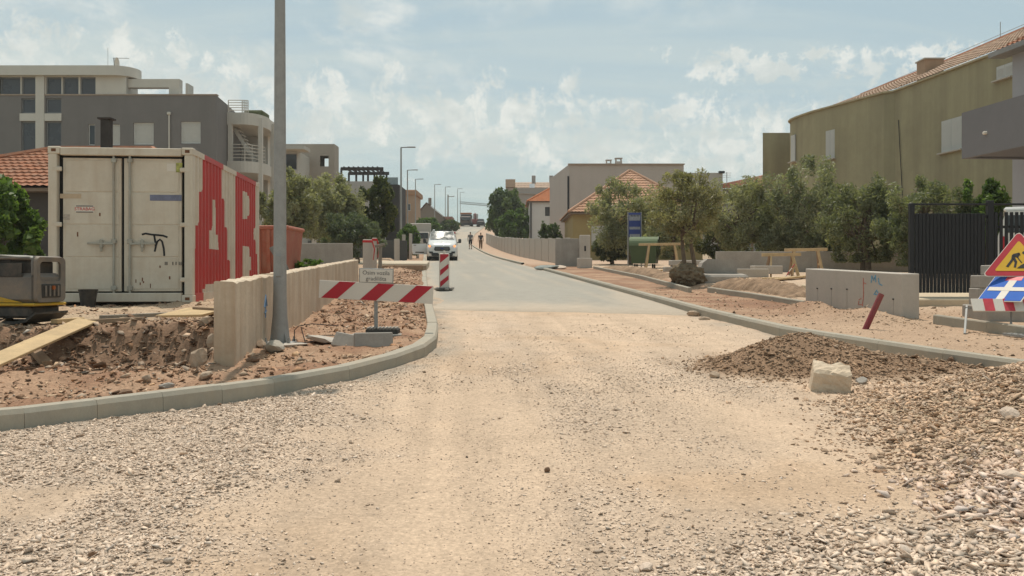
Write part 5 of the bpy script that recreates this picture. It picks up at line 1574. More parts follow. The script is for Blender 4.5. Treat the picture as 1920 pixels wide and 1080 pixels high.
def far_left():
    D = 130; zg = float(S(D)); r1 = thing('ochre_house', 'distant ochre house between lamp posts on the left', 'house', (PX(766,D),D,zg))
    mo = mat('ochre_render', (.36,.24,.16), .9, .05, 1, bump=0)
    a, b = (PX(746,D),D), (PX(778,D),D); s = lambda u: PX(u,D)-a[0]
    op = [(s(752),s(758),PZ(395,D),PZ(382,D)),(s(764),s(770),PZ(395,D),PZ(382,D))]
    block(r1, rect(a[0],b[0],D,D+8), zg-1, PZ(365,D), mo, {0: op})
    for q in op: window(r1, a, b, *q, 'glass')
    MB().box((PX(763,D)-r1.location.x,4,PZ(361,D)-zg),(b[0]-a[0]+.5,8.6,.75),.1).build('roof', mat('ochre_roof',(.33,.19,.11),.9,bump=0), r1)
    D = 150; zg = float(S(D)); r2 = thing('gabled_house', 'distant grey brown gabled house left of the road crest', 'house', (PX(805,D),D,zg)); o = r2.location
    x0, x1, xm = PX(778,D), PX(832,D), PX(800,D); ze, zr = PZ(407,D), PZ(381,D)
    mg = mat('brown_render', (.22,.185,.15), .9, .05, 1, bump=0)
    block(r2, rect(x0,x1,D,D+8), zg-1, ze, mg, cap=False)
    V = [(x0,D,ze),(x1,D,ze),(xm,D,zr),(x0,D+8,ze),(x1,D+8,ze),(xm,D+8,zr)]; V = [tuple(Vector(v)-o) for v in V]
    MB().add(V[:3], [(0,1,2)]).build('gable', mg, r2); MB().add(V[3:], [(2,1,0)]).build('gable', mg, r2)
    tiled_roof(r2, ((x0-.3,D-.4,ze-.2),(x0-.3,D+8,ze-.2)), ((xm,D-.4,zr+.1),(xm,D+8,zr+.1)), M_TERRA, pitch=.5, rowlen=.8)
    tiled_roof(r2, ((x1+.3,D-.4,ze-.2),(x1+.3,D+8,ze-.2)), ((xm,D-.4,zr+.1),(xm,D+8,zr+.1)), M_TERRA, pitch=.5, rowlen=.8)
    MB().box((PX(803,D)-o.x,3,zr+.5-o.z),(.5,.5,1.2)).build('chimney', mg, r2)
    D = 175; zg = float(S(D)); r3 = thing('red_brick_shed', 'small reddish building just left of the road crest', 'building', (PX(840,D),D,zg))
    block(r3, rect(PX(831,D),PX(848,D),D,D+6), zg-1, PZ(406,D), mat('reddish_render',(.24,.13,.10),.9,.1,1,bump=0))
far_left()

# --- left plot: low wall, skip, sheet, posts
D = 33; lw = thing('low_wall', 'low grey concrete garden wall right of the red skip', 'wall', (PX(598,D),D,Hs(PX(598,D),D)))
MB().box((0,0,.42), (PX(656,D)-PX(530,D),.2,1.05), .012).build('wall_body', M_CONC_GREY, lw)
D = 55; fw = thing('far_garden_wall', 'dark garden wall with posts below the left trees', 'wall', (PX(720,D),D,Hs(PX(720,D),D)))
MB().box((-1.6,0,.45), (6.0,.2,1.2), .01).build('wall_body', mat('dark_wall', (.10,.10,.095), .9, .1, 2), fw)
for k in range(3): MB().box((-4.2+k*1.9,-.05,.6), (.3,.3,1.6), .02).build('wall_post', M_CONC_PALE, fw)
def skip():
    D = 23.5; x0, x1 = PX(470,D), PX(541,D); zg = Hs((x0+x1)/2, D)
    root = thing('waste_skip', 'faded red metal skip standing behind the container', 'skip', ((x0+x1)/2,D,zg))
    m = mat('skip_red', (.40,.12,.075), .65, .12, 2, bump=.1, dirt=(.33,.22,.16), dirt_amt=.6, dirt_scale=2)
    w = (x1-x0)/2; h = PZ(427,D)-zg
    V = [(-w*.98,-.0,0),(w*.8,0,0),(w*.8,1.5,0),(-w*.98,1.5,0),(-w,-.12,h),(w,-.12,h),(w,1.62,h),(-w,1.62,h)]
    MB().add(V, [(0,1,5,4),(1,2,6,5),(2,3,7,6),(3,0,4,7),(3,2,1,0)]).build('bin', m, root)
    mb = MB(); q = [(-w,-.12,h),(w,-.12,h),(w,1.62,h),(-w,1.62,h),(-w,-.12,h)]; mb.tube(q, .055, 8); mb.build('rim', m, root, True)
    for x in (-w*.5,0,w*.5): MB().bar((x,-.03,.05),(x,-.14,h-.05),.09,.05).build('rib', m, root)
skip()
D = 22.5; p = P(527,490,D)
o = bpy.data.objects.new('metal_sheet', MB().box((0,0,0),(.12,.03,1.0),.006,(0,R(-28),R(10))).box((.09,.05,-.02),(.10,.03,.9),.006,(0,R(-24),R(14))).mesh('metal_sheet', mat('sheet_grey',(.19,.19,.185),.6,.1,4)))
link(o, None, (p.x,D,Hs(p.x,D)+.45)); tag(o, 'grey metal strips leaning between the skip and the concrete wall', 'metal sheet')
def cpost(label, u, v0, D, w, tape=False, h=None, grp=None):
    x = PX(u, D); z = Hs(x, D); hh = h or PZ(v0, D)-z
    r_ = thing('concrete_post', label, 'post', (x,D,z), R(14), grp)
    MB().box((0,0,hh/2-.1), (w,w,hh+.2), .015).build('shaft', M_CONC_PALE, r_)
    if tape:
        mt = mat('tape_red', (.5,.03,.03), .5, bump=0)
        MB().box((0,0,hh-.06), (w+.02,w+.02,.07), .004).build('warning_tape', mt, r_)
        MB().tube([(w/2,-w/2,hh-.05),(w/2+.07,-w/2,hh-.3),(w/2+.03,-w/2,hh-.62)], [.02,.018,.012], 5).build('tape_end', mt, r_)
cpost('square concrete post tied with red tape, left one of two', 689, 449, 27.2, .26, True)
cpost('slimmer concrete post with red tape, right one of two', 702, 446, 28.2, .14, True)
D = 27; x = PX(712,D); tp = thing('timber_stake', 'rough grey timber stake with crosspiece right of the taped posts', 'stake', (x,D,Hs(x,D)))
MB().bar((0,0,-.2),(.02,0,PZ(458,D)-Hs(x,D)),.10,.10,.01).build('stake', M_WOOD_GREY, tp); MB().bar((-.14,-.07,PZ(462,D)-Hs(x,D)),(.16,-.07,PZ(458,D)-Hs(x,D)),.03,.08,.01).build('crosspiece', M_WOOD_GREY, tp)
for i, (u, v, D, w) in enumerate(((744,448,50,.28),(757,440,56,.2),(770,438,60,.2),(783,440,64,.2))):
    cpost(('short pale gate post nearest the excavated pit','pale concrete post behind the pit, second from the olive bushes','pale concrete post third from the olive bushes','pale concrete post half hidden by the van door')[i], u, v, D, w)
# raised driveway slab with a pit before it
D = 41; x0, x1 = PX(655,D), PX(795,D); dv = bpy.data.objects.new('driveway', MB().box((0,0,0),(x1-x0,5.5,.30),.03).mesh('driveway', mat('pale_screed',(.52,.44,.33),.9,.08,2,bump=.1)))
link(dv, None, ((x0+x1)/2,D+2.0,float(S(D+2))+.17), (R(2),0,R(4))); struct(dv)
pit = thing('pit_frame', 'timber framed pit in the left footway before the driveway', 'pit', (PX(757,36.5),36.5,float(S(36.5))+.12))
for a, b in (((-.9,-.7,.1),(.8,-.7,.1)),((-.9,.8,.12),(.8,.8,.12)),((-.9,-.7,.1),(-.9,.8,.12)),((.8,-.7,.1),(.8,.8,.12))): MB().bar(a,b,.08,.22,.01).build('form_board', M_WOOD_OLD, pit)
# weeds
tree('weed_plant', 'fresh green weeds growing behind the concrete wall', (PX(585,24.5),24.5,Hs(PX(585,24.5),24.5)+.1), .42, (.55,.3), 900, .045, .01, 77, ((.06,.11,.02),(.10,.17,.03),(.15,.23,.05)), cat='plant', clumps=24, low=.1, narrow=.5)
# ------------------------------------------------------------------ right-hand side
# block of cut stone on the brown heap, smaller stones round it
def cut_block():
    x, y = PX(1561,8.1), 8.15; z = float(top(np.array([x]),np.array([y]))[0])
    bm = bmesh.new()
    r = random.Random(9)
    bmesh.ops.create_cube(bm, size=1); bmesh.ops.subdivide_edges(bm, edges=bm.edges, cuts=7, use_grid_fill=True)
    for v in bm.verts:
        c = v.co.copy()
        n = float(fbm(np.array([c.x*4+3]),np.array([c.y*4+c.z*5]),8)[0])-.5
        if c.z > .49: v.co.z += n*.22-.03+.10*c.y
        if c.y < -.49: v.co.y += n*.10+.10*(c.z+.5)
        v.co += Vector((r.uniform(-.008,.008),)*3)
        if c.z > .49 and c.y < -.3: v.co.z -= .05
        v.co = Vector((v.co.x*.33*(1-.06*c.z), v.co.y*.26, v.co.z*.25))
    me = bpy.data.meshes.new('stone_block'); bm.to_mesh(me); bm.free()
    me.materials.append(mat('cut_limestone', (.60,.485,.36), .9, .12, 6, bump=.5, bscale=25, dirt=(.40,.28,.18), dirt_amt=.5, dirt_scale=5))
    o = bpy.data.objects.new('stone_block', me); link(o, None, (x,y,z+.085), (R(13),R(6),R(-14))); tag(o, 'large broken block of pale cut stone on the brown heap', 'stone block')
cut_block()
def rk2(label, u, v, D, size, seed, m=None):
    x = PX(u, D); z = float(top(np.array([x]),np.array([D]))[0]); rock(label, (x,D,z+size[2]*.5), size, seed, m)
rk2('small whitish stone touching the cut stone block', 1531, 680, 8.55, (.04,.035,.035), 41, mat('white_stone', (.58,.46,.365), .9, .1, 8, bump=.4))
rk2('grey slab of stone right of the cut stone block', 1615, 690, 8.6, (.085,.06,.045), 42, M_CONC_GREY)
rk2('brown stone at the left foot of the dark heap', 1340, 708, 8.9, (.07,.05,.04), 43)
rk2('dark lump of earth on the right footway behind the kerb', 1784, 664, 9.8, (.06,.05,.05), 44, MATS['clod'])
rk2('large pale stone near the right edge of the limestone heap', 1895, 770, 6.0, (.075,.06,.05), 45, MATS['white_stone'])
rk2('long pale stone low on the limestone heap', 1893, 885, 4.9, (.085,.045,.035), 46, MATS['white_stone'])
rk2('flat pale stone at the bottom edge of the picture', 1212, 1037, 3.75, (.055,.03,.016), 47, MATS['white_stone'])
rk2('single dark stone on the sand at lower left', 174, 1024, 3.85, (.022,.018,.02), 48, MATS['clod'])
rk2('dark stone alone on the sand at centre', 1026, 864, 5.25, (.022,.018,.022), 49, MATS['clod'])
rk2('brown clods by the right kerb where the asphalt ends', 1300, 592, 16.2, (.13,.09,.07), 50)
rk2('flat brown stone lying in front of the asphalt edge by the kerb', 1320, 600, 15.4, (.12,.09,.04), 52)

# smooth pale wall with survey marks
def wall_right():
    a = Vector((PX(1510,16.9),16.9,0)); b = Vector((PX(1692,14.5),14.5,0)); d = (b-a).normalized(); n = Vector((-d.y,d.x,0))   # n points away from the road? checked below
    if n.x < 0: n = -n
    L = (b-a).length; z0 = float(S(15.7))
    root = thing('concrete_wall', 'smooth pale concrete wall with blue and red survey marks beside the gate', 'wall', (a.x,a.y,z0))
    ztop = lambda s: PZ(503.5+(513-503.5)*s/L, 16.9+(14.5-16.9)*s/L)-z0
    V = []; T = .34
    for s in (0, L):
        for q in (0, T):
            p = d*s+n*q; V += [(p.x,p.y,-.3),(p.x,p.y,ztop(s))]
    F = [(0,1,5,4),(4,5,7,6),(6,7,3,2),(2,3,1,0),(1,3,7,5)]
    mb = MB(); mb.add(V, F)
    bmn = bmesh.new(); me = mb.mesh('wall_body', M_CONC_PALE); bmn.from_mesh(me); bmesh.ops.recalc_face_normals(bmn, faces=bmn.faces)
    bmesh.ops.bevel(bmn, geom=[e for e in bmn.edges], offset=.012, segments=1, affect='EDGES'); bmn.to_mesh(me); bmn.free()
    link(bpy.data.objects.new('wall_body', me), root)
    def onw(s, z, off=.004): p = d*s-n*off; return (p.x,p.y,z)
    for s in (.36,.76,1.18,2.32):
        z = .50 if s < 2 else .36
        MB().tube([onw(s,z+.01,.004),onw(s,z-.01,.006)], .016, 8).build('tie_hole', M_DARK, root)
        MB().box(onw(s,(z-.02)/2,.001), (.006,.006,z)).build('joint_line', M_CONC_GREY, root)
    bl, rd = mat('survey_cyan', (.16,.33,.46), .7, .3, 30, bump=0), mat('survey_red', (.50,.16,.12), .7, .3, 30, bump=0)
    def strokes(nm, st, m, r=.010):
        k = MB()
        for t in st: k.tube([onw(s,z,.003) for s, z in t], r, 6)
        k.build(nm, m, root)
    strokes('paint_mark', [[(1.80,.62),(1.81,.74)],[(1.81,.74),(1.86,.66),(1.90,.75)],[(1.90,.75),(1.91,.63)],[(1.97,.70),(1.99,.60),(2.06,.58)]], bl)
    strokes('paint_mark', [[(1.88,.44),(1.93,.50),(1.97,.44)],[(1.86,.43),(2.0,.42)]], bl)
    strokes('paint_mark', [[(1.60,.70),(1.61,.42),(1.58,.22)],[(1.61,.62),(1.67,.60)],[(1.49,.33),(1.55,.35)],[(1.49,.31),(1.48,.24),(1.56,.25)]], rd, .007)
wall_right()
# leaning red pipe
x, y = PX(1622,12.9), 12.9; z = Hs(x, y)
rp = thing('red_pipe', 'dark red plastic pipe sticking up aslant from the footway', 'pipe', (x,y,z))
mp_ = mat('pipe_red', (.22,.035,.04), .45, .1, 6, bump=.02, dirt=(.35,.22,.15), dirt_amt=.35)
MB().tube([(-.04,0,-.1),(.24,.02,.50)], .042, 16, cap=False).build('tube', mp_, rp, True)
MB().tube([(.04,.004,.07),(.238,.0199,.496)], .034, 16).build('bore', M_BLACK, rp, True)

# picket gate
def gate():
    y = 17.2; zb, zt = PZ(549,y), PZ(381,y); x0 = PX(1705,y)
    root = thing('picket_gate', 'tall black steel gate of close set pickets behind the pale wall', 'gate', (x0,y,zb)); h = zt-zb
    m = mat('gate_black', (.022,.022,.024), .5, .1, 5, bump=.02)
    W1 = PX(1852,y)-x0
    MB().box((.04,0,h/2-.05), (.09,.09,h+.1), .008).build('gate_post', m, root); MB().box((W1+.04,0,h/2+.02), (.11,.11,h+.06), .008).build('gate_post', m, root)
    pk = MB().box((0,0,0),(.062,.02,1),.004).mesh('picket', m)
    n = 19
    for i in range(n):
        o = bpy.data.objects.new('picket', pk); link(o, root); hh = h-.14-.055
        o.scale.z = hh; o.location = (.125+i*(W1-.16)/n, -.03, .0+hh/2)
        o = bpy.data.objects.new('picket', pk); link(o, root); hb = h-.20-.36
        o.scale.z = hb; o.location = (.125+(i+.5)*(W1-.16)/n, .03, .36+hb/2)
    for z in (.45,h-.25): MB().box((W1/2+.03,0,z), (W1-.06,.035,.05), .004).build('rail', m, root)
    MB().box(((W1+2.4)/2,0,h-.02), (W1+2.4,.04,.035), .004).build('top_rail', m, root)
    MB().box((1.5+W1,0,.12), (2.8,.05,.04)).build('rail', m, root); MB().box((1.5+W1,0,h-.45), (2.8,.035,.05)).build('rail', m, root)
    for i in range(24):
        o = bpy.data.objects.new('picket', pk); link(o, root); hh = h-.22
        o.scale.z = hh; o.location = (W1+.14+i*.098, -.03, hh/2+.05)
gate()
# forecourt slab behind the gate
fc = bpy.data.objects.new('forecourt', MB().box((0,0,0),(6.2,5.5,.35),.02).mesh('forecourt', mat('sand_screed',(.55,.45,.32),.9,.08,2,bump=.1))); link(fc, None, (10.1,19.2,float(S(18))+.15), (R(2),0,0)); struct(fc)
# concrete blocks under the signs
for lb, u0,u1,v0,v1,D in (('flat grey concrete block, lowest of the pile behind the signs',1826,1905,540,572,14.6),('grey concrete block in the middle of the pile behind the signs',1829,1900,516,540,14.6),('small grey concrete block on top of the pile behind the signs',1848,1900,497,516,14.6)):
    o = bpy.data.objects.new('concrete_block', MB().box((0,0,0),(PX(u1,D)-PX(u0,D)+.35,.32,(v1-v0)*D/FPX-.004),.012).mesh('concrete_block', M_CONC_GREY)); link(o, None, (PX((u0+u1)/2,D)+.17,D,PZ((v0+v1)/2,D))); tag(o, lb, 'concrete block')
gd = bpy.data.objects.new('ground_slab', MB().box((0,0,0),(1.3,.8,.42),.02).mesh('ground_slab', M_CONC_GREY)); link(gd, None, (PX(1850,14.4)+.5,14.5,PZ(572,14.4)-.21)); tag(gd,'dark concrete step under the pile of blocks','concrete step')

# road works signs leaning on the blocks
def leaning(name, label, cx, y, zc, tilt, rz, cat='road sign'):
    r_ = thing(name, label, cat, (cx,y,zc)); r_.rotation_euler = (R(-tilt),0,R(rz)); return r_
XR90 = Matrix.Rotation(R(90),4,'X')
def tri(s, r=.05, n=5):
    h = s*math.sqrt(3)/2; C = [(-s/2,-h/3),(s/2,-h/3),(0,2*h/3)]; out = []
    for i, (x,y) in enumerate(C):
        a0 = [210,330,90][i]-60
        cx, cy = x*(1-r*2/(h*2/3)), y*(1-r*2/(h*2/3))
        for k in range(n+1): a = R(a0+120*k/n); out.append((cx+r*math.cos(a), cy+r*math.sin(a)))
    return out
D = 12.7
t = leaning('warning_sign', 'red bordered yellow triangular road works sign showing a digging figure', PX(1911,D), D, PZ(490,D), 36, -28)
MB().prism(tri(.93,.045), .012, XR90).build('plate', M_WHITE, t)
MB().prism(tri(.90,.04), .003, Matrix.Translation((0,-.0125,0)) @ XR90).build('border', M_RED, t)
MB().prism(tri(.62,.02), .003, Matrix.Translation((0,-.016,0)) @ XR90).build('field', M_YELLOW, t)
fig = MB(); MF = Matrix.Translation((-.02,-.0195,-.02)) @ XR90
# bent figure digging: head, back, legs, arms with shovel, heap
fig.prism([(.085+.027*math.cos(a), .155+.027*math.sin(a)) for a in np.linspace(0,6.283,13)[:-1]], .003, MF)
def limb(p, q, w): 
    p, q = Vector((*p,0)), Vector((*q,0)); d = (q-p).normalized(); k = Vector((-d.y,d.x,0))*w/2
    fig.prism([tuple((p+k)[:2]),tuple((p-k)[:2]),tuple((q-k)[:2]),tuple((q+k)[:2])][::-1], .003, MF)
limb((-.055,.05),(-.045,.12),.045); limb((-.05,.11),(.03,.135),.05); limb((-.05,.06),(-.13,-.09),.032); limb((-.045,.06),(-.02,-.01),.035); limb((-.02,0),(-.035,-.10),.028); limb((.02,.15),(.0,.07),.022); limb((0,.08),(-.06,.10),.02); limb((-.005,.08),(.05,-.02),.014)
fig.prism([(-.01,-.115),(.20,-.115),(.15,-.05),(.10,-.02),(.04,-.06)], .003, MF)
fig.build('pictogram', M_INK, t)
s = leaning('dead_end_sign', 'blue square dead end sign lying tilted below the triangular sign', PX(1871,D), D-.25, PZ(542,D-.25), 56, -55)
sq = MB().box((0,0,0), (.60,.012,.60), .004).build('plate', M_WHITE, s)
sk = Matrix.Rotation(R(-14),4,'Y')
MB().box((0,-.0085,0), (.57,.005,.57)).build('field', M_BLUE, s)
MB().box((0,-.0125,-.03), (.105,.003,.46)).build('bar', M_WHITE, s)
MB().box((0,-.0155,-.02), (.50,.003,.085)).build('bar', M_WHITE, s)
MB().box((.0,-.0125,.235), (.22,.0035,.09)).build('end_mark', mat('end_red',(.55,.03,.05),.45,bump=0), s)
c = leaning('round_sign', 'round white sign with red rim at the right edge', PX(1948,12.8), 12.8, PZ(552,12.8), 45, -35)
circ = lambda r_: [(r_*math.cos(a), r_*math.sin(a)) for a in np.linspace(0,2*math.pi,41)[:-1]]
MB().prism(circ(.30), .012, XR90).build('plate', M_WHITE, c); MB().prism(circ(.28), .003, Matrix.Translation((0,-.0125,0)) @ XR90).build('rim', M_RED, c); MB().prism(circ(.20), .003, Matrix.Translation((0,-.016,0)) @ XR90).build('field', M_WHITE, c)
D2 = 12.3
bb = leaning('striped_board', 'red and white striped barrier board under the leaning signs', PX(1822,D2), D2, PZ(572,D2), 35, -10, 'barrier')
MB().box((.62,0,0), (1.24,.02,.20), .004).build('board', M_WHITE, bb)
for k in range(5): MB().box((.215+k*.25,-.0122,0), (.125,.004,.196)).build('stripe', mat('stripe_red',(.55,.06,.08),.45,bump=0), bb)
fs = thing('sign_stand', 'galvanised folding stand carrying the leaning signs', 'sign stand', (PX(1822,12.2),12.25,Hs(PX(1822,12.2),12.25)))
for x in (.0,.62,1.2): 
    MB().bar((x-.12,-.10,.0),(x+.16,.40,.36),.03,.03,.004).build('leg', M_GALV, fs)
MB().bar((.1,.36,.33),(1.5,.20,.33),.03,.03).build('crossbar', M_GALV, fs)
gr = thing('metal_grate', 'grey cast grating on the ground under the signs', 'grate', (PX(1905,11.9),11.75,Hs(PX(1905,11.9),11.75)+.03), R(10))
for k in range(7): MB().bar((-.1+k*.09,-.22,0),(-.1+k*.09,.22,.01),.03,.03).build('grate_bar', M_GALV, gr)
for k in range(4): MB().bar((-.12,-.2+k*.13,.005),(.48,-.2+k*.13,.005),.03,.034).build('grate_bar', M_GALV, gr)

# ------------------------------------------------------------------ building yard under the olives
def trestle(label, u0, u1, vt, D, lean=0.0, beam2=None):
    x0, x1 = PX(u0,D), PX(u1,D); xm = (x0+x1)/2; zg = Hs(xm,D); h = PZ(vt,D)-zg
    root = thing('trestle', label, 'trestle', (xm,D,zg), R(lean), 'wooden trestles in the yard')
    w = (x1-x0)/2
    MB().bar((-w,0,h-.05),(w,0,h-.03),.09,.10,.006).build('beam', M_WOOD, root)
    for s in (-1,1):
        for q in (-1,1): MB().bar((s*w*.55,q*.06,h-.08),(s*w*.72,q*.32,-.02),.05,.10,.005).build('leg', M_WOOD if q < 0 else M_WOOD_OLD, root)
        MB().bar((s*w*.63,-.22,h*.42),(s*w*.63,.22,h*.42),.03,.09,.004).build('brace', M_WOOD, root)
    return root
trestle('wooden trestle close to the green waste bin', 1198, 1284, 456, 36, -4)
trestle('wooden trestle before the low wall, left one of the two', 1428, 1502, 475, 28.5, 3)
trestle('taller wooden trestle beside the pale wall, right one of the two', 1472, 1550, 466, 30.5, -6)
yw = thing('yard_wall', 'low stained concrete wall under the olive trees', 'wall', (PX(1480,34),34,Hs(PX(1480,34),34)))
MB().box((1.2,0,.25), (PX(1730,34)-PX(1335,34),.22,1.05), .012).build('wall_body', M_CONC_GREY, yw)
# old broken kerb wall chunk
D = 25.2; x = PX(1345,D); cw = thing('broken_wall', 'broken end of an old curved concrete wall beside the dug up olive', 'wall', (x,D,Hs(x,D)))
prof = [(-.55,-.2),(-.52,.25),(-.40,.55),(-.26,.66),(.55,.62),(.55,-.2)]
MB().prism(prof, .5, Matrix.Translation((0,.5,0)) @ XR90).build('wall_body', M_CONC_GREY, cw)
MB().box((.1,-.25,.08), (1.3,.5,.30), .05, (R(6),0,R(5))).build('footing', M_CONC_GREY, cw)
for lb, u, v, D, sz in (('stack of grey kerb stones behind the dug up olive, upper one',1285,493,27.5,(.95,.35,.16)),('whitish concrete kerb lying left of the dug up olive',1258,505,26.5,(.42,.25,.15)),('long grey concrete block lying before the left trestle',1402,512,27,(1.15,.4,.26)),('second long concrete block beyond the first before the trestle',1437,506,28.2,(.9,.4,.26)),('white concrete cube at the end of the long footway wall',1096,495,41,(.60,.5,.46))):
    x = PX(u,D); o = bpy.data.objects.new('concrete_block', MB().box((0,0,0), sz, .015).mesh('concrete_block', M_CONC_PALE)); z = Hs(x,D)
    link(o, None, (x,D,max(PZ(v,D), z+sz[2]/2)), (0,0,R(8))); tag(o, lb, 'concrete block')
for lb, a, b, w in (('pale plank flat on the yard floor before the trestles',(1400,525,26),(1500,520,27.5),.3),('second pale plank on the yard floor crossing the first',(1440,527,25.5),(1530,516,29),.22),('thin timber lying at the feet of the trestle near the waste bin',(1210,512,33),(1275,505,36),.2)):
    pa, pb = P(*a), P(*b); board('plank', lb, (pa.x,pa.y,Hs(pa.x,pa.y)+.05), (pb.x,pb.y,Hs(pb.x,pb.y)+.06), w, .05, M_WOOD, 0, 'plank')
D = 27.8; pa = P(1462,500,D); pb = P(1486,487,D)
rs = thing('striped_rod', 'red and white ranging rod leaning on the left trestle', 'rod', (pa.x,D-.4,Hs(pa.x,D-.4)))
d_ = pb-pa; d_ = Vector((d_.x,.2,.45))
for k in range(4): MB().tube([d_*(k/4), d_*((k+1)/4)], .014, 8).build('rod_section', M_RED if k % 2 else M_WHITE, rs)
# bank of dug earth along the yard edge
def earth_bank(label, pts, w, h, seed):
    V = []; F = []; rg = np.random.default_rng(seed); cols = []
    n = 60; m = 13; P_ = [Vector((p[0],p[1],0)) for p in pts]
    for i in range(n+1):
        t = i/n*(len(P_)-1); k = min(int(t), len(P_)-2); c = P_[k].lerp(P_[k+1], t-k); d = (P_[k+1]-P_[k]).normalized(); nr = Vector((-d.y,d.x,0))
        for j in range(m):
            q = -1+2*j/(m-1); p = c+nr*(q*w*(1+.25*(rg.random()-.5)))
            e = math.sin(math.pi*min(1,i/n*1.0))**.35 if 0 < i < n else 0
            z = Hs(p.x,p.y)+h*(1-q*q)*e*(.75+.5*rg.random())-.03
            V.append((p.x,p.y,z)); cols.append(np.array((.27,.18,.115))*(.7+.6*rg.random()))
    for i in range(n):
        for j in range(m-1): F.append((i*m+j, (i+1)*m+j, (i+1)*m+j+1, i*m+j+1))
    o = bpy.data.objects.new('earth_bank', np_mesh('earth_bank', V, F, M_GROUND, {'zone': np.array(cols)})); link(o); return tag(o, label, 'earth bank')
earth_bank('low bank of dug earth behind the near edging kerb', [(PX(1335,24),23.2),(PX(1420,21.5),20.9),(PX(1510,18.6),18.4)], .42, .28, 5)
earth_bank('ridge of rubble and earth behind the far edging kerb', [(PX(1130,40),39),(PX(1200,33),32.5),(PX(1255,29),28)], .45, .22, 6)
# dug up olive with its root ball
def roots():
    x, y = PX(1288,24.8), 24.8
    rock('', (x,y,0), (.1,.1,.1), 1, name='tmp_', parent=None) if False else None
    bm = bmesh.new(); bmesh.ops.create_icosphere(bm, subdivisions=4, radius=1)
    for v in bm.verts:
        c = v.co; n = float(fbm(np.array([c.x*3+5]),np.array([c.y*3+c.z*4]),17,5)[0])
        n2 = float(fbm(np.array([c.x*9+5]),np.array([c.y*9+c.z*11]),19,3)[0])
        v.co = Vector((c.x*.46, c.y*.42, c.z*.33))*(.5+.65*n+.4*n2)
    me = bpy.data.meshes.new('root_ball'); bm.to_mesh(me); bm.free(); me.materials.append(mat('root_earth', (.20,.15,.095), .95, .3, 7, bump=.8, bscale=14))
    return x, y, me
x, y, me = roots(); zr = Hs(x,y)
t = tree('olive_tree', 'dug up olive tree standing on its earthy root ball beside the footway', (x,y,zr+.35), PZ(318,y)-zr-.35, (.98,.85), 9000, .05, .06, 21, ((.15,.14,.08),(.23,.21,.12),(.32,.29,.18)), trunks=2, low=.26, clumps=70, split=.36)
link(bpy.data.objects.new('root_ball', me), t, (0,0,-.09))
tree_at(1108,1252,348,46,'olive tree behind the blue notice and waste bin', 12000, .085, 22, trunks=2, low=.05, clumps=80)
tree_at(1205,1320,345,40,'slender olive tree behind the dug up olive', 8000, .08, 23, trunks=2, low=.06, clumps=60)
tree_at(1320,1460,328,37,'rounded olive tree right of the dug up olive', 12000, .075, 24, trunks=2, low=.06, clumps=80)
tree_at(1430,1570,308,36,'tall silvery olive tree before the curved house corner', 14000, .075, 25, ((.14,.15,.09),(.22,.225,.145),(.33,.325,.23)), trunks=3, low=.05, clumps=90)
tree_at(1548,1700,320,32,'dense dark olive tree behind the pale wall', 13000, .07, 26, ((.11,.12,.065),(.165,.175,.10),(.24,.24,.15)), trunks=2, low=.05, clumps=90)
tree_at(1650,1830,340,30,'low spreading olive tree behind the black gate', 13000, .07, 27, ((.11,.125,.07),(.16,.175,.10),(.225,.23,.14)), trunks=2, low=.05, clumps=90)
for i_, (u0, u1, v, D_, lb) in enumerate(((1110,1180,440,47,'low dark bush filling the space under the leftmost olive'),(1300,1400,400,41,'low bush behind the broken wall under the olives'),(1420,1520,405,39,'low bush under the silvery olive'),(1520,1620,400,35.5,'low dark bush between the silvery and the dense olive'))):
    tree_at(u0, u1, v, D_, lb, 6000, .075, 90+i_, ((.06,.075,.04),(.10,.11,.06),(.15,.155,.09)), name='shrub', cat='shrub', low=.02, clumps=50)
tree_at(1800,1900,318,29,'fresh green bush under the grey balcony', 8000, .075, 128, GREEN, name='shrub', cat='shrub', low=.05, narrow=.5)
tree_at(1395,1425,338,60,'small fresh green tree top between the olives', 2500, .10, 29, GREEN, name='tree', low=.3, narrow=.5)

# waste bin
def bin_():
    D = 39.5; x = PX(1209,D); zg = Hs(x,D); root = thing('waste_bin', 'large green wheeled waste bin with rounded lid under the olives', 'waste bin', (x,D,zg), R(-18)); root.scale = (.86,.86,.9)
    m = mat('bin_green', (.06,.085,.035), .5, .1, 3, bump=.03); ml = mat('bin_lid', (.12,.16,.08), .7, .08, 3, bump=.02)
    V = [(-.60,-.42,.22),(.60,-.42,.22),(.60,.42,.22),(-.60,.42,.22),(-.68,-.50,1.08),(.68,-.50,1.08),(.68,.50,1.08),(-.68,.50,1.08)]
    MB().add(V, [(0,1,5,4),(1,2,6,5),(2,3,7,6),(3,0,4,7),(3,2,1,0)]).build('tub', m, root)
    arc = [(.53*math.cos(a), 1.08+.44*math.sin(a)) for a in np.linspace(0,math.pi,13)]
    MB().prism(arc, 1.42, Matrix.Translation((-.71,0,0)) @ Matrix.Rotation(R(90),4,'Z') @ Matrix.Rotation(R(90),4,'X')).build('lid', ml, root)
    for s in (-1,1):
        MB().tube([(s*.74,0,1.08),(s*.69,0,1.08)], .46, 18).build('lid_end', m, root)
        for q in (-.3,.3): MB().tube([(s*.42,q,.0+.10),(s*.48,q,.10)], .10, 12).build('wheel', M_BLACK, root)
        MB().tube([(s*.68,0,.95),(s*.80,0,.95)], .03, 8).build('trunnion', M_GALV, root)
bin_()
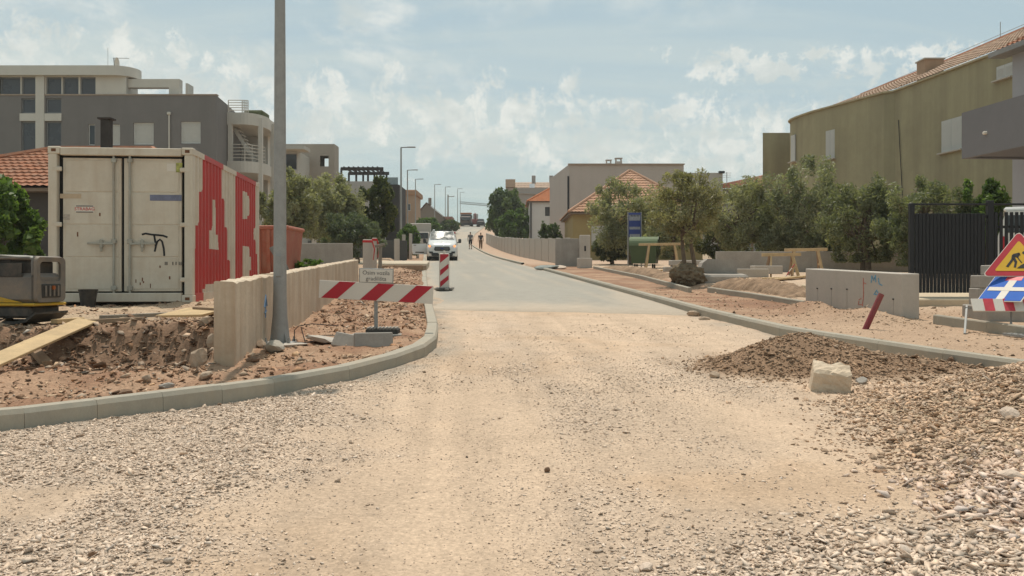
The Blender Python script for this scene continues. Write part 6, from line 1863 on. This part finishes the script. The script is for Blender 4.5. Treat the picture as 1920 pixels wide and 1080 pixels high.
# blue notice board
D = 41; x = PX(1190,D); zg = Hs(x,D); nb = thing('notice_board', 'tall narrow blue notice board with white text bands behind the waste bin', 'notice board', (x,D,zg))
zt, zb = PZ(399,D)-zg, PZ(444,D)-zg
MB().box((0,0,(zt+zb)/2), (.56,.05,zt-zb), .01).build('panel', mat('board_blue', (.04,.06,.22), .6, .08, 3, bump=0), nb)
MB().box((0,-.028,(zt+zb)/2+.32), (.50,.004,.26)).build('text_band', mat('band_pale', (.30,.30,.33), .5, .25, 16, bump=0), nb)
MB().box((0,-.028,(zt+zb)/2-.15), (.48,.004,.12)).build('text_band', MATS['band_pale'], nb)
MB().box((0,-.028,(zt+zb)/2-.48), (.46,.004,.12)).build('text_band', MATS['band_pale'], nb)
for k in (-1,0,1): MB().prism([(k*.14+.04*math.cos(a), .04*math.sin(a)) for a in np.linspace(0,6.283,9)[:-1]], .004, Matrix.Translation((0,-.026,zt-.14)) @ XR90).build('emblem', MATS['band_pale'], nb)
for s in (-1,1): MB().tube([(s*.30,0,-.1),(s*.30,0,zt+.03)], .03, 8).build('post', M_GALV, nb)

# long footway wall going up the hill
def long_wall():
    root = thing('footway_wall', 'long pale panelled garden wall along the right footway', 'wall', (float(XR(46))+2.0,46,float(S(46))))
    o = root.location; y = 46.0; i = 0
    while y < 106:
        L = 3.3; y1 = y+L; a = Vector((float(XR(y))+1.95,y,0)); b = Vector((float(XR(y1))+1.95,y1,0))
        za, zb = float(S(y)), float(S(y1)); h = 1.45 if y < 80 else 1.35
        d = (b-a).normalized(); n = Vector((d.y,-d.x,0)); V = []
        g = .03
        for p, z in ((a+d*g,za),(b-d*g,zb)):
            for q in (0,.18): V += [tuple(p+n*q-Vector((o.x,o.y,o.z))+Vector((0,0,z-.2))), tuple(p+n*q-Vector((o.x,o.y,o.z))+Vector((0,0,z+h)))]
        MB().add(V, [(0,1,5,4),(4,5,7,6),(6,7,3,2),(2,3,1,0),(1,3,7,5)]).build('wall_panel', M_CONC_PALE, root)
        pm = a-Vector((o.x,o.y,0)); MB().box((pm.x+.09,pm.y,za-o.z+h/2-.05), (.24,.20,h+.16), .01).build('pier', M_CONC_PALE, root)
        y = y1
long_wall()
D = 43.5; x0 = PX(1052,D); gp = thing('gate_wall', 'short wall and square gate pier at the near end of the long footway wall', 'wall', (PX(1080,D),D,float(S(D))))
MB().box((-.35,.4,.65), (1.25,.2,1.6), .01).build('wall_body', M_CONC_GREY, gp); MB().box((.42,0,.72), (.50,.45,1.75), .02).build('pier', M_CONC_PALE, gp); MB().box((.42,-.235,.95),(.08,.02,.25),.005).build('letter_slot', M_DARK, gp)
# mesh debris on the footway end
mb = MB(); D = 40; x = PX(1030,D)
gm = thing('debris_bundle', 'crumpled grey sheeting lying at the end of the right kerb', 'sheeting', (x,D,Hs(x,D)))
rock('', (0,0,.08), (.75,.5,.12), 71, mat('sheet_dull',(.20,.22,.20),.7,.3,5), 'sheet', parent=gm); rock('', (.5,-.2,.08), (.3,.3,.10), 72, MATS['white_stone'], 'lump', parent=gm)

# ------------------------------------------------------------------ houses on the right
def pale_house():
    D = 75; zg = float(S(D)); x0, x1 = PX(1066,D), PX(1282,D); root = thing('pale_house', 'large plain pale rendered house with two roof chimneys', 'house', (x0,D,zg)); o = root.location
    m = mat('pale_mauve_render', (.45,.39,.345), .9, .04, .8, bump=.03, streak=(.38,.33,.29), streak_amt=.35, streak_scale=1.0)
    block(root, [(x0,D),(x1,D),(x1,D+11.5),(x0-1.08,D+11.5)], zg-1, PZ(309,D), m)
    MB().box((x1/2-x0/2,-.02,PZ(308,D)-zg), (x1-x0+.1,.3,.09)).build('coping', mat('coping', (.34,.26,.2)), root)
    MB().box((-.02,.0,(PZ(330,D)-zg)/2), (.16,.16,PZ(330,D)-zg), .02).build('downpipe', M_DARK, root)
    for u, w, h in ((1146,.45,.35),(1165,.55,.5)):
        c = MB().box((PX(u,D)-o.x,2,PZ(309,D)-zg+h*.5), (w,w,h)).build('chimney', m, root)
        for s in (-1,1): MB().box((PX(u,D)-o.x+s*w*.4,2,PZ(309,D)-zg+h+.12), (.08,w,.24)).build('cap_leg', m, c)
        MB().box((PX(u,D)-o.x,2,PZ(309,D)-zg+h+.27), (w*1.15,w*1.15,.07)).build('cap', m, c)
    D2 = 82; r2 = thing('pale_annex', 'lower pale flat roofed block right of the large plain house', 'house', (PX(1282,D2),D2,float(S(D2))))
    block(r2, rect(PX(1270,D2),PX(1355,D2),D2,D2+8), float(S(D2))-1, PZ(324,D2), m); MB().box((PX(1355,D2)-PX(1282,D2)-.1,0,PZ(323,D2)-float(S(D2))),(.5,.4,.2)).build('gutter', M_DARK, r2)
pale_house()
def hip_house():
    D = 58; zg = float(S(D)); x0, x1 = PX(1066,D), 12.6; root = thing('hip_roof_house', 'yellow house with pale terracotta hipped roof before the large plain house', 'house', (x0,D,zg))
    ze = PZ(398,D); m = mat('yellow_render', (.34,.26,.12), .9, .06, 1, bump=.03)
    a, b = (x0+.3,D+.5), (x1-.3,D+.5)
    op = [(1.2,2.2,zg+1.0,zg+2.3),(5.0,6.0,zg+1.0,zg+2.3)]
    block(root, [a,b,(x1-.3,D+9.5),(x0+.3,D+9.5)], zg-1, ze, m, {0: op})
    for q in op: window(root, a, b, *q, 'shutters')
    hip_roof(root, x0, x1, D, D+10, ze, PZ(320,D+5)-.05, PX(1181,D+5)-.05, PX(1181,D+5)+.05, D+5, mat('striped_terracotta', (.46,.26,.165), .85, .2, 3.0, bump=.1, dirt=(.5,.36,.26), dirt_amt=.5, dirt_scale=2))
hip_house()
def white_house():
    D = 100; zg = float(S(D)); x0, x1 = PX(993,D), PX(1060,D); root = thing('white_house', 'small white house with orange roof beyond the plain house', 'house', (x0,D,zg)); o = root.location
    m = mat('white_wash', (.55,.53,.50), .9, .04, 1, bump=.03); a, b = (x0,D), (x1,D); s = lambda u: PX(u,D)-x0
    op = [(s(1022),s(1031),PZ(405,D),PZ(388,D))]
    block(root, rect(x0,x1,D,D+8), zg-1, PZ(378,D), m, {0: op}); window(root, a, b, *op[0], 'glass', frame=M_DARK)
    hip_roof(root, x0-.3, x1+.3, D-.3, D+8.3, PZ(378,D), PZ(352,D+4), PX(1034,D+4), PX(1036,D+4), D+4, mat('orange_tiles', (.46,.17,.07), .85, .15, 3, bump=.05))
    MB().tube([(.15,-.1,PZ(380,D)-zg),(.15,-.1,0)], .08, 6).build('downpipe', M_DARK, root)
white_house()
def far_right():
    D = 140; zg = float(S(D)); x0, x1 = PX(949,D), PX(1060,D); root = thing('hill_house', 'distant beige house with broad tan roof and skylight on the hill', 'house', (x0,D,zg)); o = root.location
    m = mat('hill_render', (.33,.29,.26), .9, .04, 1, bump=0); ze = PZ(352,D)
    block(root, rect(x0,x1,D,D+9), zg-1, ze, m)
    L = lambda u,v,y: Vector((PX(u,D),y,PZ(v,D)))
    tiled_roof(root, (L(966,364,D-.3),L(1062,368,D-.3)), (L(966,336,D+5),L(1062,336,D+5)), M_TERRA_PALE, pitch=.5, rowlen=.8)
    MB().box((PX(957,D)-x0,1,PZ(344,D)-zg), (1.5,3,1.2)).build('dormer', mat('tan_render',(.40,.28,.20),.9,bump=0), root)
    MB().box((PX(998,D)-x0,1.4,PZ(353,D)-zg+.45), (.8,.06,.9), 0, (R(-30),0,0)).build('skylight', mat('skylight_glass',(.6,.6,.6),.1,bump=0), root)
    for u in (1002,1036): MB().box((PX(u,D)-x0,5,PZ(334,D)-zg+.3), (.6,.6,1.2)).build('chimney', m, root)
    D = 85; zg = float(S(D)); r2 = thing('red_roof_house', 'house with reddish roof glimpsed between the olives and the yellow house', 'house', (PX(1400,D),D,zg))
    block(r2, rect(PX(1350,D),PX(1470,D),D+1,D+9), zg-1, PZ(352,D), m)
    tiled_roof(r2, ((PX(1345,D),D,PZ(354,D)),(PX(1475,D),D,PZ(354,D))), ((PX(1365,D),D+5,PZ(338,D)),(PX(1475,D),D+5,PZ(314,D))), M_TERRA)
    MB().tube([(PX(1377,D)-PX(1400,D),3,PZ(350,D)-zg),(PX(1377,D)-PX(1400,D),3,PZ(316,D)-zg)], .035, 6).build('aerial_mast', M_GALV, r2)
    for v in (318,322,326): MB().bar((PX(1377,D)-PX(1400,D)-.5,3,PZ(v,D)-zg),(PX(1377,D)-PX(1400,D)+.4,3,PZ(v,D)-zg),.03,.03).build('aerial_rod', M_GALV, r2)
far_right()
tree_at(903,985,348,112,'big dark green tree clump at the right of the road crest', 11000, .20, 31, DARKG, name='tree', low=.05, narrow=.5, clumps=100)
tree_at(930,1000,396,102,'lighter green bush before the dark tree clump', 6000, .16, 32, GREEN, name='shrub', cat='shrub', low=.05, narrow=.5)
tree_at(1010,1050,420,66,'small dark bush behind the long footway wall', 2500, .10, 33, DARKG, name='shrub', cat='shrub', low=.05, narrow=.5)

# yellow house with the curved corner
def yellow_house():
    zt = 9.3; zg = float(S(38)); root = thing('yellow_house', 'tall olive yellow rendered house with curved corner and white shutters', 'house', (16.9,40,zg)); o = root.location
    m = mat('olive_yellow_render', (.37,.32,.195), .9, .05, .5, bump=.06, bscale=20, dirt=(.24,.20,.125), dirt_amt=.6, dirt_scale=.35, streak=(.20,.165,.11), streak_amt=.55, streak_scale=.9)
    A, B = (18.25,27.5), (16.9,40.0)      # main facade, near to far
    C = [(15.0,45.0),(14.8,46.0),(14.68,46.8),(14.64,47.4),(14.72,48.0),(14.95,48.5),(15.35,48.9)]
    poly = [A,(24,27.5),(24,54),(16.6,54),(16.4,49.2)]+C[::-1]+[(16.55,40.35),B]
    # counter-clockwise: A -> right -> back -> left -> along the front back to A
    idx = len(poly)-1   # edge B -> A
    Lf = (Vector(A)-Vector(B)).length
    ux = lambda u: None
    def s_at(u):   # distance from B along B->A where the facade is seen at column u
        k = (u-960)/FPX; bx, by = B; dx, dy = (A[0]-B[0])/Lf, (A[1]-B[1])/Lf
        return (bx-k*by)/(k*dy-dx)
    def zz(u, v):
        s = s_at(u); y = B[1]+(A[1]-B[1])/Lf*s; return PZ(v, y)
    s0, s1 = s_at(1765), s_at(1805); za, zb = zz(1785,283), zz(1785,222)
    t0, t1 = s_at(1868), s_at(1900)
    op = {idx: [(s0,s1,za,zb),(t0,t1,zz(1868,152),zz(1868,126))]}
    # two narrow shutters on the far part: edge C[0] <- ... -> B
    iC = idx-2; P0, P1 = poly[iC], poly[iC+1]
    def s_on(u, a, b):
        k = (u-960)/FPX; L = math.dist(a,b); dx, dy = (b[0]-a[0])/L, (b[1]-a[1])/L
        s = (a[0]-k*a[1])/(k*dy-dx); return s, a[1]+dy*s
    sa, ya = s_on(1548,P0,P1); sb, yb = s_on(1565,P0,P1)
    q1 = (max(.05,sa), sb, PZ(299,ya), PZ(246,ya)); op[iC] = [q1]
    block(root, poly, zg-1, zt, m, op)
    window(root, B, A, s0, s1, za, zb, 'shutters', sill=True); window(root, B, A, *op[idx][1], 'shutters', sill=True)
    window(root, P0, P1, *q1, 'shutters', sill=True)
    # shutter on the curve
    pj, pk_ = poly[iC-3], poly[iC-2]
    c = Vector(((pj[0]+pk_[0])/2,(pj[1]+pk_[1])/2)); an = math.atan2(pk_[1]-pj[1],pk_[0]-pj[0])
    w = thing('window', None, None); w.parent = root; w.location = (c.x-o.x,c.y-o.y,PZ(278,c.y)-o.z); w.rotation_euler = (0,0,an)
    MB().box((0,-.05,0),(.55,.06,1.35),.01).build('shutter_leaf', MATS['shutter_white'], w); MB().box((0,-.1,-.72),(.7,.25,.05)).build('sill', M_CONC_PALE, w)
    # coping along the parapet
    cp = MB()
    for i in range(5, len(poly)): 
        a, b = poly[i], poly[(i+1)%len(poly)]
        cp.bar((a[0]-o.x,a[1]-o.y,zt-zg+.03),(b[0]-o.x,b[1]-o.y,zt-zg+.03),.22,.07)
    cp.build('coping', mat('cream_trim', (.42,.35,.22), .8, bump=0), root)
    # roof: from the eave to a ridge parallel with the facade
    n0, n1 = Vector((18.2,27.6,zt+.08)), Vector((16.9,40.0,zt+.08)); r0, r1 = Vector((21.6,27.6,zt+1.95)), Vector((20.4,41.0,zt+1.85))
    tiled_roof(root, (n0,n1), (r0,r1), M_TERRA_PALE)
    tiled_roof(root, (n1,Vector((15.4,44.8,zt+.08))), (r1,Vector((19.1,49.5,zt+1.7))), M_TERRA_PALE)
    rd = MB(); rd.tube([Vector(r0)-o,Vector(r1)-o,Vector((19.1,49.5,zt+1.7))-o], .13, 8); rd.build('ridge_tiles', M_TERRA, root)
    MB().tube([Vector(r0)-o+Vector((0,0,.22)),Vector(r1)-o+Vector((0,0,.22)),Vector((19.1,49.5,zt+1.8))-o], .012, 5).build('lightning_wire', M_GALV, root)
    for t in (.15,.5,.8): p = r0.lerp(r1, t)-o; MB().tube([p,p+Vector((0,0,.75))], .015, 5).build('lightning_rod', M_GALV, root)
    p = P(1744,128,41.2); c = MB().box((p.x-o.x,p.y-o.y,p.z-o.z-.25), (.85,.85,1.15), .01).build('chimney', mat('chimney_render', (.34,.23,.15), .9, .1, 2), root)
    MB().box((p.x-o.x,p.y-o.y,p.z-o.z+.345),(.95,.95,.06)).build('chimney_cap', M_CONC, c)
    MB().tube([(.0,-.35,8.0-zg),(.01,-.5,6.5-zg),(.03,-.7,4.6-zg),(.05,-.95,3.2-zg)],.016,5).build('cable', M_DARK, root)
    # lower block at the far end
    r2 = thing('side_wing', None, None); r2.parent = root
    block(root, [(14.38,52),(16.5,52),(16.5,56),(15.6,56)], zg-1, PZ(249,52), m, name='end_wing')
yellow_house()

# grey house with the balcony, right edge
def grey_house():
    zg = float(S(24)); root = thing('grey_house', 'grey rendered house with solid balcony parapet at the right edge', 'house', (14.3,25,zg)); o = root.location
    m = mat('cool_grey_render', (.20,.19,.195), .9, .05, .8, bump=.04); ml = mat('light_grey_render', (.36,.35,.36), .9, .04, .8, bump=.04)
    A, B = (15.6,12.0), (14.35,26.0)
    poly = [A,(24,12),(24,27),B]
    zt = 7.7
    L = math.dist(A,B)
    op = [(1.05,2.3,zg+.3,zg+2.35)]
    block(root, poly, zg-1, zt, ml, {3: op})
    window(root, B, A, *op[0], 'glass', sill=False)
    # balcony box
    a, b = Vector((12.45,25.1)), Vector((13.75,11.0)); d = (b-a).normalized(); n = Vector((-d.y,d.x)); n = n if n.x > 0 else -n
    z0, z1 = PZ(298,25.1), PZ(212,25.1)
    P4 = [a, b, b+n*.18, a+n*.18]
    MB().prism([(p.x-o.x,p.y-o.y) for p in P4], z1-z0, Matrix.Translation((0,0,z0-o.z))).build('balcony_parapet', m, root)
    e = a+n*2.1
    P5 = [a+n*.182, e, e-d*-.18, a+n*.182+d*.18]
    MB().prism([(p.x-o.x,p.y-o.y) for p in P5], z1-z0, Matrix.Translation((0,0,z0-o.z))).build('balcony_end', m, root)
    P6 = [a+n*.19+d*.19, b+n*.19, b+n*2.2, e+d*.19]
    MB().prism([(p.x-o.x,p.y-o.y) for p in P6], .22, Matrix.Translation((0,0,z0+.05-o.z))).build('balcony_floor', m, root)
    MB().box((12.62-o.x-.10,24.0-o.y,z0+.55-o.z),(.10,.12,.08),.02).build('wall_lamp', M_WHITE, root)
    # eave with tiles
    n0, n1 = Vector((15.4,11.6,zt+.05)), Vector((14.1,26.4,zt+.05))
    tiled_roof(root, (n0,n1), (Vector((19,11.6,zt+1.9)),Vector((17.6,26.5,zt+1.9))), M_TERRA)
    MB().bar(n0-o-Vector((0,0,.12)), n1-o-Vector((0,0,.12)), .5, .14).build('eave', mat('eave_grey',(.28,.27,.26),.8,bump=0), root)
    MB().tube([n0-o+Vector((-.08,0,-.05)), n1-o+Vector((-.08,0,-.05))], .07, 8).build('gutter', M_GALV, root)
    for t in (.55,.75): p = n0.lerp(n1,t)-o; MB().tube([p+Vector((.6,0,.3)),p+Vector((.6,0,1.0))], .012, 5).build('lightning_rod', M_GALV, root)
grey_house()
# white car behind the gate
D = 21.5; cr = thing('parked_car', 'white car partly hidden behind the black picket gate', 'car', (PX(1945,D),D,float(S(D))+.33), R(-28))
mcar = mat('car_white', (.66,.65,.62), .25, .03, 2, coat=.5, bump=0)
prof = [(-.80,.35),(-.86,.9),(-.82,1.15),(-.66,1.72),(.66,1.72),(.82,1.15),(.86,.9),(.80,.35)]
MB().prism(prof, 3.9, Matrix.Translation((0,3.9,0)) @ XR90).build('body', mcar, cr)
MB().box((0,-.01,1.42),(1.25,.03,.42),.05).build('rear_window', M_GLASS, cr)
MB().box((0,1.6,1.79),(1.4,2.6,.12),.05).build('roof_box', mcar, cr)
for s in (-1,1):
    for y in (.7,3.1): MB().tube([(s*.66,y,.33),(s*.86,y,.33)], .33, 18).build('wheel', M_BLACK, cr)
    MB().box((s*.70,-.02,.95),(.16,.04,.35),.02).build('tail_light', M_RED, cr)

# ------------------------------------------------------------------ far end of the road
def truck(label, u, D, w, body, name='dump_truck'):
    r_ = thing(name, label, 'truck', (PX(u,D),D,float(S(D))+.05)); k = w/2
    MB().box((0,1.2,1.35),(w,2.2,2.0),.2).build('cab', mat('cab_dark',(.09,.06,.045),.5,bump=0), r_)
    MB().box((0,.06,1.75),(w*.8,.1,.8),.04).build('windscreen', M_GLASS, r_)
    MB().box((0,5,2.0),(w,5,1.9),.1).build('tipper_body', body, r_); MB().box((0,2.2,3.1),(w*1.05,.4,.35),.05).build('tipper_lip', mat('cab_orange',(.34,.13,.05),bump=0), r_)
    MB().box((0,.0,.55),(w,.2,.45),.05).build('bumper', M_DARK, r_)
    for s in (-1,1):
        for y in (1.1,4.5,6): MB().tube([(s*k*.7,y,.5),(s*k,y,.5)], .5, 14).build('wheel', M_BLACK, r_)
truck('orange and black dump truck at the crest of the road', 873, 208, 2.5, mat('tipper_dark',(.03,.03,.032),.6,bump=0))
D = 205; r_ = thing('wheel_loader', 'reddish construction machine beside the dump truck at the crest', 'loader', (PX(891,D),D,float(S(D))+.05))
MB().box((0,2,1.2),(1.6,2.6,1.2),.15).build('chassis', mat('machine_red',(.22,.07,.06),.6,bump=0), r_); MB().box((0,2,2.4),(1.1,1.2,1.3),.1).build('cab', mat('cab_pale',(.34,.32,.30),.5,bump=0), r_)
for s in (-1,1):
    for y in (1,3.2): MB().tube([(s*.6,y,.6),(s*1.0,y,.6)], .6, 14).build('wheel', M_BLACK, r_)
MB().bar((0,1.2,1.5),(0,-.8,2.9),.3,.3).build('boom', MATS['machine_red'], r_)
D = 202; r_ = thing('pickup', 'dark vehicle at the crest in front of the tree clump', 'car', (PX(901,D),D,float(S(D))+.05))
MB().box((0,2,.9),(1.8,4,.9),.2).build('body', M_DARK, r_); MB().box((0,2.2,1.55),(1.5,1.8,.7),.2).build('cabin', M_GLASS, r_)
for s in (-1,1):
    for y in (.8,3.2): MB().tube([(s*.7,y,.35),(s*.92,y,.35)], .35, 14).build('wheel', M_BLACK, r_)
# warning posts on the far left footway
for lb, u, D in (('red and white warning post left of the road far up the hill',852,120),):
    x = PX(u,D); r_ = thing('warning_post', lb, 'post', (x,D,Hs(x,D)))
    for k in range(4): MB().box((0,0,.15+k*.3),(.3,.06,.3)).build('post_section', M_RED if k % 2 else M_WHITE, r_)
    MB().box((0,0,.03),(.5,.4,.1),.03).build('foot', M_BLACK, r_)
# tower crane on the horizon
D = 420; r_ = thing('tower_crane', 'pale tower crane jib above the road crest', 'crane', (PX(925,D),D,0))
mc = mat('crane_grey',(.30,.32,.33),.7,bump=0); zt = PZ(384,D)
mb = MB(); ja, jb = Vector((PX(862,D)-PX(925,D),0,PZ(378,D))), Vector((2,0,zt+.0))
for q, w in ((0,0),(-.5,.9),(.5,.9)): mb.bar(ja+Vector((0,q,-w)), jb+Vector((0,q,-w)), .22, .22)
for k in range(20):
    a = ja.lerp(jb, k/20); b = ja.lerp(jb, (k+1)/20); mb.bar(a+Vector((0,.5,-.9)), a.lerp(b,.5), .12, .12); mb.bar(a.lerp(b,.5), b+Vector((0,-.5,-.9)), .12, .12)
mb.build('jib', mc, r_)
MB().bar((0,0,0),(0,0,zt+3),1.4,1.4).build('mast', mc, r_); MB().box((5,0,zt-.8),(4,1.5,2),.1).build('counterweight', mc, r_)

# ------------------------------------------------------------------ summer haze over the whole street
hm = bpy.data.materials.new('haze'); hm.use_nodes = True
nt = hm.node_tree; nt.nodes.clear()
ho = nt.nodes.new('ShaderNodeOutputMaterial'); hv = nt.nodes.new('ShaderNodeVolumePrincipled')
hv.inputs['Color'].default_value = (.93, .95, .93, 1); hv.inputs['Density'].default_value = .0005; hv.inputs['Anisotropy'].default_value = .35
nt.links.new(hv.outputs[0], ho.inputs['Volume'])
hz_ = bpy.data.objects.new('haze', MB().box((0, 1900, 1), (5600, 4400, 76)).mesh('haze', hm))
hz_.location = (0, 0, 0)
link(hz_); tag(hz_, 'thin pale summer haze hanging over the street', 'haze', kind='stuff')
